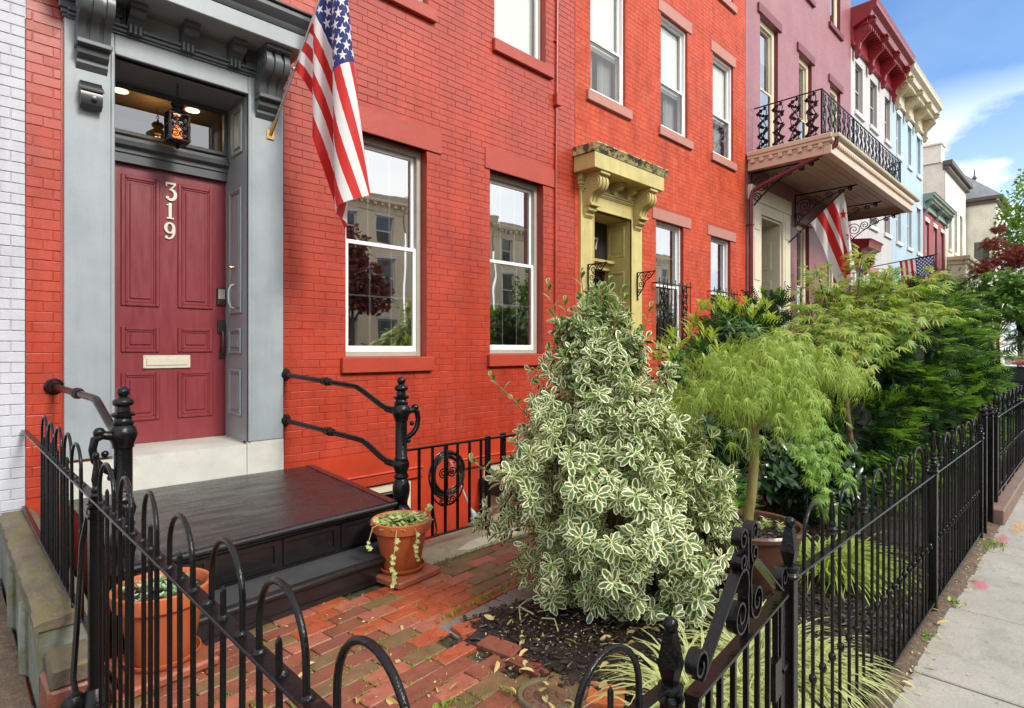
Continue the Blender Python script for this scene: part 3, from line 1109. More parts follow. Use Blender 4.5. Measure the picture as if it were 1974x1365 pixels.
def crown(s, hx0, hx1, out, z, m, worn=False, h=.15):
    c = MB()
    pr = [(0, 0), (out + .005, 0), (out + .02, .02), (out + .025, .045), (out + .06, .075), (out + .085, .105), (out + .085, h - .012), (out + .07, h), (0, h)]
    c.prism([(-o, z + zz) for (o, zz) in pr], 'x', hx0 - .05, hx1 + .05)
    c.box(hx0 - .07, hx1 + .07, -out - .11, .0, z + h + .001, z + h + .015, .004)
    return c.build('hood_crown', m, s, ang=30)


# ================================================================== the red house, number 319
L_B, H_B = .245, .0775
red = thing('brick_house', 'red painted brick house with maroon front door and grey door surround', 'house', (3.65, 0, 0))
RW1, RW2 = (3.05, 4.10, 1.53, 3.965), (5.11, 6.14, 1.555, 3.965)
RU1, RU2 = (3.08, 4.12, 5.66, 8.1), (5.19, 6.19, 5.69, 8.1)
RD = (1.0, 2.04, .60, 3.98)
RBW = (2.75, 3.88, -.85, .11)
RBW2 = (5.0, 5.75, -.85, .11)
mb = MB()
RDW = (.93, 2.11, .55, 4.05)
holed_wall(mb, .452, 6.845, -1.05, 11.2, [RW1, RW2, RU1, RU2, RDW, RBW, RBW2], .0050, .28)
mb.box(.452, 6.845, .28, .3, 8.3, 11.2)
wall = mb.build('wall', M['red'], red, smooth=False)
ops = [(.66, 2.385, .4, 4.73), (2.86, 4.31, 3.965, 4.235), (5.02, 6.37, 3.965, 4.235), (2.99, 4.17, 1.36, 1.53), (5.06, 6.22, 1.39, 1.555),
       (2.98, 4.215, 5.50, 5.66), (5.15, 6.315, 5.52, 5.69), RW1, RW2, RU1, RU2, RD]
cells = brick_cells(.452, 6.845, .50, 8.02, L_B, H_B, ops, 3)
brickwork(wall, cells, 0.0, M['red'], L_B, H_B, seed=4, parts=300)
# smooth base below the brick with a ledge over the basement windows
bb = MB()
holed_wall(bb, .452, 6.845, -1.04, .495, [RDW, RBW, RBW2], -.004, .10)
bb.box(2.55, 4.02, -.05, .0, .13, .235, .012)
bb.box(2.55, 4.02, -.062, .0, .235, .262, .01)
bb.box(4.40, 5.55, -.05, .0, .13, .235, .012)
bb.box(4.40, 5.55, -.062, .0, .235, .262, .01)
bb.build('plinth', M['red_base'], red)
for (x0, x1, z0, z1) in ((2.86, 4.31, 3.965, 4.232), (5.02, 6.37, 3.965, 4.232)):
    MB().box(x0, x1, -.014, .08, z0, z1, .006).build('lintel', M['red_trim'], red)
for (x0, x1, z0, z1) in ((2.99, 4.17, 1.362, 1.528), (5.06, 6.22, 1.392, 1.553), (2.98, 4.215, 5.502, 5.658), (5.15, 6.315, 5.522, 5.688)):
    sill(red, x0, x1, z0, z1, M['red_trim'], .055)
for h in (RW1, RW2):
    window(red, h, Y=.15, casing=.06, grid=(3, 2), split=.52, curtain=False)
for h in (RU1, RU2):
    window(red, h, Y=.13, casing=.04, grid=None, split=.5, shade=.97, curtain=False, glass='glass_thin')
for h in (RBW, RBW2):
    window(red, h, Y=.035, casing=.09, cm='cream', grid=None, curtain=False)
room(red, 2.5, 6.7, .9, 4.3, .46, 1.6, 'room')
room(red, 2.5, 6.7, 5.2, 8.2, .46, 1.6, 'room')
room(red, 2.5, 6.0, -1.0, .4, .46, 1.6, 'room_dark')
PR = dict(x=(.675, 1.0, 2.04, 2.372), top=3.98, bot=.75, hood=4.375, fh=.145, hx=(.605, 2.43), out=.40, recess=.64, mrev=M['grey'], csz=.95, cs=.01, cs2=-.0)
sur = portico(red, PR, M['grey'], M['grey_dark'])
crown(sur, .605, 2.43, .40, 4.521, M['grey_dark'])
# panels on the right reveal (seen) and the left one
for (y0, y1, z0, z1) in ((.12, .44, 1.955, 3.155), (.13, .45, 1.57, 1.816), (.13, .45, .977, 1.42), (.10, .36, 3.48, 3.93)):
    raised_panel(y0, y1, z0, z1, 2.038, M['grey'], sur, 'reveal_panel', 'x', .03)
hp = MB()
hp.tube([(2.02, .26, 2.235), (1.985, .26, 2.225), (1.965, .26, 2.18), (1.962, .26, 2.12), (1.965, .26, 2.06), (1.985, .26, 2.015), (2.02, .26, 2.005)], .009, 8)
hp.build('pull_handle', M['grey'], sur)
kb = MB().lathe([(.012, 0), (.010, .02), (.018, .03), (.016, .045), (.0, .05)], 0, 0, 12)
kb.xf(Matrix.Translation((2.022, .27, 2.40)) @ Matrix.Rotation(-PI / 2, 4, 'Y'))
kb.build('knob', M['brass'], sur)
# transom bar and transom light
tb = MB()
tb.prism([(.64, 3.285), (.52, 3.285), (.52, 3.36), (.505, 3.37), (.505, 3.405), (.46, 3.425), (.45, 3.465), (.475, 3.48), (.475, 3.50), (.64, 3.53)], 'x', 1.0, 2.04)
tb.build('transom_bar', M['grey_dark'], sur, ang=25)
tr = frame_mb(1.0, 2.04, 3.53, 3.985, .50, .56, .035)
tr.build('transom_frame', M['grey_dark'], sur)
MB().box(1.035, 2.005, .525, .531, 3.565, 3.95).build('transom_pane', M['glass_clear'], sur, smooth=False)
# lobby seen through the transom
lb = MB()
lb.box(.5, 3.0, 2.2, 2.3, .6, 4.25)
lb.box(.5, 3.0, .66, 2.3, 4.25, 4.35)
lb.box(.4, .5, .66, 2.3, .6, 4.25)
lb.box(2.4, 2.5, .66, 2.3, .6, 4.25)
lb.build('lobby', M['lobby'], red, smooth=False)
for (x, y) in ((1.98, 1.43), (1.307, 1.41)):
    l = MB().lathe([(.07, .0), (.07, .006), (.0, .006)], x, y, 20, 4.240)
    tag(l.build('recessed_light', M['warm_light']), 'glowing recessed ceiling light behind the transom glass, ' + ('nearer the lantern' if x > 1.6 else 'at its far end from the flag'), 'ceiling light', 'lit ceiling lights behind the transom')
pl = D.lights.new('lobby_lamp', 'POINT')
pl.energy = 9
pl.color = (1, .72, .4)
pl.shadow_soft_size = .12
plo = D.objects.new('lobby_lamp', pl)
pl.energy = 2.5
plo.location = (1.6, 1.4, 4.05)
COL.objects.link(plo)
# the door
door = MB().box(1.0, 2.05, .57, .62, .752, 3.285, .003).build('door', M['door'], red)
for (x0, x1) in ((1.152, 1.458), (1.608, 1.918)):
    for (z0, z1) in ((2.005, 3.188), (1.585, 1.82), (.96, 1.406)):
        raised_panel(x0, x1, z0, z1, .57, M['door'], door, 'door_panel', 'y', .034)


def stroke(mb, pts, ws, Y, dep):
    """a flat letter stroke of varying width in the XZ plane, with depth"""
    P = [Vector((p[0], 0, p[1])) for p in pts]
    n = len(P)
    vs = []
    for i in range(n):
        t = (P[min(i + 1, n - 1)] - P[max(i - 1, 0)]).normalized()
        q = Vector((-t.z, 0, t.x))
        for sg in (-1, 1):
            c = P[i] + q * sg * ws[i] / 2
            vs += [(c.x, Y - dep, c.z), (c.x, Y, c.z)]
    fs = []
    for i in range(n - 1):
        a, b = i * 4, i * 4 + 4
        fs += [(a, a + 2, b + 2, b), (a + 1, b + 1, b + 3, a + 3), (a, b, b + 1, a + 1), (a + 2, a + 3, b + 3, b + 2)]
    fs += [(0, 1, 3, 2), ((n - 1) * 4, (n - 1) * 4 + 2, (n - 1) * 4 + 3, (n - 1) * 4 + 1)]
    mb.add(vs, fs)


def arcp(cx, cz, rx, rz, a0, a1, n=14):
    return [(cx + rx * math.cos(math.radians(a0 + (a1 - a0) * i / n)), cz + rz * math.sin(math.radians(a0 + (a1 - a0) * i / n))) for i in range(n + 1)]


def numeral(ch, cx, z0, h, Y, dep, m, par, name='numeral'):
    mb = MB()
    w = h * .62
    t = h * .17
    th = h * .075
    if ch == '3':
        top = [(cx - w * .42, z0 + h * .965), (cx + w * .36, z0 + h * .965)]
        stroke(mb, top, [t * .62, t * .62], Y, dep)
        stroke(mb, [(cx - w * .40, z0 + h), (cx - w * .40, z0 + h * .78)], [th * 1.3, th * .8], Y, dep * .98)
        stroke(mb, [(cx + w * .34, z0 + h * .95), (cx - w * .10, z0 + h * .58)], [th, th], Y, dep * .96)
        p = arcp(cx - w * .06, z0 + h * .33, w * .40, h * .29, 105, -130, 20)
        stroke(mb, p, [th + (t - th) * max(0, math.sin(PI * i / 20)) ** .7 for i in range(21)], Y, dep * .94)
        mb.prism(arcp(cx - w * .31, z0 + h * .15, t * .52, t * .52, 0, 340, 14), 'y', Y - dep * .97, Y)
    elif ch == '1':
        stroke(mb, [(cx, z0), (cx, z0 + h)], [t, t], Y, dep)
        stroke(mb, [(cx - w * .32, z0 + th * .6), (cx + w * .32, z0 + th * .6)], [th * 1.2, th * 1.2], Y, dep * .97)
        stroke(mb, [(cx - w * .34, z0 + h * .86), (cx - w * .10, z0 + h * .89), (cx, z0 + h * .985)], [th, th * 1.1, th * .6], Y, dep * .95)
    elif ch == '9':
        p = arcp(cx, z0 + h * .66, w * .34, h * .29, 0, 360, 26)
        stroke(mb, p, [th + (t - th) * abs(math.cos(2 * PI * i / 26)) for i in range(27)], Y, dep)
        p = arcp(cx - w * .10, z0 + h * .47, w * .46, h * .44, 20, -105, 18)
        stroke(mb, p, [t * .9 - (t - th) * i / 18 * .8 for i in range(19)], Y, dep * .96)
        mb.prism(arcp(cx - w * .28, z0 + h * .10, t * .5, t * .5, 0, 340, 14), 'y', Y - dep * .93, Y)
    elif ch == '7':
        stroke(mb, [(cx - w * .42, z0 + h * .93), (cx + w * .42, z0 + h * .93)], [t * .8, t * .8], Y, dep)
        stroke(mb, [(cx - w * .40, z0 + h * .98), (cx - w * .40, z0 + h * .72)], [th * 1.3, th * .8], Y, dep * .97)
        stroke(mb, [(cx + w * .38, z0 + h * .92), (cx + w * .05, z0 + h * .5), (cx - w * .10, z0)], [th, t * .8, t], Y, dep * .95)
    return mb.build(name, m, par, ang=30)


numeral('3', 1.553, 3.015, .165, .5695, .014, M['cream_metal'], door)
numeral('1', 1.543, 2.840, .150, .5695, .014, M['cream_metal'], door)
numeral('9', 1.540, 2.650, .160, .5695, .014, M['cream_metal'], door)
ms = MB()
ms.box(1.322, 1.716, .553, .571, 1.435, 1.557, .004)
ms.box(1.348, 1.690, .545, .556, 1.462, 1.530, .006)
for (x, z) in ((1.335, 1.447), (1.703, 1.447), (1.335, 1.545), (1.703, 1.545)):
    ms.ball((x, .552, z), .006, 8)
ms.build('mail_slot', M['cream_metal'], door)
kp = MB()
kp.box(1.952, 2.036, .540, .571, 2.055, 2.222, .006)
kp.build('keypad_lock', M['bronze'], door)
MB().box(1.962, 2.026, .534, .541, 2.112, 2.210, .004).build('keypad_cover', M['nickel'], door)
hs = MB()
hs.box(1.962, 2.032, .548, .571, 1.775, 1.905, .004)
hs.box(1.975, 2.022, .548, .571, 1.525, 1.62, .004)
hs.tube([(1.997, .555, 1.80), (1.997, .515, 1.785), (1.997, .508, 1.76), (1.997, .508, 1.60), (1.997, .52, 1.575), (1.997, .555, 1.565)], .011, 8)
hs.box(1.985, 2.01, .535, .552, 1.835, 1.875, .003)
hs.build('handle', M['bronze'], door)
# stone threshold in two blocks
MB().hexa([(.672, -.025, .40), (2.030, -.025, .40), (2.030, .64, .40), (.672, .64, .40)], [(.672, -.022, .728), (2.030, -.022, .728), (2.030, .64, .752), (.672, .64, .752)]).build('threshold_stone', M['marble'], red, smooth=False)
MB().hexa([(2.034, -.028, .40), (2.374, -.028, .40), (2.374, .015, .40), (2.034, .015, .40)], [(2.034, -.026, .748), (2.374, -.026, .748), (2.374, .015, .749), (2.034, .015, .749)]).build('threshold_stone', M['marble'], red, smooth=False)
# security light on the left pilaster
se = thing('security_light', 'black boxy security light on the grey left door pilaster', 'security light', (.835, -.035, 3.60))
b_ = MB()
b_.prism([(-.033, 3.50), (-.07, 3.475), (-.125, 3.50), (-.135, 3.56), (-.125, 3.63), (-.085, 3.685), (-.033, 3.69)], 'x', .765, .905)
b_.build('housing', M['blackplastic'], se, ang=40)
MB().prism([(-.10, 3.655), (-.148, 3.61), (-.142, 3.60), (-.095, 3.64)], 'x', .758, .912).build('visor', mat('grey_visor', (.10, .10, .10), .35), se)
ln = MB().lathe([(.0, 0), (.018, 0), (.02, .012), (.0, .014)], 0, 0, 12)
ln.xf(Matrix.Translation((.85, -.134, 3.545)) @ Matrix.Rotation(PI / 2, 4, 'X'))
ln.build('sensor_lens', M['deck_edge'], se)

# downpipe-thin conduit on the red wall
cd = thing('wall_conduit', 'thin red painted conduit with junction box on red brick wall', 'conduit', (6.39, -.02, 1.2))
cm_ = MB()
cm_.tube([(6.43, -.022, 8.0), (6.405, -.022, 5.4), (6.385, -.022, 4.2), (6.375, -.022, 1.2)], .016, 8)
for z in (6.9, 6.1, 4.6, 3.4, 2.2):
    cm_.box(6.36, 6.425, -.028, .0, z, z + .02, .003)
cm_.build('pipe', M['red'], cd)
MB().box(6.355, 6.455, -.075, .0, 5.16, 5.34, .006).build('junction_box', M['red_trim'], cd)
red_ = red

# ================================================================== white painted house at the far left
wh = thing('painted_house', 'white painted brick house at the left edge beside the red house', 'house', (-2.8, 0, 0))
mb = MB()
holed_wall(mb, -6.0, .448, .42, 11.0, [(-2.2, -1.2, 1.6, 3.9), (-4.4, -3.4, 1.6, 3.9)], .0068, .28)
wwall = mb.build('wall', M['white_brick'], wh, smooth=False)
cells = brick_cells(-1.1, .448, .43, 5.2, L_B, H_B, [(-2.2, -1.1, 1.4, 4.1)], 8)
brickwork(wwall, cells, 0, M['white_brick'], L_B, H_B, seed=9, parts=300)
MB().box(-6.0, .446, -.02, .2, -1.05, .415, .004).build('plinth', M['grey_stucco'], wh, smooth=False)
for h in ((-2.2, -1.2, 1.6, 3.9), (-4.4, -3.4, 1.6, 3.9)):
    window(wh, h, Y=.14, curtain=False)
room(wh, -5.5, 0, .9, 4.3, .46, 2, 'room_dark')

# ================================================================== orange house
org = thing('brick_house', 'orange red brick house with mustard yellow portico and pink stone sills', 'house', (9.84, 0, 0))
OD = (7.275, 8.30, .90, 3.80)
OW = [(9.13, 10.10, 1.63, 3.95), (11.20, 12.10, 1.63, 3.95)]
OU = [(7.23, 8.18, 5.645, 7.73), (9.29, 10.25, 5.645, 7.73), (11.29, 12.23, 5.645, 7.73)]
OT = [(7.23, 8.18, 9.05, 11), (9.29, 10.25, 9.05, 11), (11.29, 12.23, 9.05, 11)]
mb = MB()
ODW = (7.20, 8.38, .85, 3.90)
holed_wall(mb, 6.852, 12.835, -.05, 12.0, [ODW] + OW + OU + OT, .0035, .28)
owall = mb.build('wall', M['orange_mortar'], org, smooth=False)
ops = [OD] + OW + OU + OT + [(6.93, 8.66, .3, 4.75)]
for (x0, x1) in ((9.0, 10.37), (11.06, 12.34)):
    ops.append((x0, x1, 3.95, 4.152))
for (x0, x1) in ((7.12, 8.32), (9.2, 10.40), (11.2, 12.32)):
    ops += [(x0, x1, 5.485, 5.645), (x0, x1, 7.73, 7.95), (x0, x1, 8.9, 9.05)]
for (x0, x1) in ((9.02, 10.22), (11.08, 12.22)):
    ops.append((x0, x1, 1.48, 1.63))
cells = brick_cells(6.852, 12.835, .95, 9.6, L_B, H_B, ops, 13, .004)
brickwork(owall, cells, 0.0, M['orange'], L_B, H_B, .004, seed=14, parts=300)
MB().box(6.854, 12.833, -.012, .05, -.05, .94, .01).build('plinth', M['brownstone'], org)
for o in ops[len([OD] + OW + OU + OT) + 1:]:
    nm = 'lintel' if abs(o[2] - 3.95) < .02 or abs(o[2] - 7.73) < .02 else 'sill'
    MB().box(o[0], o[1], -.05 if nm == 'sill' else -.016, .08, o[2] + .001, o[3] - .001, .006).build(nm, M['brownstone'], org)
for h in OW:
    window(org, h, Y=.10, casing=.03, cm='win_white', grid=(2, 2), split=.5)
for h in OU + OT:
    window(org, h, Y=.08, casing=.03, cm='win_white', grid=None, split=.42, shade=.62 if h in OU else .9, glass='glass_thin')
room(org, 8.8, 12.7, 1.0, 4.4, .46, 2.4, 'room')
room(org, 7.0, 12.7, 5.2, 8.2, .46, 2.0, 'room')
room(org, 7.0, 12.7, 8.7, 11.3, .46, 2.0, 'room')
PY = dict(x=(6.955, 7.275, 8.30, 8.63), top=3.80, bot=.95, hood=4.29, fh=.235, hx=(6.82, 8.73), out=.40, recess=.56, mrev=M['yellow'], csz=1.06, cs=-.0, cs2=.0)
sy = portico(org, PY, M['yellow'], M['yellow'])
cy_ = MB()
cy_.prism([(0, 4.526), (-.41, 4.526), (-.43, 4.56), (-.45, 4.60), (-.475, 4.625), (-.475, 4.64), (0, 4.66)], 'x', 6.79, 8.77)
cy_.build('hood_crown', M['yellow_worn'], sy, ang=30)
for (y0, y1, z0, z1) in ((.10, .44, 1.25, 2.95), (.10, .44, 3.20, 3.72)):
    raised_panel(y0, y1, z0, z1, 8.298, M['yellow'], sy, 'reveal_panel', 'x', .035)
tb = MB()
tb.prism([(.60, 2.98), (.40, 2.98), (.38, 3.06), (.30, 3.09), (.29, 3.13), (.60, 3.16)], 'x', 7.275, 8.30)
tb.build('transom_bar', M['yellow'], sy, ang=25)
MB().box(7.275, 8.30, .47, .50, 3.16, 3.80).build('transom_pane', M['dark_paint'], sy, smooth=False)
for (c, x) in (('3', 7.62), ('1', 7.80), ('7', 7.985)):
    numeral(c, x, 3.33, .20, .468, .006, M['cream_metal'], sy)
odr = MB().box(7.275, 8.30, .52, .56, .95, 2.985, .004).build('door', M['dark_paint'], org)
gr = MB()
gr.box(7.33, 7.36, .49, .52, .98, 2.95, .004)
gr.box(8.18, 8.21, .49, .52, .98, 2.95, .004)
gr.box(7.33, 8.21, .488, .519, 2.90, 2.93, .004)
for zz in (1.2, 1.62, 2.04, 2.46):
    for xx in (7.56, 7.98):
        for sg in (-1, 1):
            gr.tube([(xx + sg * p[0], .505, zz + p[1]) for p in spiral((.10, .10), .10, .02, PI, 4.4 * PI, 22)], .012, 5)
            gr.tube([(xx + sg * p[0], .505, zz + .25 + p[1]) for p in spiral((.08, .05), .085, .015, 0, 3 * PI, 18)], .011, 5)
gr.build('iron_grille', M['iron'], odr)
MB().box(8.262, 8.297, .22, .30, 2.05, 2.22, .01).build('doorbell', M['bronze'], sy)


def scroll_bracket(par, x, z, r, h, m, name='hanging_bracket'):
    mb = MB()
    mb.box(x - .012, x + .012, -.05, -.033, z - h, z, .003)
    mb.box(x - .012, x + .012, -.034 - r, -.034, z - .012, z + .004, .003)
    mb.tube([(x, -.04 - r * .93, z - .012), (x, -.04 - r * .72, z - .10), (x, -.04 - r * .45, z - h * .33), (x, -.04 - r * .30, z - h * .6), (x, -.045, z - h * .9)], .010, 6)
    for (cy, cz, rr, a0, a1) in ((.28, .17, .11, 0, 3.4 * PI), (.62, .11, .085, PI, 4.2 * PI), (.20, .42, .09, .5 * PI, 3.6 * PI), (.12, .68, .06, 0, 3 * PI)):
        p = spiral((-.04 - r * cy, z - h * cz * 1.05), rr * r * 2.0, .008, a0, a1, 24)
        mb.tube([(x, q[0], q[1]) for q in p], .008, 5)
    mb.ball((x, -.05, z - h), .018, 8)
    return mb.build(name, m, par)


scroll_bracket(org, 7.12, 2.93, .36, .46, M['iron'])
scroll_bracket(org, 8.47, 2.93, .36, .46, M['iron'])


def guard(par, x0, x1, z0, z1, m, out=.13):
    mb = MB()
    y = -out
    for z in (z0, z1):
        mb.box(x0 - .05, x1 + .05, y - .008, y + .008, z - .012, z + .012, .003)
        for x in (x0 - .04, x1 + .04):
            mb.box(x - .008, x + .008, y, .0, z - .01, z + .01)
    n = 9
    for i in range(n):
        x = x0 + (x1 - x0) * i / (n - 1)
        mb.box(x - .006, x + .006, y - .006, y + .006, z0, z1 + (.09 if i % 2 == 0 else .05), .002)
    for xc in (x0 + (x1 - x0) * .19, x0 + (x1 - x0) * .81):
        w = (x1 - x0) * .10
        z = z0 + .08
        sg = 1
        while z < z1 - .08:
            p = spiral((xc, z + .05), w, .012, -PI / 2 if sg > 0 else 1.5 * PI, (2.2 * PI if sg > 0 else -1.2 * PI), 18)
            mb.tube([(q[0], y, q[1]) for q in p], .011, 5)
            mb.ball((xc + sg * w * .5, y, z + .02), .022, 6)
            z += .11
            sg = -sg
    return mb.build('window_guard', m, par)


for h in OW:
    guard(org, h[0] - .10, h[1] + .02, 1.62, 2.80, M['iron'])
# stoop of the orange house with its iron rail
st = MB()
for k in range(5):
    st.box(6.95, 8.65, -.30 - .28 * (k + 1), -.02, 0 if k == 4 else .94 - .19 * (k + 1), .94 - .19 * k, .01)
st.build('stoop', M['brownstone'], org)
rl = MB()
for x in (6.95, 8.68):
    rl.tube([(x, -.05, 1.75), (x, -.5, 1.74), (x, -1.75, .92)], .02, 8)
    for k in range(8):
        y = -.1 - k * .23
        rl.tube([(x, y, .94 - .68 * max(0, -y - .3)), (x, y, 1.75 - .66 * max(0, -y - .5))], .008, 6)
rl.build('stoop_rail', M['iron'], org)


# ================================================================== mauve house with the iron balcony
pur = thing('brick_house', 'mauve brick house with long black iron balcony and cream door surround', 'house', (16.7, 0, 0))
PDH = (13.5, 14.8, .9, 4.75)
PLW = [(15.95, 16.87, 1.7, 4.95), (18.32, 19.2, 1.7, 4.95)]
PUW = [(13.62, 14.70, 6.25, 9.45), (16.10, 17.07, 6.25, 9.45), (18.58, 19.55, 6.25, 9.45)]
PTW = [(13.62, 14.70, 11.2, 13.6), (16.10, 17.07, 11.2, 13.6), (18.58, 19.55, 11.2, 13.6)]
mb = MB()
holed_wall(mb, 12.842, 20.6, -.05, 15.5, [PDH] + PLW + PUW + PTW, .0, .26)
mb.box(12.842, 20.6, 5, 5.2, -.05, 15.5)
mb.box(20.4, 20.597, .3, 5, 9, 15.5)
mb.build('wall', M['purple'], pur, smooth=False)
for h in PLW + PUW + PTW:
    mr = MB()
    for x in (h[0] + .001, h[1] - .013):
        mr.box(x, x + .012, .002, .09, h[2], h[3])
    mr.build('window_reveal', M['maroon'], pur, smooth=False)
    if h not in PUW:
        MB().box(h[0] - .12, h[1] + .12, -.07, .08, h[2] - .15, h[2] - .001, .008).build('sill', M['maroon'], pur)
    MB().box(h[0] - .14, h[1] + .14, -.05, .08, h[3] + .001, h[3] + .22, .01).build('lintel', M['maroon'], pur)
    window(pur, (h[0] + .014, h[1] - .014, h[2], h[3]), Y=.12, casing=.13, cm='cream', sm='cream', grid=None, split=.5, shade=.25)
room(pur, 13.2, 20.3, 1.0, 5.2, .46, 2.0, 'room')
room(pur, 13.2, 20.3, 6.0, 9.8, .46, 2.0, 'room')
room(pur, 13.2, 20.3, 10.9, 14, .46, 2.0, 'room')
# cream door surround
for (a, b) in ((13.0, 13.5), (14.8, 15.27)):
    p = MB().box(a, b, -.09, .02, .5, 5.0, .01)
    for (z0, z1) in ((1.2, 3.0), (3.2, 4.2), (4.35, 4.8)):
        p.box(a + .10, b - .10, -.105, -.085, z0, z1, .012)
    p.build('pilaster', M['cream'], pur)
MB().box(12.96, 15.32, -.10, .03, 5.0, 5.34, .01).build('entablature', M['cream'], pur)
MB().box(13.5, 14.8, -.08, .03, 4.752, 4.998, .006).build('frieze', M['cream'], pur)
rv = MB()
rv.box(14.74, 14.798, -.03, .9, .9, 4.75)
rv.box(13.502, 13.56, -.03, .9, .9, 4.75)
rv.box(13.56, 14.74, -.03, .9, 4.70, 4.75)
rv.build('reveal', M['cream'], pur, smooth=False)
for (z0, z1) in ((1.3, 3.35), (3.6, 4.3)):
    raised_panel(.18, .72, z0, z1, 14.74, M['cream'], pur, 'reveal_panel', 'x', .06)
MB().box(13.56, 14.74, .86, .92, .9, 4.7).build('door', M['dark_paint'], pur)
# balcony: deck, soffit planks, fascia with blocks, gutter, iron brackets and railing
bal = MB()
bal.box(12.90, 20.12, -1.70, -.02, 5.80, 6.02, .01).build('balcony_deck', M['balc_fascia'], pur)
for i in range(11):
    y0 = -1.55 + i * .138
    MB().box(13.02, 20.0, y0, y0 + .132, 5.775 + (i % 2) * .003, 5.799, .004).build('soffit_plank', M['plank'], pur)
fa = MB()
fa.box(12.90, 20.12, -1.74, -1.58, 5.62, 5.798, .008)
fa.box(12.90, 13.02, -1.578, -.02, 5.62, 5.798, .008)
fa.box(20.0, 20.12, -1.578, -.02, 5.62, 5.798, .008)
fa.box(12.84, 12.90, -1.76, -.02, 5.93, 6.03, .012)
fa.box(12.86, 12.90, -1.76, -.02, 5.86, 5.929, .012)
fa.build('balcony_fascia', M['balc_fascia'], pur)
bk = MB()
for i in range(8):
    y = -.14 - i * .20
    bk.box(12.845, 12.899, y - .045, y + .045, 5.765, 5.855, .012)
for i in range(52):
    x = 13.05 + i * .136
    bk.box(x - .04, x + .04, -1.79, -1.741, 5.80, 5.87, .01)
tag(bk.build('fascia_blocks', M['balc_fascia'], pur), kind='stuff')
gt = MB()
gp = [( -1.745 - .075 + .075 * math.cos(PI + PI * i / 8), 5.99 + .075 * math.sin(PI + PI * i / 8)) for i in range(9)]
gp2 = [(-1.745 - .075 + .066 * math.cos(PI + PI * i / 8), 5.99 + .066 * math.sin(PI + PI * i / 8)) for i in range(9)]
gt.prism(gp + gp2[::-1], 'x', 12.86, 20.28)
gt.box(12.85, 12.862, -1.895, -1.745, 5.915, 5.99)
gt.build('gutter', M['cream'], pur)
dp = MB()
dp.tube([(13.0, -1.82, 5.93), (12.99, -1.80, 5.80), (12.97, -1.68, 5.70), (12.91, -.30, 5.24), (12.90, -.14, 5.15), (12.90, -.10, 5.0), (12.90, -.10, .1)], .048, 10)
for z in (1.4, 2.9, 4.4):
    dp.box(12.84, 12.96, -.155, -.02, z, z + .03, .003)
dp.build('downpipe', M['maroon'], pur)


def big_bracket(par, x, zt, L, h):
    mb = MB()
    w = .035
    mb.box(x - w / 2, x + w / 2, -L, -.02, zt - .03, zt, .003)
    mb.box(x - w / 2, x + w / 2, -.05, -.02, zt - h, zt, .003)
    P = []
    for i in range(17):
        t = i / 16
        P.append((x, -.05 - L * .93 * t ** 1.15, zt - h * .93 * (1 - t) ** 1.6 - .03))
    mb.bar(P, (1, 0, 0), w, .022)
    for (cy, cz, r, a0, a1) in ((.16, .34, .20, .3, 4.2 * PI), (.36, .22, .15, PI, 5.0 * PI), (.56, .15, .10, 0, 3.7 * PI), (.74, .10, .07, PI, 4.6 * PI), (.88, .07, .05, 0, 3.5 * PI), (.09, .66, .11, 0, 3.6 * PI)):
        p = spiral((-.03 - L * cy, zt - .03 - h * cz), r * L / 1.5, .012, a0, a1, 26)
        mb.bar([(x, q[0], q[1]) for q in p], (1, 0, 0), w * .9, .020)
    return mb.build('scroll_bracket', M['iron'], par)


for x in (13.08, 15.75, 18.0, 19.95):
    big_bracket(pur, x, 5.615, 1.45, .82)


def lace_panel(w, h):
    """cast iron vine panel in the XZ plane, origin at the bottom centre"""
    r = random.Random(3)
    mb = MB()
    for sg in (-1, 1):
        pts = []
        for i in range(26):
            t = i / 25
            pts.append((sg * w * .30 * math.sin(t * 2.6 * PI + .5), 0, h * (.02 + .94 * t)))
        mb.tube(pts, .011, 5)
    for i in range(44):
        t = (i + .5) / 44
        cx = w * .34 * math.sin(t * 23) + r.uniform(-.02, .02)
        cz = h * (.04 + .93 * t)
        a = r.uniform(0, 2 * PI)
        s = r.uniform(.036, .060)
        q = [(cx + s * math.cos(a + k * PI / 3) * (1 if k % 2 == 0 else .55), r.uniform(-.008, .008), cz + s * math.sin(a + k * PI / 3) * (1 if k % 2 == 0 else .55)) for k in range(6)]
        n = len(mb.v)
        mb.add(q + [(p[0], p[1] + .012, p[2]) for p in q], [tuple(range(6)), tuple(range(11, 5, -1))] + [(k, (k + 1) % 6, 6 + (k + 1) % 6, 6 + k) for k in range(6)])
    for sg in (-1, 1):
        mb.tube([(p[0], 0, p[1]) for p in spiral((sg * w * .26, h * .09), w * .2, .01, PI * (sg > 0), PI * (sg > 0) + sg * 3.2 * PI, 18)], .011, 5)
        mb.tube([(sg * .02, 0, h * .02), (sg * w * .12, 0, h * .22), (sg * w * .05, 0, h * .4)], .009, 5)
    return mb.mesh('lace_panel', M['iron'], recalc=False)


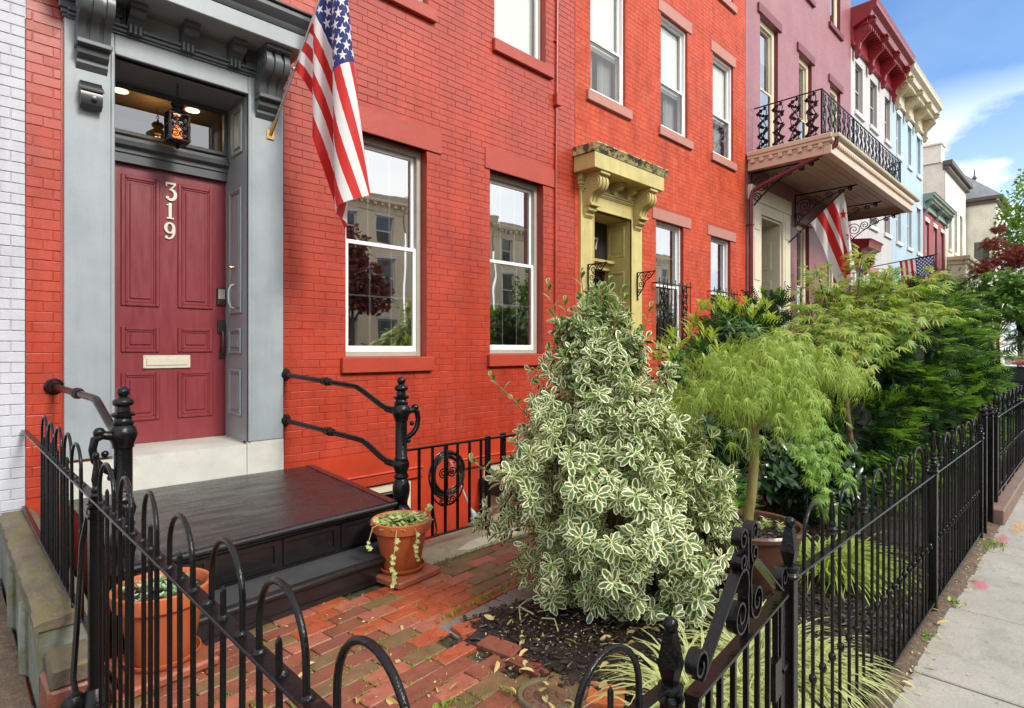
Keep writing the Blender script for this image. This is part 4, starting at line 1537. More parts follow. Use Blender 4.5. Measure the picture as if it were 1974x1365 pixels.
rail = MB()
bx0, bx1, by, bz0, bz1 = 13.25, 20.02, -1.45, 6.05, 7.12
for z in (bz0 + .02, bz1):
    rail.box(bx0, bx1, by - .015, by + .015, z - .012, z + .012, .003)
    rail.box(bx0 - .015, bx0 + .015, by, -.02, z - .0125, z + .0115, .003)
    rail.box(bx1 - .015, bx1 + .015, by, -.02, z - .0125, z + .0115, .003)
for (x, y) in ((bx0, by), (bx1, by), (bx0 + 2.25, by), (bx0 + 4.5, by)):
    rail.box(x - .018, x + .018, y - .018, y + .018, bz0 - .02, bz1 + .01, .003)
railing = rail.build('balcony_railing', M['iron'], pur)
lp = lace_panel(.28, 1.03)
for i in range(20):
    link('railing_panel', lp, railing, (bx0 + .18 + i * (bx1 - bx0 - .3) / 19.2, by, bz0 + .03))
for xx in (bx0, bx1):
    for i in range(4):
        o = link('railing_panel', lp, railing, (xx, by + .20 + i * .345, bz0 + .03))
        o.rotation_euler = (0, 0, PI / 2)
for h in PLW:
    guard(pur, h[0], h[1], 1.75, 2.75, M['iron'], .12)
# stoop
st = MB()
for k in range(5):
    st.box(12.98, 15.3, -.4 - .28 * (k + 1), -.02, 0 if k == 4 else .9 - .18 * (k + 1), .9 - .18 * k, .01)
st.build('stoop', M['maroon'], pur)
ih = MB()
ih.tube([(p[0], -.03, p[1]) for p in spiral((15.52, 2.42), .10, .03, PI / 2, 2.2 * PI, 18)], .012, 6)
ih.tube([(15.52, -.01, 2.52), (15.52, -.05, 2.60), (15.52, -.02, 2.66)], .012, 6)
ih.build('bell_pull', M['iron_rust'], pur)


# ================================================================== plainer houses farther along
def far_house(name, label, x0, x1, zt, wm, wins, tm, fm='white_trim', lint=None, extra=None, back=6, sides=True, Y=0.0, flip=None, cat='house', glass='far_glass'):
    h = thing(name, label, cat, ((x0 + x1) / 2, Y, 0))
    mb = MB()
    holed_wall(mb, x0, x1, -1.2, zt, wins, Y, .2)
    if sides:
        mb.box(x0 + .002, x0 + .02, Y + .2, Y + back, -1.2, zt)
        mb.box(x1 - .02, x1 - .002, Y + .2, Y + back, -1.2, zt)
        mb.box(x0 + .02, x1 - .02, Y + .2, Y + back, zt - .3, zt - .1)
    mb.build('wall', wm, h, smooth=False)
    for q in wins:
        a, b, c, d = q
        zm = (c + d) / 2
        f = frame_mb(a + .001, b - .001, c + .001, d - .001, Y + .10, Y + .17, .07, .004)
        f.box(a + .07, b - .07, Y + .11, Y + .16, zm - .03, zm + .03, .004)
        w = f.build('window', M[fm], h)
        MB().box(a + .06, b - .06, Y + .145, Y + .15, c + .06, d - .06).build('pane', M[glass], w, smooth=False)
        MB().box(a - .10, b + .10, Y - .07, Y + .06, c - .14, c - .002, .008).build('sill', tm, h)
        if lint:
            MB().box(a - .08, b + .08, Y - .03, Y + .06, d + .002, d + .2, .008).build('lintel', lint, h)
    return h


def cornice(h, x0, x1, z0, out, ht, m, md, nb, name='cornice'):
    c = MB()
    c.prism([(-.06, z0), (-.06, z0 + ht * .45), (-out * .75, z0 + ht * .62), (-out * .82, z0 + ht * .75), (-out, z0 + ht * .83), (-out, z0 + ht * .93), (-out - .04, z0 + ht), (.2, z0 + ht), (.2, z0)], 'x', x0 - .05, x1 + .05)
    c.box(x0 - .02, x1 + .02, -.10, 0, z0 - .04, z0 + .06, .01)
    o = c.build(name, m, h, ang=25)
    n = int((x1 - x0) / .22)
    d = MB()
    for i in range(n):
        x = x0 + .12 + i * .22
        d.box(x - .05, x + .05, -out * .62, -.05, z0 + ht * .47, z0 + ht * .60, .01)
    d.build('dentils', m, o)
    for i in range(nb):
        x = x0 + .22 + (x1 - x0 - .44) * i / (nb - 1)
        pr = [(0, .62), (out * .8, .62), (out * .82, .52), (out * .62, .44), (out * .66, .30), (out * .45, .18), (out * .25, .05), (out * .2, -.12), (out * .28, -.2), (out * .18, -.30), (.02, -.34)]
        b = MB()
        b.prism([(-.05 - o_ * .9, z0 + ht * zz) for (o_, zz) in pr], 'x', x - .10, x + .10)
        b.prism([(-.05 - o_, z0 + ht * zz) for (o_, zz) in pr], 'x', x - .05, x + .05)
        for sg in (-1, 1):
            b.tube([(x + sg * .10, p[0], p[1]) for p in spiral((-.05 - out * .42, z0 + ht * .38), out * .25, .02, 0, 3.2 * PI, 18)], .022, 5)
        b.box(x - .13, x + .13, -out * .9, -.05, z0 + ht * .60, z0 + ht * .655, .01)
        b.build('cornice_bracket', md, o, ang=30)
    return o


g3 = [(21.07, 21.90, 9.36, 10.96), (22.78, 23.64, 9.36, 10.96), (24.70, 25.45, 9.36, 10.96)]
g2 = [(22.70, 23.60, 5.92, 7.8), (24.66, 25.45, 5.92, 7.8)]
g1 = [(22.70, 23.60, 2.1, 4.25), (24.66, 25.45, 2.1, 4.25)]
gry = far_house('rendered_house', 'pale grey house with heavy maroon bracketed cornice and red door hood', 20.6, 25.70, 12.2, M['grey_house'], g3 + g2 + g1, M['white_trim'], 'casing', None)
cornice(gry, 20.62, 25.68, 11.32, .72, 1.15, M['maroon_trim'], M['maroon_trim'], 4)
for q in g1:
    MB().box(q[0] - .10, q[1] + .10, -.04, .06, q[3] + .002, q[3] + .24, .01).build('lintel', M['brownstone'], gry)
gd = MB()
gd.prism([(0, 4.62), (-.30, 4.70), (-.34, 4.80), (-.48, 4.86), (-.50, 5.02), (-.56, 5.10), (0, 5.16)], 'x', 20.66, 22.1)
gd.build('door_hood', M['maroon_trim'], gry, ang=30)
for x in (20.85, 21.95):
    console(gry, x, .2, 4.66, M['maroon_trim'], .95)
MB().box(21.0, 21.85, -.04, .02, .8, 4.3, .01).build('door', M['dark_paint'], gry)
for x in (20.92, 21.92):
    MB().box(x - .08, x + .08, -.05, .02, .8, 4.6, .01).build('pilaster', M['white_trim'], gry)

b3 = [(26.40, 27.12, 9.2, 10.82), (28.28, 28.90, 9.2, 10.82), (29.95, 30.65, 9.2, 10.82)]
b2 = [(26.40, 27.12, 5.85, 7.75), (28.20, 28.95, 5.85, 7.75), (29.95, 30.65, 5.85, 7.75)]
b1 = [(28.20, 28.95, 2.0, 4.2), (29.95, 30.65, 2.0, 4.2)]
blu = far_house('rendered_house', 'pale blue house with cream bracketed cornice and white sills', 25.72, 31.15, 12.0, M['blue_house'], b3 + b2 + b1, M['white_trim'], 'white_trim', M['white_trim'])
cornice(blu, 25.76, 31.10, 11.15, .72, 1.15, M['cream'], M['cream_dark'], 4)

rw = [(31.65, 32.45, 4.95, 7.45), (33.45, 34.30, 4.95, 7.45), (35.20, 36.0, 4.95, 7.45), (31.65, 32.45, 1.5, 3.9), (33.45, 34.30, 1.5, 3.9)]
rgh = far_house('low_house', 'low red house with sage green cornice beyond the pale blue house', 31.17, 36.4, 8.5, M['far_red'], rw, M['white_trim'], 'white_trim', M['white_trim'])
cornice(rgh, 31.2, 36.38, 7.95, .42, .62, M['far_green'], M['far_green'], 3)

cw = [(37.3, 38.2, 6.9, 9.2), (39.0, 39.9, 6.9, 9.2), (40.7, 41.6, 6.9, 9.2)]
crm = far_house('cream_house', 'tall cream brick house with chimney and side wall above the low red house', 36.42, 42.8, 11.2, M['far_cream'], cw, M['white_trim'], 'casing', None)
MB().box(36.40, 36.419, .02, 6.0, -1.2, 11.18).build('side_wall', M['far_cream'], crm, smooth=False)
co_ = MB()
co_.box(36.3, 42.8, -.32, .1, 11.0, 11.25, .02)
co_.box(36.34, 42.8, -.18, .1, 10.8, 10.999, .02)
co_.build('cornice', M['dark_eave'], crm)
ch = MB()
ch.box(36.30, 37.1, .15, 1.1, 11.2, 12.1, .01)
ch.box(36.22, 37.18, .08, 1.18, 12.1, 12.22, .02)
ch.lathe([(.42, 0), (.40, .15), (.28, .30), (.05, .38)], 36.7, .62, 12, 12.22)
ch.build('chimney', M['far_cream'], crm)
MB().prism([(1.2, 11.22), (6.0, 12.0), (6.0, 12.25), (1.2, 11.42)], 'x', 36.40, 42.7).build('roof', M['slate'], crm, smooth=False)
pc = MB()
pc.box(37.0, 42.5, -.75, -.002, -1.2, 6.2, .02)
pc.build('entrance_bay', M['cream'], crm)
pb = MB()
pb.box(36.85, 42.6, -.95, -.003, 6.2, 6.42, .02)
pb.box(36.92, 42.55, -.85, -.003, 6.0, 6.199, .02)
pb.build('bay_cornice', M['cream_dark'], crm)
wq = frame_mb(38.1, 39.9, 2.2, 4.6, -.82, -.76, .14, .01).build('window', M['white_trim'], crm)
MB().box(38.2, 39.8, -.79, -.78, 2.3, 4.5).build('pane', M['far_glass'], wq, smooth=False)
frame_mb(38.1, 39.9, 4.95, 5.75, -.79, -.76, .08, .01).build('panel_moulding', M['cream_dark'], crm)

tow = thing('bay_house', 'cream house with projecting square bay, dark eaves and slate roof', 'house', (45, -.7, 0))
tb = MB()
tb.box(43.0, 47.0, -1.35, 6, -1.2, 10.25)
tb.build('wall', M['far_cream'], tow, smooth=False)
ev = MB()
ev.box(42.7, 47.3, -1.7, 6.2, 10.25, 10.45, .02)
ev.box(42.85, 47.15, -1.5, 6.1, 10.05, 10.249, .02)
ev.build('eaves', M['dark_eave'], tow)
rf = MB()
rf.add([(42.8, -1.6, 10.46), (47.2, -1.6, 10.46), (47.2, 6, 10.46), (42.8, 6, 10.46), (44.6, .6, 12.6), (45.6, .6, 12.6), (45.6, 4, 12.6), (44.6, 4, 12.6)], [(0, 1, 5, 4), (1, 2, 6, 5), (2, 3, 7, 6), (3, 0, 4, 7), (4, 5, 6, 7)])
rf.build('roof', M['slate'], tow, smooth=False)
fn = MB().lathe([(.18, 0), (.2, .1), (.07, .25), (.05, .6), (.14, .75), (.05, .9), (.02, 1.3)], 44.3, -.2, 8, 11.2)
fn.build('finial', M['dark_eave'], tow)
for (y0, y1, z0, z1) in ((-1.15, -.25, 4.8, 8.0), (-1.15, -.25, 1.0, 3.9)):
    f = MB()
    f.box(42.95, 43.01, y0, y0 + .1, z0, z1)
    f.box(42.95, 43.01, y1 - .1, y1, z0, z1)
    f.box(42.951, 43.01, y0 + .1, y1 - .1, z1 - .1, z1)
    f.box(42.951, 43.01, y0 + .1, y1 - .1, z0, z0 + .1)
    f.box(42.952, 43.01, y0 + .1, y1 - .1, (z0 + z1) / 2 - .05, (z0 + z1) / 2 + .05)
    w = f.build('window', M['white_trim'], tow, smooth=False)
    MB().box(42.97, 42.98, y0 + .08, y1 - .08, z0 + .08, z1 - .08).build('pane', M['far_glass'], w, smooth=False)
# one more house closes the row
far_house('row_house', 'grey row house closing the view behind the trees', 47.1, 60, 9.5, M['opp_grey'], [(49, 50, 5, 7), (52, 53, 5, 7)], M['white_trim'])

# ================================================================== houses across the street (seen mirrored in the windows)
opp = [(-9, -3, 8.9, 'opp_red', 'red brick house across the street with white sills'),
       (-2.9, 4, 9.3, 'opp_grey', 'grey rendered house across the street'),
       (4.1, 10.8, 9.0, 'opp_red', 'dark red house across the street behind the tree'),
       (10.9, 17.2, 9.3, 'opp_cream', 'ochre cream house across the street mirrored in the large window'),
       (17.3, 23.6, 9.5, 'opp_cream', 'ochre cream house with bay across the street mirrored in the large window'),
       (23.7, 30.2, 9.2, 'opp_cream', 'pale ochre house across the street mirrored in the second window'),
       (30.3, 37, 9.6, 'opp_grey', 'grey house across the street farther along'),
       (37.1, 44, 9.3, 'opp_cream', 'last ochre house across the street')]
for (x0, x1, zt, m, lab) in opp:
    wv = []
    n = 3
    for i in range(n):
        a = x0 + (x1 - x0) * (i + .5) / n
        for (c, d) in ((1.1, 3.2), (4.3, 6.3), (7.0, 8.4)):
            wv.append((a - .5, a + .5, c, d))
    h = far_house('facing_house', lab, x0, x1, zt, M[m], wv, M['white_trim'], 'white_trim', M['white_trim'] if m != 'opp_red' else M['brownstone'])
    c = MB()
    c.prism([(.1, zt - .7), (-.05, zt - .7), (-.12, zt - .35), (-.35, zt - .25), (-.42, zt), (-.46, zt + .08), (.1, zt + .08)], 'x', x0, x1)
    for i in range(int((x1 - x0) / .4)):
        c.box(x0 + .1 + i * .4, x0 + .25 + i * .4, -.3, -.06, zt - .42, zt - .27)
    c.build('cornice', M[m], h, ang=25)
    h.rotation_euler = (0, 0, PI)
    h.location = ((x0 + x1) / 2, -19.6, 0)


# ================================================================== entry steps
steps = thing('entry_steps', 'wet black painted wooden entry platform and step before the maroon door', 'steps', (1.6, -1.0, 0))
DK = [(.69, -.03), (2.66, -.03), (2.475, -1.80), (.70, -1.95)]
mb = MB().prism(DK, 'z', .412, .450)
mb.build('deck', M['deck'], steps, ang=20)
brd = MB()
brd.hexa([(2.60, -.03, .452), (2.668, -.03, .452), (2.485, -1.82, .452), (2.425, -1.82, .452)][::1], [(2.60, -.03, .456), (2.668, -.03, .456), (2.485, -1.82, .456), (2.425, -1.82, .456)])
brd.build('edge_board', M['deck_side'], steps, smooth=False)


def edge_pt(t, y):
    """point along the skewed front line"""
    return (.70 + (2.475 - .70) * t, -1.95 + .15 * t + y)


def front_box(mb, t0, t1, y0, y1, z0, z1):
    a0, a1 = edge_pt(t0, y0), edge_pt(t1, y0)
    b0, b1 = edge_pt(t0, y1), edge_pt(t1, y1)
    mb.hexa([a0 + (z0,), a1 + (z0,), b1 + (z0,), b0 + (z0,)], [a0 + (z1,), a1 + (z1,), b1 + (z1,), b0 + (z1,)])


ns = MB()
pts0 = [edge_pt(-.005, -.012) + (.428,), edge_pt(1.005, -.012) + (.428,)]
ns.tube(pts0, .021, 10)
ns.tube([edge_pt(0, .012) + (.395,), edge_pt(1, .012) + (.395,)], .014, 8)
ns.build('nosing', M['deck_edge'], steps)
rs = MB()
front_box(rs, .005, .995, .035, .07, .17, .412)
for i in range(4):
    t0, t1 = .02 + i * .243, .02 + i * .243 + .22
    front_box(rs, t0, t1, .022, .036, .345, .375)
    front_box(rs, t0, t1, .022, .036, .195, .225)
    front_box(rs, t0, t0 + .012, .022, .036, .225, .345)
    front_box(rs, t1 - .012, t1, .022, .036, .225, .345)
rs.build('riser', M['deck_edge'], steps, smooth=False)
td = MB()
front_box(td, .0, .965, -.285, .04, .135, .168)
td.build('tread', M['deck'], steps, smooth=False)
tn = MB()
tn.tube([edge_pt(0, -.285) + (.151,), edge_pt(.968, -.285) + (.151,)], .018, 10)
tn.build('nosing', M['deck_edge'], steps)
tm = MB()
front_box(tm, .02, .945, -.262, .015, .168, .174)
for i in range(17):
    y = -.255 + i * .0158
    tm.tube([edge_pt(.022, y) + (.174,), edge_pt(.943, y) + (.174,)], .0048, 5)
tm.build('ribbed_mat', M['mat_rubber'], steps)
lr = MB()
front_box(lr, .005, .96, -.262, -.22, .0, .135)
front_box(lr, .005, .96, -.275, -.262, .0, .03)
lr.build('riser', M['deck_edge'], steps, smooth=False)
sd_ = MB()
sd_.hexa([(2.59, -.03, 0), (2.64, -.03, 0), (2.462, -1.78, 0), (2.41, -1.76, 0)], [(2.59, -.03, .411), (2.64, -.03, .411), (2.462, -1.78, .411), (2.41, -1.76, .411)])
sd_.hexa([(.70, -1.90, 0), (.74, -1.90, 0), (.74, -.03, 0), (.70, -.03, 0)], [(.70, -1.90, .411), (.74, -1.90, .411), (.74, -.03, .411), (.70, -.03, .411)])
sd_.build('side_board', M['deck_side'], steps, smooth=False)

NEWEL = [(.072, 0), (.075, .05), (.066, .07), (.066, .34), (.075, .36), (.06, .385), (.048, .405), (.05, .43), (.060, .47), (.067, .51), (.066, .55), (.055, .585), (.046, .605), (.056, .615), (.058, .63), (.046, .645), (.048, .66), (.058, .685), (.064, .71), (.060, .735), (.05, .755), (.054, .765), (.046, .775), (.0455, 1.05), (.053, 1.055), (.054, 1.07), (.058, 1.085), (.069, 1.11), (.070, 1.135), (.062, 1.165), (.05, 1.18), (.054, 1.187), (.054, 1.198), (.044, 1.205), (.042, 1.222), (.060, 1.232), (.062, 1.244), (.036, 1.258), (.032, 1.285), (.050, 1.294), (.053, 1.306), (.050, 1.322), (.030, 1.334), (.022, 1.342), (.028, 1.35), (.032, 1.365), (.028, 1.383), (.012, 1.396), (0, 1.398)]


def railing_set(lab, cat, nx, ny, wx, uz, low, side):
    t = thing('handrail', lab, cat, (nx, ny, 0))
    MB().lathe(NEWEL, nx, ny, 20).build('newel_post', M['iron'], t, ang=50)
    runs = [(uz, 1.30, 1.125, [0, .415, .68, .935])]
    if low:
        runs.append((low, .857, .705, [0, .44, .72, .935]))
    for (zw, zb, zn, s) in runs:
        def P(q, z, d=0):
            return (wx + (nx - wx) * q, ny * q + d, z)
        pts = [P(0, zw), P(.3, zw - (zw - zb) * .45), P(s[2] - .04, zb), P(s[2] + .0, zb - .008), P(s[2] + .045, zb - .04), P(.86, zn + .035), P(.91, zn + .012), P(.985, zn)]
        MB().tube(pts, .0235, 12).build('rail', M['iron_rust'], t, ang=60)
        fl = MB()
        d = Vector((nx - wx, ny, 0)).normalized()
        a = Vector((wx, 0, zw))
        fl.tube([a + d * q for q in (.004, .012, .018, .035, .05, .07)], [.058, .062, .052, .045, .038, .028], 16)
        fl.build('wall_flange', M['iron'], t, ang=40)
        cq = s[1]
        c0 = Vector(P(cq, zw - (zw - zb) * .63))
        cp = MB()
        dd = (Vector(P(cq + .03, zw - (zw - zb) * .68)) - c0).normalized()
        cp.tube([c0 + dd * q for q in (-.07, -.06, -.05, -.04, -.025, .0, .025, .04, .05, .06, .07)], [.026, .033, .034, .028, .037, .040, .037, .028, .034, .033, .026], 14)
        cp.build('rail_coupling', M['iron'], t, ang=50)
        MB().tube([P(.90, zn + .014), P(1.0, zn)], [.03, .034], 12).build('rail_socket', M['iron'], t, ang=60)
    # scrolled ear on the outer side of the newel
    e = MB()
    sx = side
    pts = [(nx + sx * .05, ny - .01, 1.125), (nx + sx * .10, ny - .02, 1.135), (nx + sx * .135, ny - .02, 1.115), (nx + sx * .145, ny - .02, 1.06), (nx + sx * .135, ny - .02, 1.0), (nx + sx * .10, ny - .02, .955), (nx + sx * .06, ny - .01, .925), (nx + sx * .03, ny, .91)]
    e.tube(pts, [.026, .024, .022, .020, .020, .021, .020, .018], 10)
    e.ball((nx + sx * .115, ny - .02, 1.15), .030, 10)
    e.ball((nx + sx * .088, ny - .015, 1.03), .020, 8)
    e.ball((nx + sx * .06, ny - .01, .895), .02, 8)
    e.build('scroll_ear', M['iron'], t, ang=60)
    return t


railing_set('black iron newel post with two wall rails beside the potted ivy', 'handrail', 2.555, -1.775, 2.395, 1.367, .922, 1)
railing_set('black iron newel post and rail at the left corner of the entry platform', 'handrail', .735, -1.73, .614, 1.328, None, -1)

# ================================================================== porch lantern
la = thing('porch_lantern', 'small pierced iron lantern glowing orange before the transom', 'lantern', (1.51, .2, 3.44))
LX, LY = 1.51, .20
l = MB()
for k in range(4):
    a0 = PI / 4 + k * PI / 2
    x, y = LX + .108 * math.cos(a0), LY + .108 * math.sin(a0)
    l.box(x - .009, x + .009, y - .009, y + .009, 3.47, 3.70, .002)
for z in (3.465, 3.695):
    l.box(LX - .088, LX + .088, LY - .088, LY + .088, z - .008, z + .008, .003)
l.build('cage', M['iron_rust'], la)
sc = MB()
for k in range(4):
    for sg in (-1, 1):
        for (zz, r) in ((3.52, .035), (3.585, .032), (3.65, .03)):
            pts = [(p[0], p[1]) for p in spiral((sg * .034, zz), r, .008, PI / 2, PI / 2 + sg * 3.4 * PI, 18)]
            M4 = Matrix.Translation((LX, LY, 0)) @ Matrix.Rotation(k * PI / 2, 4, 'Z')
            n0 = len(sc.v)
            sc.tube([(p[0], -.076, p[1]) for p in pts], .0055, 5)
            sc.xf(M4, n0)
    n0 = len(sc.v)
    sc.box(-.074, .074, -.078, -.074, 3.688, 3.692)
    sc.xf(M4, n0)
sc.build('scrollwork', M['iron_rust'], la)
MB().lathe([(.10, 0), (.085, .02), (.045, .05), (.035, .06), (.05, .075), (.055, .095), (.04, .115), (.012, .125), (.01, .14)], LX, LY, 16, 3.70).build('cap', M['iron'], la)
MB().lathe([(.004, 0), (.016, .01), (.012, .03), (.04, .045), (.075, .055)], LX, LY, 12, 3.40).build('finial', M['iron'], la)
chn = MB()
for i in range(6):
    z = 3.845 + i * .024
    q = [(LX + .010 * math.cos(a) * (i % 2), LY + .010 * math.cos(a) * (1 - i % 2), z + .016 * math.sin(a)) for a in [2 * PI * k / 10 for k in range(10)]]
    chn.tube(q, .003, 5, closed=True)
chn.build('chain', M['iron'], la)
MB().lathe([(.018, 0), (.036, .03), (.04, .06), (.028, .10), (.012, .135), (0, .15)], LX, LY, 10, 3.475).build('flame_glass', M['flame'], la)
ll = D.lights.new('lantern_lamp', 'POINT')
ll.energy = .25
ll.color = (1, .5, .2)
ll.shadow_soft_size = .03
llo = D.objects.new('lantern_lamp', ll)
llo.location = (LX, LY, 3.66)
COL.objects.link(llo)


# ================================================================== flags: cloth hung on a pole, settled by a small simulation
def starmask(nt, x, y, r):
    """1 inside a five pointed star of outer radius r centred at 0"""
    ang = mth(nt, 'ARCTAN2', x, y)
    k = 2 * PI / 5
    m = mth(nt, 'SUBTRACT', mth(nt, 'MULTIPLY', mth(nt, 'FRACT', mth(nt, 'ADD', mth(nt, 'DIVIDE', ang, k), 10.5)), k), k / 2)
    m = mth(nt, 'ABSOLUTE', m)
    rad = mth(nt, 'SQRT', mth(nt, 'ADD', mth(nt, 'MULTIPLY', x, x), mth(nt, 'MULTIPLY', y, y)))
    # edge from the tip (r,0deg) to the inner corner (.382r,36deg)
    t = Vector((1.0, 0))
    q = Vector((.382 * math.cos(PI / 5), .382 * math.sin(PI / 5)))
    e = q - t
    nrm = Vector((-e.y, e.x))
    if nrm.dot(t) < 0:
        nrm = -nrm
    nrm.normalize()
    c = nrm.dot(t)
    px = mth(nt, 'MULTIPLY', rad, mth(nt, 'COSINE', m))
    py = mth(nt, 'MULTIPLY', rad, mth(nt, 'SINE', m))
    d = mth(nt, 'ADD', mth(nt, 'MULTIPLY', px, nrm.x), mth(nt, 'MULTIPLY', py, nrm.y))
    return mth(nt, 'LESS_THAN', d, c * r)


def flagmat(kind):
    m = D.materials.new(kind + '_flag_cloth')
    m.use_nodes = True
    nt = m.node_tree
    b = nt.nodes['Principled BSDF']
    uv = N(nt, 'ShaderNodeUVMap')
    s = N(nt, 'ShaderNodeSeparateXYZ')
    nt.links.new(uv.outputs[0], s.inputs[0])
    u, v = s.outputs[0], s.outputs[1]
    red, white, blue = (.60, .022, .018), (.80, .79, .77), (.022, .030, .17)
    if kind == 'us':
        st = mth(nt, 'LESS_THAN', mth(nt, 'FRACT', mth(nt, 'MULTIPLY', v, 6.5)), .5)
        c = mixc(nt, st, white, red)
        can = mth(nt, 'MULTIPLY', mth(nt, 'LESS_THAN', u, .40), mth(nt, 'GREATER_THAN', v, 6 / 13))
        # staggered rows of stars on a half-offset lattice
        fx = mth(nt, 'MULTIPLY', mth(nt, 'DIVIDE', u, .40), 6.0)
        fy = mth(nt, 'MULTIPLY', mth(nt, 'DIVIDE', mth(nt, 'SUBTRACT', v, 6 / 13), 7 / 13), 5.0)
        masks = []
        for (ox, oy) in ((0, 0), (.5, .5)):
            gx = mth(nt, 'SUBTRACT', mth(nt, 'FRACT', mth(nt, 'ADD', fx, ox)), .5)
            gy = mth(nt, 'SUBTRACT', mth(nt, 'FRACT', mth(nt, 'ADD', fy, oy)), .5)
            masks.append(starmask(nt, mth(nt, 'MULTIPLY', gx, -1.0), mth(nt, 'MULTIPLY', gy, 1.0), .36))
        edge = mth(nt, 'MULTIPLY', mth(nt, 'MULTIPLY', mth(nt, 'GREATER_THAN', fx, .55), mth(nt, 'LESS_THAN', fx, 5.45)), mth(nt, 'MULTIPLY', mth(nt, 'GREATER_THAN', fy, .55), mth(nt, 'LESS_THAN', fy, 4.45)))
        sm = mth(nt, 'MAXIMUM', masks[0], mth(nt, 'MULTIPLY', masks[1], edge))
        cc = mixc(nt, sm, blue, white)
        c = mixc(nt, can, c, cc)
    else:
        # two red bars under three red stars on white
        b1 = mth(nt, 'MULTIPLY', mth(nt, 'GREATER_THAN', v, .20), mth(nt, 'LESS_THAN', v, .40))
        b2 = mth(nt, 'MULTIPLY', mth(nt, 'GREATER_THAN', v, .50), mth(nt, 'LESS_THAN', v, .70))
        f = mth(nt, 'MAXIMUM', b1, b2)
        for cx in (.22, .5, .78):
            gx = mth(nt, 'MULTIPLY', mth(nt, 'SUBTRACT', u, cx), 1.6)
            gy = mth(nt, 'SUBTRACT', v, .85)
            f = mth(nt, 'MAXIMUM', f, starmask(nt, gx, gy, .115))
        c = mixc(nt, f, white, red)
    nt.links.new(c, b.inputs['Base Color'])
    b.inputs['Roughness'].default_value = .55
    b.inputs['Sheen Weight'].default_value = .2
    b.inputs['Specular IOR Level'].default_value = .25
    tr = N(nt, 'ShaderNodeBsdfTranslucent')
    nt.links.new(c, tr.inputs[0])
    mx = N(nt, 'ShaderNodeMixShader')
    mx.inputs[0].default_value = .3
    nt.links.new(b.outputs[0], mx.inputs[1])
    nt.links.new(tr.outputs[0], mx.inputs[2])
    nt.links.new(mx.outputs[0], nt.nodes['Material Output'].inputs[0])
    return m


M['us'] = flagmat('us')
M['dc'] = flagmat('district')


def settle(H0, H1, L, nu, nv, start, steps=260, seed=1, wind=(0, 0, 0), iters=14, squeeze=1.0):
    rg = np.random.default_rng(seed)
    H0, H1, start = np.array(H0, float), np.array(H1, float), np.array(start, float)
    v = np.linspace(0, 1, nv)[None, :, None]
    u = np.linspace(0, 1, nu)[:, None, None]
    du, dv = L / (nu - 1), np.linalg.norm(H1 - H0) / (nv - 1)
    start = start / np.linalg.norm(start)
    P = H0 + (H1 - H0) * v + start * u * L
    P = P + rg.normal(0, .012, P.shape) * (u > 0)
    nrm = np.cross(H1 - H0, start)
    nrm /= np.linalg.norm(nrm)
    P = P + nrm * (.05 * np.sin(v * 9 + u * 3 + seed) * u)
    Q = P.copy()
    hoist = P[0].copy()
    g = np.array([0, 0, -9.8]) * (1 / 45.) ** 2
    W = np.array(wind, float) * (1 / 45.) ** 2
    cons = []
    for (di, dj, rest, k) in ((1, 0, du, 1), (0, 1, dv, 1), (1, 1, math.hypot(du, dv), .6), (1, -1, math.hypot(du, dv), .6), (2, 0, 2 * du, .12), (0, 2, 2 * dv, .12)):
        cons.append((di, dj, rest, k))
    for s_ in range(steps):
        Vv = (P - Q) * .965
        Q = P.copy()
        P = P + Vv + g + W * (1 + .3 * math.sin(s_ * .2))
        P[0] = hoist
        for it in range(iters):
            for (di, dj, rest, k) in cons:
                for par in (0, 1):
                    i0 = np.arange(0, nu - di)
                    if di:
                        i0 = i0[(i0 // di) % 2 == par]
                    if dj >= 0:
                        j0 = np.arange(0, nv - dj)
                    else:
                        j0 = np.arange(-dj, nv)
                    if not di:
                        j0 = j0[(j0 // dj) % 2 == par]
                    A = np.ix_(i0, j0)
                    B = np.ix_(i0 + di, j0 + dj)
                    d = P[B] - P[A]
                    ln = np.linalg.norm(d, axis=2, keepdims=True) + 1e-9
                    corr = d * ((ln - rest) / ln) * (.5 * k)
                    P[A] += corr
                    P[B] -= corr
                P[0] = hoist
    return P


def flag(name, lab, base, tip, H0, H1, L, start, m, mp, seed, pr=.0125, wind=(0, 0, 0), group=None, bracket=None, nu=44, nv=28):
    t = thing(name, lab, 'flag', base, group)
    MB().tube([base, tip], pr, 10).build('pole', mp, t)
    P = settle(H0, H1, L, nu, nv, start, seed=seed, wind=wind)
    V = P.reshape(-1, 3)
    I = np.arange(nu * nv).reshape(nu, nv)
    F = np.stack([I[:-1, :-1].ravel(), I[1:, :-1].ravel(), I[1:, 1:].ravel(), I[:-1, 1:].ravel()], 1)
    uu, vv = np.meshgrid(np.linspace(0, 1, nu), np.linspace(0, 1, nv), indexing='ij')
    UV = np.stack([uu.ravel(), vv.ravel()], 1)
    c = link('cloth', np_mesh('cloth', V, F, m, UV, off=base_of(t), smooth=True), t)
    b = Vector(base)
    d = (Vector(tip) - b).normalized()
    if bracket:
        k = MB()
        k.tube([b - d * .02, b + d * .12], pr * 1.6, 12)
        k.box(b.x - .035, b.x + .035, b.y + .0, b.y + .012, b.z - .06, b.z + .03, .003)
        k.build('bracket', bracket, t)
    return t


def lerp(a, b, t):
    return tuple(a[i] + (b[i] - a[i]) * t for i in range(3))


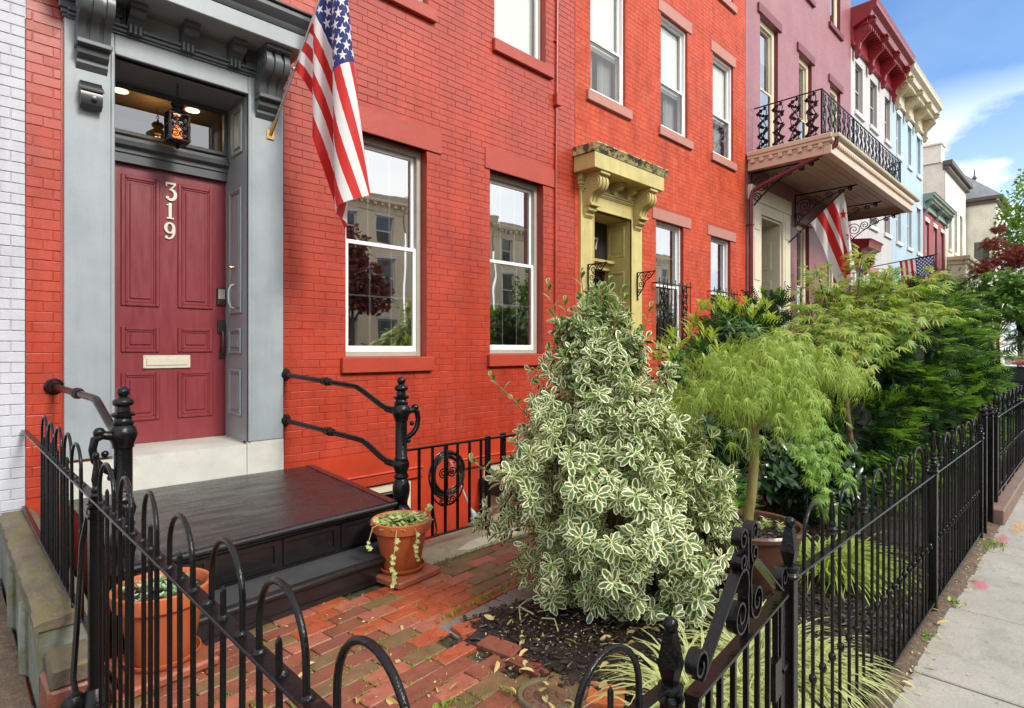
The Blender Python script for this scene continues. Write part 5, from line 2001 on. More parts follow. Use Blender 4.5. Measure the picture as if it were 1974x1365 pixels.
fb = (2.245, -.045, 3.672)
el, az = math.radians(57), math.radians(14)
fd = (math.sin(az) * math.cos(el), -math.cos(az) * math.cos(el), math.sin(el))
ft = tuple(fb[i] + fd[i] * 1.86 for i in range(3))
flag('national_flag', 'large American flag hanging from steel pole on the grey door surround', fb, ft, lerp(fb, ft, .335), lerp(fb, ft, .95), 1.70, (.42, -.05, -.85), M['us'], M['steel'], 3, wind=(.55, .1, 0), bracket=M['brass'])
f = D.objects['national_flag']
rg_ = MB()
for s_ in (.335,):
    q = Vector(lerp(fb, ft, s_))
    rg_.lathe([(.022, -.012), (.026, 0), (.022, .012)], q.x, q.y, 10, q.z)
rg_.build('clip_ring', M['steel'], f)
db, dt = (15.12, -.10, 4.30), (15.63, -1.22, 5.50)
flag('district_flag', 'white flag with two red bars and red stars by the cream door', db, dt, lerp(db, dt, .38), lerp(db, dt, .97), 1.70, (.45, -.05, -.85), M['dc'], M['iron'], 5, pr=.016, wind=(2.2, -.3, 0), nu=36, nv=24)
ub, ut = (22.2, -.05, 4.38), (22.5, -1.95, 4.66)
flag('national_flag', 'small American flag hanging straight from a level pole above the hedge', ub, ut, lerp(ub, ut, .47), lerp(ub, ut, .95), 1.45, (0, .02, -1), M['us'], M['iron'], 8, pr=.016, nu=30, nv=20)

# ================================================================== iron fences
PICK = .0068


def arch_pts(half, zb, zr, zt, n=12):
    """inverted U in the (u,z) plane"""
    h = zt - zr
    zc = zt - half * 1.05
    pts = [(-half, zb), (-half, (zb + zc) / 2), (-half, zc)]
    for i in range(1, n):
        a = PI - PI * i / n
        pts.append((half * math.cos(a), zc + half * 1.05 * math.sin(a)))
    pts += [(half, zc), (half, (zb + zc) / 2), (half, zb)]
    return pts


def finial_mesh(name, s=1.0, m=None):
    pr = [(.008, 0), (.012, .004), (.016, .010), (.012, .018), (.018, .024), (.020, .032), (.013, .040), (.016, .048), (.016, .055), (.011, .062), (.0115, .072), (.0145, .088), (.0105, .118), (.0068, .150), (.0065, .158), (.0105, .164), (.0115, .172), (.009, .181), (.0, .185)]
    return MB().lathe([(r * s, z * s) for (r, z) in pr], 0, 0, 10).mesh(name, m or M['iron'], ang=50)


FIN = finial_mesh('finial', .92)
POSTFIN = finial_mesh('post_finial', 1.12)
KNOB = MB().lathe([(.008, -.016), (.011, -.013), (.014, -.004), (.0145, .004), (.011, .013), (.008, .016)], 0, 0, 8).mesh('collar_knob', M['iron'], ang=60)

# the fence running from the wall to the street, close to the photographer
FX = .44
f1 = thing('iron_fence', 'black hooped iron fence running from the house wall toward the street, nearest the viewer', 'fence', (FX, -2.4, 0))


def rail_box(mb, x0, x1, y0, y1, z, t=.009):
    mb.box(x0, x1, y0, y1, z - t / 2, z + t / 2, .002)


mb = MB()
rail_box(mb, FX - .019, FX + .019, -4.87, -.02, 1.012)
mb.build('rail', M['iron_rust'], f1)
mb = MB()
rail_box(mb, FX - .014, FX + .014, -2.80, -.02, .45)
mb.build('rail', M['iron'], f1)
mb = MB()
rail_box(mb, FX - .014, FX + .014, -4.87, -2.80, .09)
mb.build('rail', M['iron'], f1)
C0 = -3.022
HALF = .104
SP = .308
amesh = {}
k = -7
for k in range(-6, 10):
    yc = C0 - SP * k
    if yc > -.1 or abs(yc + 2.80) < .12:
        continue
    zb = .43 if yc > -2.8 else .06
    zt = 1.182 + .045 * max(0, (yc + 3.0) / 3.0)
    key = (zb, round(zt, 2))
    if key not in amesh:
        amesh[key] = MB().tube([(0, p[0], p[1]) for p in arch_pts(HALF, zb, 1.012, round(zt, 2), 16)], PICK, 8).mesh('hoop', M['iron'], ang=70)
        amesh[key, 's'] = MB().tube([(0, 0, zb), (0, 0, 1.075), (0, 0, 1.082), (0, 0, 1.09)], [PICK, PICK, PICK * .8, .001], 8).mesh('short_picket', M['iron'], ang=40)
    link('hoop', amesh[key], f1, (FX, yc, 0))
    link('picket', amesh[key, 's'], f1, (FX, yc, 0))
# small collars where bars pass the rail
col = MB()
for k in range(-6, 10):
    yc = C0 - SP * k
    if yc > -.1 or yc < -4.9 or abs(yc + 2.80) < .12:
        continue
    for d in (-HALF, 0, HALF):
        col.lathe([(.013, 0), (.011, .006), (.008, .009)], FX, yc + d, 8, 1.0165)
tag(col.build('rail_collars', M['iron'], f1), kind='stuff')


def post(par, x, y, z0, z1, w=.022, fin=POSTFIN, name='post', foot=False):
    p = MB()
    p.box(x - w, x + w, y - w, y + w, z0, z1, .003)
    for zz in (z1 - .012, z1 - .05):
        p.box(x - w * 1.35, x + w * 1.35, y - w * 1.35, y + w * 1.35, zz, zz + .014, .004)
    if foot:
        p.lathe([(.06, 0), (.065, .06), (.05, .10), (.045, .16), (.062, .20), (.05, .24), (.03, .27)], x, y, 12, z0)
    p.build(name, M['iron'], par, ang=35)
    link('post_finial', fin, par, (x, y, z1 + .001))


post(f1, FX, -2.80, .0, .99, .024, foot=True)
br_ = MB()
br_.tube([(FX - .0, -2.70, .99), (FX - .02, -2.63, .80), (FX - .05, -2.72, .50), (FX - .07, -2.78, .32), (FX - .05, -2.86, .14), (FX, -2.86, .05)], .011, 7)
br_.tube([(FX, -2.44, .80), (FX, -2.8, .985)], .009, 7)
br_.ball((FX - .07, -2.80, .22), .045, 10, sz=1.2)
br_.ball((FX - .02, -2.87, .13), .05, 10)
br_.build('brace', M['iron'], f1)

# street side fence, left of the gate
FY = -4.87
f2 = thing('iron_fence', 'short black hooped iron fence panel left of the scrolled gate', 'fence', (.85, FY, 0))
mb = MB()
rail_box(mb, FX + .30, 1.22, FY - .016, FY + .016, .80)
mb.build('rail', M['iron'], f2)
mb = MB()
rail_box(mb, FX + .30, 1.22, FY - .014, FY + .014, .09)
mb.build('rail', M['iron'], f2)
ha = MB().tube([(p[0], 0, p[1]) for p in arch_pts(.105, .06, .80, .962, 16)], PICK * 1.15, 8).mesh('hoop', M['iron'], ang=70)
hs_ = MB().tube([(0, 0, .06), (0, 0, .88), (0, 0, .89)], [PICK, PICK, .001], 8).mesh('short_picket', M['iron'], ang=40)
for xc in (1.01,):
    link('hoop', ha, f2, (xc, FY, 0))
    link('picket', hs_, f2, (xc, FY, 0))

# gate with wrought scrolls
gt_ = thing('garden_gate', 'black iron garden gate with large flat bar scrolls on top', 'gate', (1.63, -4.88, 0))
GA = Vector((1.975, -4.862, 0))
GB = Vector((1.235, -4.935, 0))
gdv = (GA - GB)
GLN = gdv.length
gdv.normalize()
gnv = Vector((-gdv.y, gdv.x, 0))


def gp_(u, z, o=0):
    q = GB + gdv * u + gnv * o
    return (q.x, q.y, z)


def gbox(mb, u0, u1, o0, o1, z0, z1):
    mb.hexa([gp_(u0, z0, o0), gp_(u1, z0, o0), gp_(u1, z0, o1), gp_(u0, z0, o1)], [gp_(u0, z1, o0), gp_(u1, z1, o0), gp_(u1, z1, o1), gp_(u0, z1, o1)])


mb = MB()
gbox(mb, 0, GLN, -.019, .019, .795, .804)
gbox(mb, 0, GLN, -.016, .016, .10, .11)
gbox(mb, .0, .024, -.016, .016, .06, .795)
gbox(mb, GLN - .05, GLN - .004, -.009, .009, .06, .795)
gbox(mb, GLN - .085, GLN - .078, -.009, .009, .06, .795)
mb.build('gate_frame', M['iron_rust'], gt_, smooth=False)
gpk = MB().box(-.007, .007, -.007, .007, .10, .797).mesh('gate_picket', M['iron'], smooth=False)
for i in range(6):
    q = gp_(.085 + i * .098, 0)
    o = link('picket', gpk, gt_, (q[0], q[1], 0))
    o.rotation_euler = (0, 0, math.atan2(gdv.y, gdv.x))
lk = MB()
gbox(lk, GLN - .12, GLN - .055, -.012, .012, .50, .62)
lk.tube([gp_(GLN - .03, .56), gp_(GLN + .04, .56)], .014, 8)
lk.build('latch', M['iron_rust'], gt_)


def half_scroll(f):
    P = spiral((.045, .865), .012, .042, 1.2 * PI + PI, -.35 * PI, 14)
    P = P + [(.055, .825), (.075, .835), (.10, .852), (.16, .893), (.22, .935), (.27, .968), (.305, .992), (.335, 1.005), (.362, 1.0), (.378, .982), (.383, .95), (.378, .915)]
    P += spiral((.325, .885), .056, .012, .12 * PI, -3.1 * PI, 34)
    return [f(p) for p in P]


def lyre(f):
    P = spiral((.345, 1.085), .010, .030, 2.6 * PI, .1 * PI, 16)[:]
    P = P + [(.378, 1.065), (.379, 1.04), (.372, 1.02)] + spiral((.345, 1.025), .028, .009, -.1 * PI, -2.6 * PI, 18)
    return [f(p) for p in P]


CU = GLN * .5
for sg in (1, -1):
    fn_ = (lambda p: gp_(p[0] - .392 + CU, p[1])) if sg == 1 else (lambda p: gp_(CU + .392 - p[0], p[1]))
    MB().bar(half_scroll(fn_), gnv, .030, .0065).build('gate_scroll', M['iron'], gt_, ang=40)
    MB().bar(lyre(fn_), gnv, .028, .006).build('gate_scroll', M['iron'], gt_, ang=40)
MB().bar([gp_(CU, .80), gp_(CU, .93), gp_(CU, 1.08)], gnv, .022, .008).build('gate_stem', M['iron'], gt_)
for (x, y, z, lab) in ((1.255, -4.87, .80, 'black iron gate post with ball topped spear finial left of the scrolled gate'), (2.03, -4.865, .885, 'black iron gate post with ball topped spear finial between gate and long fence')):
    gpz = thing('gate_post', lab, 'gate post', (x, y, 0))
    p = MB()
    p.box(x - .020, x + .020, y - .020, y + .020, -.02, z - .045, .003)
    p.lathe([(.022, 0), (.030, .006), (.032, .016), (.024, .026), (.030, .034), (.031, .044), (.022, .05)], x, y, 14, z - .05)
    p.build('shaft', M['iron_rust'] if x > 2 else M['iron'], gpz, ang=35)
    sp = MB()
    for (w0, w1, z0, z1) in ((.014, .023, .0, .045), (.023, .012, .045, .125)):
        sp.hexa([(x - w0, y - w0, z + z0), (x + w0, y - w0, z + z0), (x + w0, y + w0, z + z0), (x - w0, y + w0, z + z0)], [(x - w1, y - w1, z + z1), (x + w1, y - w1, z + z1), (x + w1, y + w1, z + z1), (x - w1, y + w1, z + z1)])
    sp.ball((x, y, z + .14), .019, 12)
    sp.build('spear_finial', M['iron'], gpz, ang=30)

# long street fence right of the gate
f3 = thing('iron_fence', 'long black iron fence with hoops and spear finials beside the sidewalk', 'fence', (4.2, FY, 0))
mb = MB()
rail_box(mb, 2.06, 6.30, FY - .017, FY + .017, .842)
mb.build('rail', M['iron'], f3)
mb = MB()
rail_box(mb, 2.06, 6.30, FY - .014, FY + .014, .055, .012)
mb.build('rail', M['iron'], f3)
A3 = MB().tube([(p[0], 0, p[1]) for p in arch_pts(.105, .05, .842, 1.052, 16)], PICK, 8).mesh('hoop', M['iron'], ang=70)
S3 = MB().tube([(0, 0, .05), (0, 0, .925), (0, 0, .937)], [PICK, PICK, .001], 8).mesh('short_picket', M['iron'], ang=40)
T3 = MB().tube([(0, 0, .05), (0, 0, .885)], PICK, 8).mesh('tall_picket', M['iron'], ang=40)
x = 2.235
k = 0
while x < 6.25:
    q = k % 4
    if abs(x - 4.36) > .05:
        if q == 0:
            link('hoop', A3, f3, (x, FY, 0))
            link('picket', S3, f3, (x, FY, 0))
            link('collar_knob', KNOB, f3, (x, FY, .42))
        elif q in (1, 3):
            link('collar_knob', KNOB, f3, (x, FY, .42))
        else:
            link('picket', T3, f3, (x, FY, 0))
            link('finial', FIN, f3, (x, FY, .884))
            link('collar_knob', KNOB, f3, (x, FY, .42))
    x += .1065
    k += 1
for (px_) in (4.36, 6.30):
    post(f3, px_, FY, .0, .90, .020)
MB().box(4.335, 4.385, FY + .02, FY + .035, .0, .86, .003).build('flat_stay', M['iron'], f3)
# neighbour's fence beyond, on a brown stone kerb, with an open gate
MB().box(6.95, 17.5, -4.97, -4.80, -.02, .135, .01).build('fence_kerb', M['kerb'])
tag(D.objects['fence_kerb'], kind='structure')
f4 = thing('iron_fence', 'neighbouring black iron fence on a brown stone kerb at the far right', 'fence', (11, FY, .13))
mb = MB()
rail_box(mb, 7.3, 17.4, FY - .017, FY + .017, .95)
mb.build('rail', M['iron_rust'], f4)
mb = MB()
rail_box(mb, 7.3, 17.4, FY - .014, FY + .014, .20, .012)
mb.build('rail', M['iron'], f4)
A4 = MB().tube([(p[0], 0, p[1]) for p in arch_pts(.105, .135, .95, 1.15, 12)], PICK, 6).mesh('hoop', M['iron'], ang=70)
T4 = MB().tube([(0, 0, .135), (0, 0, .99)], PICK, 6).mesh('tall_picket', M['iron'], ang=40)
for i in range(94):
    x = 7.38 + i * .107
    q = i % 4
    if q == 0:
        link('hoop', A4, f4, (x, FY, 0))
    elif q == 2:
        link('picket', T4, f4, (x, FY, 0))
        link('finial', FIN, f4, (x, FY, .99))
    link('collar_knob', KNOB, f4, (x, FY, .55))
post(f4, 7.28, FY, .1, 1.0, .024)
g4 = thing('garden_gate', 'rusty black iron gate standing open beyond the long fence', 'gate', (6.9, -4.6, 0))
mb = MB()
for (x, y, zt) in ((6.50, FY, 1.02), (6.92, FY - .0, 1.0)):
    mb.box(x - .025, x + .025, y - .025, y + .025, -.02, zt, .003)
    mb.lathe([(.02, 0), (.034, .012), (.034, .03), (.022, .04), (.032, .055), (.03, .07), (.012, .085), (.018, .10), (.0, .12)], x, y, 10, zt)
mb.build('post', M['iron_rust'], g4)
mb = MB()
for i in range(7):
    x = 6.56 + i * .052
    mb.box(x - .007, x + .007, -4.86 + i * .006, -4.846 + i * .006, .10, .98 if i % 2 else .90)
mb.hexa([(6.53, -4.87, .86), (6.9, -4.83, .86), (6.9, -4.81, .86), (6.53, -4.85, .86)], [(6.53, -4.87, .875), (6.9, -4.83, .875), (6.9, -4.81, .875), (6.53, -4.85, .875)])
mb.hexa([(6.53, -4.87, .12), (6.9, -4.83, .12), (6.9, -4.81, .12), (6.53, -4.85, .12)], [(6.53, -4.87, .40), (6.9, -4.83, .40), (6.9, -4.81, .40), (6.53, -4.85, .40)])
mb.build('leaf', M['iron_rust'], g4, smooth=False)

rj = random.Random(77)
for o in D.objects:
    if o.name.split('.')[0] in ('hoop', 'picket', 'finial'):
        o.rotation_euler = (rj.gauss(0, .004), rj.gauss(0, .004), rj.gauss(0, .03) if o.name.startswith('hoop') else o.rotation_euler[2])
        o.location = o.location + Vector((rj.gauss(0, .0012), rj.gauss(0, .0012), rj.gauss(0, .0015)))

# ================================================================== basement railing, hose, tool
ra = thing('basement_railing', 'low black iron railing guarding the basement well beside the steps', 'railing', (3.4, -1.76, 0))
mb = MB()
for bb_ in ((2.60, 4.9, -1.778, -1.742, .808, .826), (2.60, 3.45, -1.775, -1.745, .075, .088), (3.745, 4.9, -1.775, -1.745, .10, .113)):
    MB().box(*bb_, .003).build('rail', M['iron_rust'], ra)
bp = MB().box(-.010, .010, -.010, .010, .08, .812, .002).mesh('bar', M['iron'], smooth=False)
for i in range(6):
    link('bar', bp, ra, (2.735 + i * .132, -1.76, 0))
for i in range(8):
    link('bar', bp, ra, (3.86 + i * .132, -1.76, 0))
for (x, y) in ((3.475, -1.76), (3.72, -1.70)):
    MB().box(x - .021, x + .021, y - .021, y + .021, .0, .84, .003).build('post', M['iron_rust'], ra, smooth=False)
hz = thing('garden_hose', 'black garden hose coiled on an iron scroll hanger behind the railing', 'hose', (3.12, -1.68, .3))
mb = MB()
r = random.Random(4)
pts = []
for i in range(9 * 28):
    a = 2 * PI * i / 28
    lap = i // 28
    rr = .165 + .020 * math.sin(lap * 2.3) + .006 * math.sin(3 * a + lap)
    pts.append((3.10 + rr * math.cos(a) * .95 + .008 * math.sin(lap * 5), -1.69 + .018 * math.sin(lap * 3.1 + a * .5) + .004 * lap, .565 + rr * 1.04 * math.sin(a) - .006 * lap))
mb.tube(pts, .0085, 6)
mb.tube([(2.95, -1.68, .50), (2.935, -1.67, .38), (2.945, -1.67, .24), (2.965, -1.68, .13), (2.955, -1.70, .09), (2.92, -1.72, .07)], .0085, 7)
mb.build('coil', M['hose'], hz, ang=80)
hg = MB()
for sg in (-1, 1):
    hg.tube([(p[0], -1.665, p[1]) for p in spiral((3.10 + sg * .05, .56), .048, .01, PI * (sg > 0), PI * (sg > 0) + sg * 3.6 * PI, 22)], .006, 6)
    hg.tube([(p[0], -1.665, p[1]) for p in spiral((3.10 + sg * .052, .315), .042, .01, PI * (sg > 0), PI * (sg > 0) + sg * 3.6 * PI, 22)], .006, 6)
hg.tube([(3.10 + .17 * math.cos(a), -1.665, .44 + .165 * math.sin(a)) for a in [PI + PI * i / 16 for i in range(17)]], .007, 6)
hg.tube([(3.10, -1.66, .28), (3.10, -1.66, .80)], .007, 6)
hg.build('hanger', M['iron'], hz)
tl = thing('garden_tool', 'thin handled garden tool with pale blue scoop leaning behind the railing', 'garden tool', (3.40, -1.60, .02))
MB().tube([(3.22, -1.55, .62), (3.41, -1.62, .15)], .009, 8).build('handle', M['wood'], tl)
MB().tube([(3.405, -1.62, .17), (3.42, -1.625, .14), (3.435, -1.63, .10), (3.445, -1.635, .05), (3.45, -1.64, .02)], [.012, .024, .036, .036, .02], 12).build('scoop', M['paleblue'], tl)
MB().tube([(3.55, -1.60, .16), (3.66, -1.58, .30)], .009, 8).build('prop_bar', M['wood'], tl)

# ================================================================== pots
POT = [(.0, .012), (.128, .012), (.133, .02), (.178, .262), (.180, .268), (.198, .272), (.206, .278), (.214, .335), (.214, .345), (.208, .350), (.198, .348), (.192, .335), (.186, .305), (.0, .305)]
SAU = [(.0, 0), (.140, 0), (.150, .004), (.166, .030), (.166, .036), (.160, .036), (.146, .014), (.0, .012)]


def block(name, lab, cx, cy, w, d, h, rz, m, group=None):
    r = random.Random(int(cx * 100))
    mb = MB().box(-w / 2, w / 2, -d / 2, d / 2, 0, h, .012)
    mb.v = [(x + r.uniform(-.004, .004), y + r.uniform(-.004, .004), z + r.uniform(-.002, .002)) for (x, y, z) in mb.v]
    mb.xf(Matrix.Translation((cx, cy, 0)) @ Matrix.Rotation(rz, 4, 'Z'))
    o = mb.build(name, m, None, ang=25)
    return tag(o, lab, 'paving block', group)


block('paving_block', 'square wet reddish block under the potted ivy', 2.34, -2.10, .40, .40, .052, .15, M['plinth'])
block('paving_block', 'square block under the potted sedum behind the iron fence', .80, -2.27, .40, .40, .05, .10, M['plinth'])


def pot(lab, x, y, z, s=1.0):
    t = thing('flower_pot', lab, 'flower pot', (x, y, z))
    MB().lathe([(r * s, zz * s + .008) for (r, zz) in POT[:-1]] + [(.0, .305 * s)], x, y, 36, z).build('pot', M['terracotta'], t, ang=40)
    MB().lathe([(r * s, zz * s) for (r, zz) in SAU], x, y, 36, z).build('saucer', M['terracotta'], t, ang=40)
    o = MB().lathe([(.0, .318 * s), (.1 * s, .325 * s), (.19 * s, .312 * s)][::-1], x, y, 24, z).build('soil', M['soil'], t)
    return t


potR = pot('terracotta pot of trailing ivy on a reddish block beside the steps', 2.34, -2.10, .052)
potL = pot('terracotta pot of pale succulents behind the hooped fence', .80, -2.27, .05, 1.05)

# big glazed pot of the weeping maple
bpt = thing('glazed_pot', 'large brown glazed pot holding the weeping maple', 'flower pot', (3.86, -3.93, .02))
MB().lathe([(.0, 0), (.20, 0), (.22, .02), (.30, .25), (.325, .36), (.33, .38), (.352, .39), (.356, .415), (.345, .43), (.32, .425), (.305, .39), (.30, .36), (0, .36)], 3.86, -3.93, 40, .02).build('pot', M['glazed'], bpt, ang=40)
MB().lathe([(.315, .365), (.2, .39), (.0, .395)], 3.86, -3.93, 24, .02).build('soil', M['mulch'], bpt)

# ================================================================== low wall of mossy coping under the fence
cw_ = thing('garden_wall', 'low mossy stone coping wall under the hooped fence at lower left', 'wall', (.40, -1.3, 0))
cpm = MB()
NXc, NYc = 7, 46
for i in range(NYc + 1):
    for j in range(NXc + 1):
        y = -2.24 + 2.22 * i / NYc
        x = .300 + .21 * j / NXc
        z = .425 + R.uniform(-.006, .006) - (.02 if j in (0, NXc) else 0) - (.05 * max(0, (-y - 2.0)) / .24)
        cpm.v.append((x + R.uniform(-.005, .005), y, z))
for i in range(NYc):
    for j in range(NXc):
        a0 = i * (NXc + 1) + j
        cpm.f.append((a0, a0 + 1, a0 + NXc + 2, a0 + NXc + 1))
        cpm.mi.append(0)
n0 = len(cpm.v)
for i in range(NYc + 1):
    y = -2.24 + 2.22 * i / NYc
    cpm.v.append((.300 + R.uniform(-.004, .004), y, .33))
    cpm.v.append((.51, y, .33))
for i in range(NYc):
    a0 = i * (NXc + 1)
    cpm.f += [(a0, a0 + NXc + 1, n0 + 2 * i + 2, n0 + 2 * i), (a0 + NXc, n0 + 2 * i + 1, n0 + 2 * i + 3, a0 + 2 * NXc + 1)]
    cpm.mi += [0, 0]
cpm.f.append(tuple([j for j in range(NXc + 1)] + [n0 + 1, n0]))
cpm.mi.append(0)
cpm.build('coping', M['coping'], cw_, recalc=True, ang=40)
MB().box(.318, .50, -2.22, -.02, -.1, .33).build('wall_face', M['old_render'], cw_, smooth=False)
for (y, x) in ((-1.05, .318), (-1.75, .318)):
    MB().tube([(x, y, -.05), (x - .004, y, .15), (x, y, .32)], .035, 10).build('buttress', M['old_render'], cw_)
for i, (z0, z1, y0, y1, x0, x1) in enumerate(((-.05, .065, -2.50, -2.235, .315, .49), (.07, .15, -2.49, -2.235, .322, .48), (.155, .245, -2.48, -2.24, .335, .492))):
    b = MB().box(x0, x1, y0, y1, z0, z1, .01)
    b.v = [(p[0] + R.uniform(-.006, .006), p[1] + R.uniform(-.006, .006), p[2] + R.uniform(-.004, .004)) for p in b.v]
    b.build('brick', M['brickB' if i < 2 else 'coping'], cw_, ang=25)

# ================================================================== small things on the ground
cap = thing('drain_cap', 'round brown iron drain cap in a pale collar half under mulch', 'drain cap', (1.99, -3.80, .0))
MB().lathe([(.107, -.03), (.132, -.03), (.132, .016), (.128, .022), (.112, .022), (.107, .014), (.107, -.03)], 1.99, -3.80, 32, caps=False).build('collar', M['coping'], cap)
lid = MB()
lid.lathe([(.0, .004), (.104, .004), (.104, .012), (.10, .014), (.060, .014), (.058, .010), (.054, .010), (.052, .014), (.0, .014)][::1], 1.99, -3.80, 32)
for k_ in range(14):
    a = 2 * PI * k_ / 14
    lid.box(1.99 + .082 * math.cos(a) - .006, 1.99 + .082 * math.cos(a) + .006, -3.80 + .082 * math.sin(a) - .006, -3.80 + .082 * math.sin(a) + .006, .012, .0175)
lid.build('lid', M['iron_rust'] if False else mat('brown_iron', (.15, .075, .045), .5, .2, 20, bump=.4, bs=80), cap, ang=40)
let = MB()
def flat_letter(mb, strokes, ox, oy, s, rot, z):
    ca, sa = math.cos(rot), math.sin(rot)
    for st in strokes:
        mb.bar([(ox + (x * ca - y * sa) * s, oy + (x * sa + y * ca) * s, z) for (x, y) in st], (0, 0, 1), .008, .009)
Cc = [[(.35 + .5 * math.cos(math.radians(a)), .5 + .5 * math.sin(math.radians(a))) for a in range(50, 311, 26)]]
Hh = [[(0, 0), (0, 1)], [(.7, 0), (.7, 1)], [(0, .5), (.7, .5)]]
rot = math.radians(-44)
flat_letter(let, Cc, 1.955, -3.790, .055, rot, .016)
flat_letter(let, Hh, 1.99, -3.826, .050, rot, .016)
let.build('lettering', D.materials['brown_iron'], cap, smooth=False)
ts = MB().add([(2.06, -3.98, .03), (2.20, -3.90, .035), (2.25, -4.06, .05), (2.13, -4.13, .04), (2.06, -3.98, .018), (2.20, -3.90, .022), (2.25, -4.06, .036), (2.13, -4.13, .026)], [(0, 1, 2, 3), (7, 6, 5, 4), (0, 4, 5, 1), (1, 5, 6, 2), (2, 6, 7, 3), (3, 7, 4, 0)]).build('clay_shard', mat('bright_terracotta', (.55, .13, .04), .5, .1, 9), smooth=False)
tag(ts, 'bright orange terracotta shard lying on the black mulch', 'clay shard')
# chalk drawings on the sidewalk
for i, (x, y, rx, ry, c) in enumerate(((5.05, -5.02, .16, .05, 0), (6.35, -5.0, .30, .05, 0), (7.0, -5.06, .35, .07, 1))):
    pts = []
    for k_ in range(20):
        a = 2 * PI * k_ / 20
        pts.append((x + rx * math.cos(a) * R.uniform(.7, 1.1), y + ry * math.sin(a) * R.uniform(.7, 1.1)))
    MB().prism(pts, 'z', .0025, .0035).build('chalk_mark', D.materials.get('chalk%d' % c) or chalkmat('chalk%d' % c, ((.66, .20, .26), (.70, .42, .20))[c]), sw, smooth=False)
# dark blue car in the side street
car = thing('parked_car', 'dark blue parked car half hidden behind the hedge at far right', 'car', (21.2, -4.4, -.2))
bd = MB()
prof = [(-6.0, .25), (-6.05, .55), (-5.9, .80), (-5.2, .90), (-4.75, 1.35), (-3.6, 1.40), (-2.95, .98), (-2.35, .90), (-2.2, .60), (-2.25, .25)]
bd.prism([(y, z - .2) for (y, z) in prof], 'x', 20.35, 22.05)
bd.build('body', M['car'], car, ang=25)
gl = MB()
gl.prism([(-5.10, .76), (-4.72, 1.10), (-3.62, 1.14), (-3.05, .82)], 'x', 20.335, 22.065)
gl.build('side_window', M['far_glass'], car, smooth=False)
for y in (-5.35, -2.95):
    for x in (20.42, 21.98):
        w = MB().lathe([(.0, -.1), (.2, -.1), (.31, -.09), (.33, -.05), (.33, .05), (.31, .09), (.2, .1), (0, .1)], 0, 0, 20)
        w.xf(Matrix.Translation((x, y, .13)) @ Matrix.Rotation(PI / 2, 4, 'Y'))
        w.build('wheel', M['tyre'], car)
for y in (-5.5, -2.6):
    MB().box(20.33, 20.36, y - .22, y + .22, .38, .48, .01).build('side_light', M['nickel'], car)


# ================================================================== plants
def leaf_tpl(L=1.0, w=.38, fold=.16, curl=.18, ts=(.22, .5, .8), ws=(.78, 1.0, .62)):
    V, U = [(0, 0, 0)], [(1.0, 0)]
    for t, k in zip(ts, ws):
        z0 = -curl * t * t
        hw = w * L * .5 * k
        V += [(-hw, t * L, z0 + fold * hw), (0, t * L, z0), (hw, t * L, z0 + fold * hw)]
        U += [(1.0, t), (.5, t), (1.0, t)]
    V.append((0, L, -curl))
    U.append((1.0, 1))
    n = len(ts)
    F = [(0, 3, 2, 1)]
    for i in range(n - 1):
        a = 1 + 3 * i
        F += [(a, a + 1, a + 4, a + 3), (a + 1, a + 2, a + 5, a + 4)]
    a = 1 + 3 * (n - 1)
    F.append((a, a + 1, a + 2, len(V) - 1))
    return np.array(V, float), np.array(F, int), np.array(U, float)


def palm_tpl(n=7, spread=2.5, w=.17, curl=.22):
    V, F, U = [], [], []
    for i in range(n):
        q = i / (n - 1) * 2 - 1
        a = q * spread * .5 * 1.15
        l = 1.0 - .42 * abs(q) ** 1.3
        d = np.array((math.sin(a), math.cos(a)))
        s = np.array((d[1], -d[0]))
        b = len(V)
        for (t, k, z) in ((0, .12, 0), (.45, 1.0, -.05), (1.0, 0, -curl)):
            if t in (0, 1.0):
                V.append((d[0] * t * l, d[1] * t * l, z))
                U.append((.5, t))
            else:
                for sg in (-1, 1):
                    V.append((d[0] * t * l + sg * s[0] * w * .5 * l, d[1] * t * l + sg * s[1] * w * .5 * l, z))
                    U.append((.5 + .5 * sg, t))
        F.append((b, b + 2, b + 3, b + 1))
    return np.array(V, float), np.array(F, int), np.array(U, float)


def needle_tpl(n=8, nl=.30, w=.085):
    V, F, U = [], [], []
    def q(a, b, c, d):
        i = len(V)
        V.extend([a, b, c, d])
        U.extend([(0, 0), (1, 0), (1, 1), (0, 1)])
        F.append((i, i + 1, i + 2, i + 3))
    q((-.012, 0, 0), (.012, 0, 0), (.008, 1, -.10), (-.008, 1, -.10))
    for i in range(n):
        t = (i + .6) / n
        z = -.10 * t * t
        l = nl * (1 - .45 * t)
        for sg in (-1, 1):
            b = np.array((0, t, z))
            tip = b + np.array((sg * l * .82, l * .55, .03))
            wv = np.array((0, w, 0))
            q(tuple(b - wv * .3), tuple(b + wv * .7), tuple(tip + wv * .25), tuple(tip - wv * .25))
    return np.array(V, float), np.array(F, int), np.array(U, float)


def strand_tpl(n=9, seed=0, w=.030):
    r = random.Random(seed)
    V, F, U = [], [], []
    for i in range(n):
        a = (i / (n - 1) - .5) * 2.4 + r.uniform(-.22, .22)
        l = 1.0 - .35 * abs(a) / 1.2 + r.uniform(-.18, .18)
        dx, dy = math.sin(a), math.cos(a)
        b = len(V)
        for k in range(4):
            t = k / 3
            x = dx * t * l * (1 - .35 * t)
            y = dy * t * l
            z = -.55 * t * t * l
            ww = w * (1 - .75 * t) * .5
            V += [(x - dy * ww, y + dx * ww, z), (x + dy * ww, y - dx * ww, z)]
            U += [(0, t), (1, t)]
        for k in range(3):
            F.append((b + 2 * k, b + 2 * k + 1, b + 2 * k + 3, b + 2 * k + 2))
    return np.array(V, float), np.array(F, int), np.array(U, float)


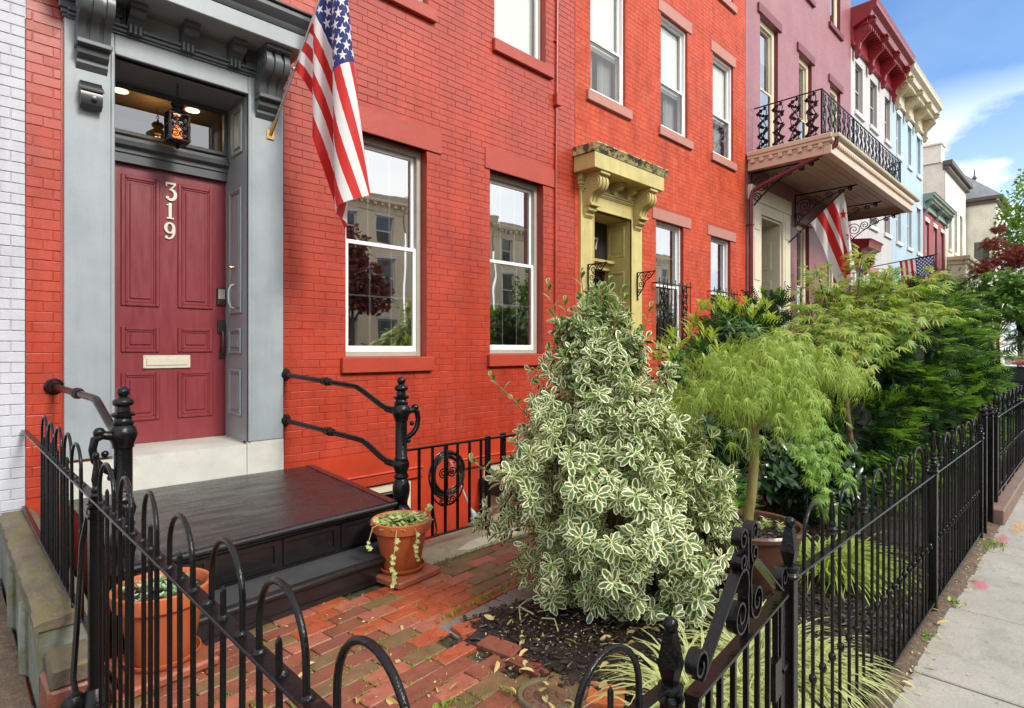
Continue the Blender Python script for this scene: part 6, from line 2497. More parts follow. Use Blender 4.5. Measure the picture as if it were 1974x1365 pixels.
def frames(d, n):
    d = d / (np.linalg.norm(d, axis=1, keepdims=True) + 1e-9)
    z = n - (n * d).sum(1, keepdims=True) * d
    bad = np.linalg.norm(z, axis=1) < 1e-4
    z[bad] = np.cross(d[bad], [1, .3, .2])
    z = z / (np.linalg.norm(z, axis=1, keepdims=True) + 1e-9)
    x = np.cross(d, z)
    return np.stack([x, d, z], 2)


def scatter(tpl, P, Rm, S):
    V, F, U = tpl
    S = np.asarray(S).reshape(-1, 1, 1)
    out = np.einsum('mij,nj->mni', Rm, V) * S + P[:, None, :]
    n = len(V)
    FF = F[None, :, :] + (np.arange(len(P)) * n)[:, None, None]
    return out.reshape(-1, 3), FF.reshape(-1, F.shape[1]), np.tile(U, (len(P), 1))


def pick_visible(P, S, count, cell=7.0):
    """pieces that show largest: nearest one per picture cell"""
    x, y, d = view_xy(P)
    ok = (x > 0) & (x < 1974) & (y > 0) & (y < 1365)
    key = (x // cell).astype(int) * 1000 + (y // cell).astype(int)
    best = {}
    for i in np.argsort(d):
        if ok[i] and key[i] not in best:
            best[key[i]] = i
    c = np.array(list(best.values()), int)
    if len(c) == 0:
        return c
    sc = S[c] / d[c]
    return c[np.argsort(-sc)][:count]


def foliage(plant, tpl, P, Rm, S, m, part='leaf', stuff='foliage', parts=300, cell=9.0):
    sel = pick_visible(P, S, parts, cell) if parts else np.array([], int)
    rest = np.ones(len(P), bool)
    rest[sel] = False
    if len(sel):
        me = np_mesh(part, tpl[0], tpl[1], m, tpl[2], smooth=True)
        b = base_of(plant)
        for i in sel:
            o = D.objects.new(part, me)
            COL.objects.link(o)
            o.parent = plant
            M4 = Matrix([list(Rm[i][r] * S[i]) + [P[i][r] - b[r]] for r in range(3)] + [[0, 0, 0, 1]])
            o.matrix_local = M4
    V, F, U = scatter(tpl, P[rest], Rm[rest], S[rest])
    o = link(stuff, np_mesh(stuff, V, F, m, U, off=base_of(plant), smooth=True), plant)
    return tag(o, kind='stuff')


def unit(n, rg):
    v = rg.normal(0, 1, (n, 3))
    return v / np.linalg.norm(v, axis=1, keepdims=True)


def blob_points(blobs, n, rg, shell=.72, low=-.6):
    """points in the outer shell of a union of ellipsoids (cx,cy,cz,rx,ry,rz), with outward normals"""
    vol = np.array([b[3] * b[4] + b[3] * b[5] + b[4] * b[5] for b in blobs])
    cnt = (n * vol / vol.sum()).astype(int)
    P, Nn = [], []
    for b, c in zip(blobs, cnt):
        u = unit(c * 2, rg)
        u = u[u[:, 2] > low][:c]
        lump = 1 + .10 * np.sin(u[:, 0] * 7 + b[0] * 3) * np.sin(u[:, 1] * 6 + b[1]) + .08 * np.sin(u[:, 2] * 9 + b[2] * 5)
        rad = (shell + (1.04 - shell) * rg.random(len(u)) ** .6) * lump
        P.append(np.array(b[:3]) + u * np.array(b[3:]) * rad[:, None])
        Nn.append(u / np.array(b[3:]) / np.linalg.norm(u / np.array(b[3:]), axis=1, keepdims=True))
    P, Nn = np.concatenate(P), np.concatenate(Nn)
    keep = np.ones(len(P), bool)
    for b in blobs:
        q = (P - np.array(b[:3])) / np.array(b[3:])
        keep &= (q ** 2).sum(1) > (shell * .86) ** 2
    return P[keep], Nn[keep]


def stems(plant, base, tips, m, r0=.02, name='stem', sag=.0):
    mb = MB()
    rr = random.Random(2)
    for t in tips:
        b = Vector(base) + Vector((rr.uniform(-.04, .04), rr.uniform(-.04, .04), 0))
        t = Vector(t)
        mid = b.lerp(t, .5) + Vector((rr.uniform(-.05, .05), rr.uniform(-.05, .05), .10 + sag))
        mb.tube([b, b.lerp(mid, .5) + Vector((0, 0, .03)), mid, mid.lerp(t, .55) + Vector((0, 0, .02)), t], [r0, r0 * .85, r0 * .6, r0 * .4, r0 * .2], 7)
    return mb.build(name, m, plant, recalc=False, ang=80)


# ------------------------------------------------------------------ variegated shrub in the middle
RGT = np.array((ST, -CT, 0))
AX = np.array((CT, ST, 0))
M['varieg'] = leafmat('variegated_leaf', [(.055, .12, .045), (.10, .18, .07), (.17, .25, .11)], .28, .36, .35, 'margin', (.90, .87, .56))
M['varieg_g'] = leafmat('greener_variegated_leaf', [(.05, .13, .03), (.09, .19, .045), (.15, .27, .07)], .25, .34, .4, 'margin', (.34, .42, .16))
M['green_leaf'] = leafmat('plain_green_leaf', [(.05, .13, .025), (.09, .20, .035), (.15, .28, .05)], .3, .32, .5)
rg = np.random.default_rng(21)
eu = thing('variegated_shrub', 'big variegated shrub with cream edged leaves rising from the black mulch', 'shrub', (3.0, -3.35, .03))
EB = np.array((3.0, -3.35, 0.0))
hs_k = [0.0, .08, .3, .6, .9, 1.15, 1.4, 1.65, 1.85, 2.0]
rs_k = [.25, .46, .63, .70, .60, .47, .36, .27, .17, .06]
nt_ = 1150
h = np.interp(rg.random(nt_), np.cumsum(np.interp(np.linspace(0, 2, 60), hs_k, rs_k)) / np.sum(np.interp(np.linspace(0, 2, 60), hs_k, rs_k)), np.linspace(0.04, 2.0, 60))
th = rg.random(nt_) * 2 * PI
lum = 1 + .17 * np.sin(3 * th + h * 4) + .14 * np.sin(5 * th - h * 7) + .10 * np.sin(9 * th + h * 13)
rad = np.interp(h, hs_k, rs_k) * lum * (.42 + .66 * rg.random(nt_) ** .62)
tips = EB + np.stack([np.cos(th) * rad, np.sin(th) * rad, h], 1)
tips = tips + RGT * (.14 * (h < .75) * (rad > .3))[:, None]
sd = np.stack([np.cos(th), np.sin(th), .55 + .35 * h], 1) + rg.normal(0, .25, (nt_, 3))
sd /= np.linalg.norm(sd, axis=1, keepdims=True)
P, Dn, Nn, Ss = [], [], [], []
for i in range(nt_):
    n = rg.integers(7, 10)
    a = rg.random() * 2 * PI
    s = Vector(sd[i])
    u = s.orthogonal().normalized()
    w = s.cross(u)
    for ring, (cnt, back, open_, sz) in enumerate(((3, 0, .45, .72), (4, .015, .95, 1.0), (n - 3, .045, 1.25, 1.0), (3, .085, 1.4, .95))):
        for k in range(cnt):
            aa = a + ring * .7 + 2 * PI * k / cnt + rg.uniform(-.25, .25)
            rdl = u * math.cos(aa) + w * math.sin(aa)
            o_ = open_ + rg.uniform(-.42, .42)
            d = s * math.cos(o_) + rdl * math.sin(o_)
            d = d + Vector((rg.normal(0, .14), rg.normal(0, .14), -.20 + rg.normal(0, .18)))
            nrm = s * math.sin(o_) - rdl * math.cos(o_) + Vector((rg.normal(0, .25), rg.normal(0, .25), .4))
            P.append(tips[i] - sd[i] * back)
            Dn.append(tuple(d))
            Nn.append(tuple(nrm))
            Ss.append(rg.uniform(.054, .094) * sz)
LEAF = leaf_tpl(1.0, .46, .22, .20, (.30, .62, .88), (.66, 1.0, .74))
P, Dn, Nn, Ss = np.array(P), np.array(Dn), np.array(Nn), np.array(Ss)
hgt = P[:, 2]
keepm = (P[:, 2] > .02) & ~((np.linalg.norm(P[:, :2] - EB[:2], axis=1) > .40) & (P[:, 2] < .10))
P, Dn, Nn, Ss = P[keepm], Dn[keepm], Nn[keepm], Ss[keepm]
gsel = rg.random(len(P)) < np.clip((P[:, 2] - 1.35) / .9, .07, .75)
FR = frames(Dn, Nn)
foliage(eu, LEAF, P[~gsel], FR[~gsel], Ss[~gsel], M['varieg'], 'leaf', 'foliage', 260, 11)
foliage(eu, LEAF, P[gsel], FR[gsel], Ss[gsel], M['varieg_g'], 'leaf', 'foliage', 40, 11)
stems(eu, (3.0, -3.35, .0), [tuple(t * .5 + (EB + (0, 0, t[2])) * .5 - np.array((0, 0, .1))) for t in tips[rg.choice(nt_, 40)] if t[2] > .4], M['twig'], .018)
# tall loose sprigs that stand out of the crown
PS, DS, NS, SS = [], [], [], []
sp_mb = MB()
for (r0_, z0_, r1_, z1_, dpt) in ((-.10, 1.62, -.12, 2.10, 0), (-.22, 1.45, -.34, 2.02, -.05), (.20, 1.45, .32, 1.88, 0), (-.40, 1.12, -.70, 1.44, -.1), (.05, 1.75, .07, 2.06, .05), (-.05, 1.7, .0, 2.0, -.1), (.12, 1.6, .18, 1.95, .1), (-.5, .7, -.82, .92, -.1), (-.14, 1.5, -.22, 1.93, .1), (.6, .75, .86, .86, 0), (.02, 1.6, .12, 1.98, -.15)):
    a_ = EB + RGT * r0_ + AX * dpt + np.array((0, 0, z0_))
    b_ = EB + RGT * r1_ + AX * dpt + np.array((0, 0, z1_))
    sp_mb.tube([tuple(a_), tuple((a_ + b_) / 2 + RGT * .012), tuple(b_)], [.005, .004, .002], 6)
    for k in range(9):
        t = .25 + .75 * k / 8
        p = a_ + (b_ - a_) * t
        aa = k * 2.4
        d = np.array((math.cos(aa), math.sin(aa), .75)) + (b_ - a_) * 1.2
        PS.append(p)
        DS.append(d)
        NS.append((-math.cos(aa) * .4, -math.sin(aa) * .4, 1))
        SS.append(rg.uniform(.065, .09) * (1 if k < 8 else .7))
tag(sp_mb.build('sprig_stems', mat('reddish_twig', (.22, .10, .05), .6), eu, recalc=False, ang=80), kind='stuff')
foliage(eu, LEAF, np.array(PS), frames(np.array(DS, float), np.array(NS, float)), np.array(SS), M['varieg_g'], 'sprig_leaf', 'sprig_foliage', 0)

# ------------------------------------------------------------------ weeping threadleaf maple in the glazed pot
M['thread'] = leafmat('thread_leaf', [(.19, .30, .045), (.30, .41, .07), (.42, .51, .13)], .35, .45, .3)
wm = thing('weeping_maple', 'bright lime weeping maple with thread fine leaves in the glazed pot', 'tree', (3.86, -3.93, .40))
WB = np.array((3.86, -3.93, 0))
rg = np.random.default_rng(33)
lobes = [(.10, 0, 1.66, .36, .34), (.02, -.22, 1.54, .28, .32), (.20, -.24, 1.47, .22, .24), (-.14, -.12, 1.54, .26, .28), (-.34, .0, 1.46, .24, .24), (-.50, .02, 1.36, .20, .24), (-.58, -.05, 1.24, .13, .16), (.36, .05, 1.68, .30, .22), (.55, .05, 1.60, .24, .2), (.70, .08, 1.54, .17, .18), (.22, .2, 1.76, .32, .18), (-.15, .2, 1.62, .28, .18)]
P, Dn, Nn, Ss = [], [], [], []
for (r_, d_, zt, R_, drop) in lobes:
    n = int(2200 * R_ * drop)
    c = WB + RGT * r_ + AX * d_
    for k in range(max(80, n)):
        u_ = rg.normal(0, 1, 3)
        u_ /= np.linalg.norm(u_)
        u_[2] = abs(u_[2]) if rg.random() < .8 else u_[2]
        q = .45 + .6 * rg.random() ** .7
        p = c + np.array((u_[0] * R_ * q, u_[1] * R_ * q, zt - drop + u_[2] * drop * q + rg.normal(0, .02)))
        P.append(p)
        Dn.append((u_[0] * .75 + rg.normal(0, .3), u_[1] * .75 + rg.normal(0, .3), -.55 - .5 * (1 - u_[2]) + rg.normal(0, .22)))
        Nn.append((u_[0] + rg.normal(0, .3), u_[1] + rg.normal(0, .3), .7))
        Ss.append(rg.uniform(.09, .165))
P, Dn, Nn, Ss = map(lambda a: np.array(a, float), (P, Dn, Nn, Ss))
for s_ in range(5):
    msk = np.arange(len(P)) % 5 == s_
    foliage(wm, strand_tpl(7, s_, .030), P[msk], frames(Dn[msk], Nn[msk]), Ss[msk], M['thread'], 'leaf', 'foliage', 60, 13)
tk = MB()
tk.tube([(3.86, -3.93, .36), (3.862, -3.932, .5), (3.885, -3.945, .62), (3.905, -3.955, .85), (3.91, -3.955, 1.05), (3.92, -3.95, 1.25)], [.044, .036, .033, .031, .029, .022], 12)
for (r_, d_, zt, R_, drop) in lobes:
    e_ = WB + RGT * r_ + AX * d_ + np.array((0, 0, zt - .06))
    tk.tube([(3.91, -3.955, 1.05), tuple(np.array((3.91, -3.955, 1.05)) * .4 + e_ * .6 + np.array((0, 0, .10))), tuple(e_)], [.016, .010, .005], 7)
tk.build('trunk', M['bark'], wm, recalc=False, ang=80)

# ------------------------------------------------------------------ palmate maples
M['palm'] = leafmat('maple_leaf', [(.12, .24, .045), (.25, .37, .07), (.54, .47, .09)], .4, .42, .35)
M['palm_g'] = leafmat('small_maple_leaf', [(.11, .25, .04), (.22, .38, .06), (.36, .50, .10)], .35, .42, .35)
PALM = palm_tpl()


def at_view(px, py, d):
    r_ = (px - 987) / 1120 * d
    return np.array(CAMP) + AX * d + RGT * r_ + np.array((0, 0, (676 - py) / 1120 * d))


def spray_maple(t, root, arcs, m, seed, size, per=26, twig=.16, parts=150, trunk_r=.03):
    """arching branches carrying hanging palmate leaves"""
    rg = np.random.default_rng(seed)
    P, Dn, Nn, Ss = [], [], [], []
    mb = MB()
    for (A, B, sag) in arcs:
        A, B = np.array(A, float), np.array(B, float)
        L = np.linalg.norm(B - A)
        pts = [A + (B - A) * q + np.array((0, 0, sag * 4 * q * (1 - q))) for q in np.linspace(0, 1, 9)]
        mb.tube([tuple(p) for p in pts], [trunk_r * .5 * (1 - .85 * i / 8) for i in range(9)], 6)
        n = int(per * L / .5)
        hd = (B - A) / L
        for k in range(n):
            q = rg.random() ** .75
            p = A + (B - A) * q + np.array((0, 0, sag * 4 * q * (1 - q)))
            off = rg.normal(0, 1, 3) * np.array((twig, twig, twig * .42)) * (.45 + .55 * math.sin(PI * min(1, q + .15)))
            p = p + off
            P.append(p)
            o2 = off / (np.linalg.norm(off) + 1e-6)
            Dn.append(o2 * .7 + hd * .5 + np.array((0, 0, -.55)) + rg.normal(0, .2, 3))
            Nn.append(np.array((0, 0, 1.0)) + rg.normal(0, .35, 3) - AX * .25)
            Ss.append(size * rg.uniform(.7, 1.15))
    mb.build('branch', M['twig'], t, recalc=False, ang=80)
    foliage(t, PALM, np.array(P), frames(np.array(Dn), np.array(Nn)), np.array(Ss), m, 'leaf', 'foliage', parts, 12)


jm_base = at_view(1640, 905, 5.9)
jm = thing('maple_tree', 'spreading green maple with yellow orange tipped star leaves beside the yew hedge', 'tree', (jm_base[0], jm_base[1], 0))
J0 = at_view(1625, 720, 5.9)
jb = MB()
jb.tube([(jm_base[0], jm_base[1], 0), tuple(J0 * .5 + np.array((jm_base[0], jm_base[1], 0)) * .5 + RGT * .04), tuple(J0), tuple(at_view(1640, 620, 6.0))], [.034, .028, .022, .012], 10)
jb.build('trunk', M['twig'], jm, recalc=False, ang=80)
arcs = []
for (px, py, d, sg) in ((1835, 612, 5.7, .10), (1760, 560, 5.9, .12), (1700, 540, 6.2, .12), (1590, 555, 6.1, .10), (1545, 590, 5.9, .08), (1780, 655, 5.6, .12), (1720, 690, 5.4, .14), (1660, 735, 5.2, .14), (1640, 700, 5.2, .12), (1800, 590, 6.3, .08), (1560, 640, 5.6, .12), (1610, 665, 5.3, .12), (1500, 660, 5.5, .10), (1690, 610, 5.6, .15), (1640, 560, 6.4, .1), (1740, 610, 5.6, .1), (1680, 650, 5.4, .1), (1590, 610, 5.6, .1)):
    arcs.append((at_view(1635 + (px - 1635) * .12, 650, 5.9), at_view(px, py, d), sg))
for (px, py) in ((1662, 478), (1570, 508), (1715, 515), (1800, 525)):
    arcs.append((at_view(1635 + (px - 1635) * .6, 600, 6.0), at_view(px, py, 6.0), .02))
spray_maple(jm, J0, arcs, M['palm'], 4, .12, 42, .12, 300)
sm_base = at_view(1560, 985, 4.9)
sm = thing('small_maple', 'low green maple cascading over the fence hoops behind the glazed pot', 'shrub', (sm_base[0], sm_base[1], 0))
arcs = []
for (px, py, d) in ((1640, 945, 4.7), (1610, 900, 4.8), (1590, 965, 4.6), (1560, 930, 4.7), (1625, 870, 5.0), (1540, 890, 4.9), (1575, 850, 5.0), (1600, 1000, 4.6)):
    arcs.append((at_view(1525, 800, 5.1), at_view(px, py, d), .10))
spray_maple(sm, None, arcs, M['palm_g'], 9, .085, 60, .07, 120, .02)

# ------------------------------------------------------------------ yews
M['yew'] = leafmat('yew_needles', [(.014, .045, .010), (.04, .11, .016), (.10, .21, .03)], .2, .55, .2)
M['yew_l'] = leafmat('young_yew_needles', [(.08, .19, .02), (.17, .33, .03), (.28, .44, .05)], .3, .55, .2)
NEED = needle_tpl()


def yew(t, blobs, n, seed, size=.15, light=.35, parts=0, up=.25, fan=.34):
    """flat layered fans of needle sprays with dark gaps between, young shoots at the fan tips"""
    rg = np.random.default_rng(seed)
    nf = max(40, n // 30)
    A0, A1 = blob_points(blobs, nf * 2, np.random.default_rng(seed + 1), .68, -.8)
    idx = rg.permutation(len(A0))[:nf]
    P, Dn, Nn, Ss, Lt = [], [], [], [], []
    for p, nn in zip(A0[idx], A1[idx]):
        ax = np.array((nn[0], nn[1], nn[2] * .45 + up)) + rg.normal(0, .22, 3)
        ax /= np.linalg.norm(ax)
        sd = np.cross(ax, (0, 0, 1.0)) + rg.normal(0, .12, 3)
        sd /= np.linalg.norm(sd) + 1e-6
        L = fan * rg.uniform(.6, 1.25)
        drp = rg.uniform(.05, .5)
        yng = rg.random() < light + .25 * nn[2]
        for k in range(30):
            q = rg.random() ** .8
            s_ = rg.uniform(-1, 1)
            P.append(p + ax * L * (q - .35) + sd * s_ * L * .42 * (1 - .55 * q) + np.array((0, 0, -drp * L * q * q + rg.normal(0, .012))))
            Dn.append(ax + sd * s_ * .75 + np.array((0, 0, -.15)) + rg.normal(0, .12, 3))
            Nn.append(np.array((0, 0, 1.0)) + nn * .25 + rg.normal(0, .18, 3))
            Ss.append(size * rg.uniform(.65, 1.2) * (1 - .25 * q))
            Lt.append(yng and q > .38 + rg.normal(0, .12))
    P, Dn, Nn, Ss, lt = np.array(P), np.array(Dn), np.array(Nn), np.array(Ss), np.array(Lt, bool)
    Rm = frames(Dn, Nn)
    foliage(t, NEED, P[~lt], Rm[~lt], Ss[~lt], M['yew'], 'spray', 'foliage', parts // 2, 14)
    foliage(t, NEED, P[lt], Rm[lt], Ss[lt], M['yew_l'], 'spray', 'young_foliage', parts - parts // 2, 14)


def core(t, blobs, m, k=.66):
    """shaded inside painted dark: a small rough near-black mass and many dark sprays filling the volume"""
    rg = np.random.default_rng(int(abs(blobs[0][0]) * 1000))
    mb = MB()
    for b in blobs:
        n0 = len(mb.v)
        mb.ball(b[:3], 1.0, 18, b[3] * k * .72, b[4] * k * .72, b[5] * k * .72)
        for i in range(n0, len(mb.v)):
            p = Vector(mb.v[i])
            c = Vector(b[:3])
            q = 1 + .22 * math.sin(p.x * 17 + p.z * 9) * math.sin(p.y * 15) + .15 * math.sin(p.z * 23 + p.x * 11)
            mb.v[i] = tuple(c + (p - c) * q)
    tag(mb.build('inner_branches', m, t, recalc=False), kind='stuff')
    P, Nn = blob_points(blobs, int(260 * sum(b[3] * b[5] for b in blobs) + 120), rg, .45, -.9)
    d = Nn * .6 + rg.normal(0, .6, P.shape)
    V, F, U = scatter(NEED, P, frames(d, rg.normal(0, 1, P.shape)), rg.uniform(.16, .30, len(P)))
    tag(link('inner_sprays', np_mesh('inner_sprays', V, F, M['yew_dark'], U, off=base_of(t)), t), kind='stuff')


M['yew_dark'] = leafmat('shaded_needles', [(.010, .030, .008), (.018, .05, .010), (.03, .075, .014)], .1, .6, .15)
M['inner'] = mat('dark_inner_twigs', (.005, .008, .004), .95, .5, 14, bump=1, bs=30)  # shade inside the crowns put into a near-black colour
yh = thing('yew_hedge', 'tall dense yew hedge behind the long iron fence with bright green shoots', 'hedge', (9.2, -3.7, 0))
YB = [(7.9, -3.35, 1.15, .85, .75, .95), (8.9, -3.55, 1.45, .95, .80, 1.0), (10.0, -3.65, 1.55, 1.0, .85, .95), (11.2, -3.75, 1.45, 1.0, .80, .95), (8.4, -3.75, .75, .9, .75, .75), (9.8, -3.95, .85, 1.0, .70, .8), (7.3, -3.6, .62, .6, .6, .62), (11.2, -4.0, .8, .9, .62, .75)]
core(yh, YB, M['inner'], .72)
yew(yh, YB, 27000, 12, .115, .8, 300, .18, .30)
ys = thing('yew_shrub', 'small upright dark yew in front of the cream door', 'shrub', (8.07, -2.3, 0))
YS = [(*at_view(1478, 612, 8.0), .30, .30, .32), (*at_view(1465, 665, 8.0), .36, .36, .36), (*at_view(1470, 730, 8.0), .4, .4, .5)]
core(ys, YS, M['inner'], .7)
yew(ys, YS, 2800, 14, .11, .45, 100, .5, .26)
yl = thing('yew_shrub', 'low spreading yew with layered shoots just behind the iron hoops', 'shrub', (6.3, -4.0, 0))
YL = [(*at_view(1640, 850, 6.2), .40, .34, .22), (*at_view(1590, 900, 6.2), .42, .36, .30), (*at_view(1680, 900, 6.2), .40, .32, .26), (*at_view(1540, 860, 6.5), .4, .36, .3)]
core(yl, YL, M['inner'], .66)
yew(yl, YL, 3400, 15, .10, .6, 100, .05, .36)

# ------------------------------------------------------------------ laurel with lime shoots
M['laurel'] = leafmat('laurel_leaf', [(.03, .09, .018), (.055, .15, .025), (.10, .22, .03)], .22, .28, .5)
M['laurel_y'] = leafmat('young_laurel_leaf', [(.20, .34, .03), (.32, .44, .05), (.48, .50, .08)], .4, .35, .4)
LANCE = leaf_tpl(1.0, .20, .3, .22, (.2, .5, .8), (.7, 1.0, .65))
la_base = at_view(1400, 800, 7.0)
lau = thing('laurel_shrub', 'leafy laurel shrub with lime yellow upright shoots before the orange house', 'shrub', (la_base[0], la_base[1], 0))
rg = np.random.default_rng(44)
LB = [(*at_view(1405, 665, 7.0), .48, .46, .40), (*at_view(1352, 735, 6.6), .33, .33, .38), (*at_view(1460, 730, 7.0), .42, .40, .42), (*at_view(1305, 735, 6.2), .20, .20, .30), (*at_view(1390, 790, 6.8), .7, .55, .6)]
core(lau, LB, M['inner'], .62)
TP, TN = blob_points(LB, 520, rg, .8, -.5)
for (young, frac) in ((False, 1.0), (True, .55)):
    P, Dn, Nn, Ss = [], [], [], []
    for p, n_ in zip(TP, TN):
        if young and (n_[2] < .1 or rg.random() > frac):
            continue
        s = Vector(n_ * (.5 if young else .9) + np.array((0, 0, 1.2 if young else .4))).normalized()
        u = s.orthogonal().normalized()
        w = s.cross(u)
        for k in range(9):
            aa = k * 2.4 + rg.random()
            o_ = rg.uniform(.35, .8) if young else rg.uniform(.8, 1.4)
            rdl = u * math.cos(aa) + w * math.sin(aa)
            P.append(p + np.array(s) * ((.10 if young else 0) + .012 * k * (1 if young else -1)))
            Dn.append(tuple(s * math.cos(o_) + rdl * math.sin(o_)))
            Nn.append(tuple(s * math.sin(o_) - rdl * math.cos(o_)))
            Ss.append(rg.uniform(.10, .17))
    foliage(lau, LANCE, np.array(P), frames(np.array(Dn), np.array(Nn)), np.array(Ss), M['laurel_y' if young else 'laurel'], 'leaf', 'young_foliage' if young else 'foliage', 100, 13)

# ------------------------------------------------------------------ dark understorey behind the pots
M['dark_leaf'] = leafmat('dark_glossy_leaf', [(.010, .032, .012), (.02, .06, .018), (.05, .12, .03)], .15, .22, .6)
und = thing('evergreen_shrub', 'dark glossy evergreen shrub in shade behind the weeping maple trunk', 'shrub', (5.3, -3.5, 0))
rg = np.random.default_rng(50)
UB = [(*at_view(1480, 900, 5.2), .42, .42, .40), (*at_view(1560, 930, 5.4), .38, .42, .42), (*at_view(1400, 880, 5.2), .36, .36, .40), (*at_view(1330, 860, 5.2), .30, .30, .4)]
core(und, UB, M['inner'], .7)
TP, TN = blob_points(UB, 360, rg, .8, -.6)
P, Dn, Nn, Ss = [], [], [], []
for p, n_ in zip(TP, TN):
    s = Vector(n_ * .8 + np.array((0, 0, .4))).normalized()
    u = s.orthogonal().normalized()
    w = s.cross(u)
    for k in range(8):
        aa = k * 2.4 + rg.random()
        o_ = rg.uniform(.7, 1.35)
        rdl = u * math.cos(aa) + w * math.sin(aa)
        P.append(p - np.array(s) * .01 * k)
        Dn.append(tuple(s * math.cos(o_) + rdl * math.sin(o_)))
        Nn.append(tuple(s * math.sin(o_) - rdl * math.cos(o_)))
        Ss.append(rg.uniform(.09, .15))
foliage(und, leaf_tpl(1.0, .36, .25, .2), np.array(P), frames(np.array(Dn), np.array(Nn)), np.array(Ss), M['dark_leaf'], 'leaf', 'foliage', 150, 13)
gc = thing('ground_cover_plant', 'bright green low leafy clump between variegated shrub and maple trunk', 'plant', (4.45, -3.55, 0))
P, Dn, Nn, Ss = [], [], [], []
for k in range(70):
    p0 = at_view(rg.uniform(1310, 1450), rg.uniform(915, 1000), rg.uniform(4.2, 4.9))
    p0[2] = max(.06, p0[2] * .9)
    for j in range(9):
        aa = j * 2.4 + rg.random()
        o_ = rg.uniform(.7, 1.3)
        P.append(p0)
        Dn.append((math.cos(aa) * math.sin(o_), math.sin(aa) * math.sin(o_), math.cos(o_)))
        Nn.append((-math.cos(aa) * math.cos(o_), -math.sin(aa) * math.cos(o_), math.sin(o_) + .3))
        Ss.append(rg.uniform(.07, .13))
foliage(gc, leaf_tpl(1.0, .34, .25, .25), np.array(P), frames(np.array(Dn), np.array(Nn)), np.array(Ss), M['green_leaf'], 'leaf', 'foliage', 120, 13)

# ------------------------------------------------------------------ striped grasses
M['grass_v'] = leafmat('striped_grass', [(.16, .26, .05), (.24, .36, .06), (.30, .42, .09)], .3, .4, .35, 'stripe', (.66, .66, .34))
M['grass_y'] = leafmat('golden_grass', [(.25, .36, .04), (.36, .46, .06), (.46, .52, .10)], .35, .4, .35, 'stripe', (.40, .50, .12))


def grass(lab, cx, cy, n, R_, L, m, seed, z=.03, lean=None, name='ornamental_grass'):
    t = thing(name, lab, 'grass clump', (cx, cy, z))
    rg = np.random.default_rng(seed)
    V, F, U = [], [], []
    for i in range(n):
        a = rg.random() * 2 * PI
        q = rg.random() ** .6
        x, y = cx + math.cos(a) * R_ * .35 * q, cy + math.sin(a) * R_ * .35 * q
        if rg.random() < .55:
            a = rg.normal(lean, .9) if lean is not None else a
        l = L * rg.uniform(.6, 1.15)
        el_ = rg.uniform(.75, 1.35)
        w = rg.uniform(.0045, .0085)
        dx, dy = math.cos(a), math.sin(a)
        b = len(V)
        px_, pz = 0.0, 0.0
        ang = el_
        for k in range(7):
            ww = w * (1 - (k / 6) ** 2) + .0006
            V += [(x + dx * px_ - dy * ww, y + dy * px_ + dx * ww, z + pz), (x + dx * px_ + dy * ww, y + dy * px_ - dx * ww, z + pz)]
            U += [(0, k / 6), (1, k / 6)]
            px_ += math.cos(ang) * l / 6
            pz += math.sin(ang) * l / 6
            if z + pz < .015:
                pz = .015 - z
            ang -= rg.uniform(.25, .45)
        for k in range(6):
            F.append((b + 2 * k, b + 2 * k + 1, b + 2 * k + 3, b + 2 * k + 2))
    o = link('blades', np_mesh('blades', np.array(V), np.array(F), m, np.array(U), off=base_of(t)), t)
    tag(o, kind='stuff')
    return t


grass('striped cream and green grass clump spilling behind the garden gate', 2.32, -4.42, 420, .50, .50, M['grass_v'], 1, lean=-1.6)
grass('striped cream grass clump pressing against the fence right of the gate post', 2.78, -4.52, 420, .50, .50, M['grass_v'], 2, lean=-1.0)
grass('small striped grass clump at the left end of the gate', 1.95, -4.55, 160, .34, .40, M['grass_v'], 3, lean=2.4)
grass('golden green arching grass behind the iron hoops beside the glazed pot', 4.42, -4.28, 480, .50, .52, M['grass_y'], 4, lean=-1.4)

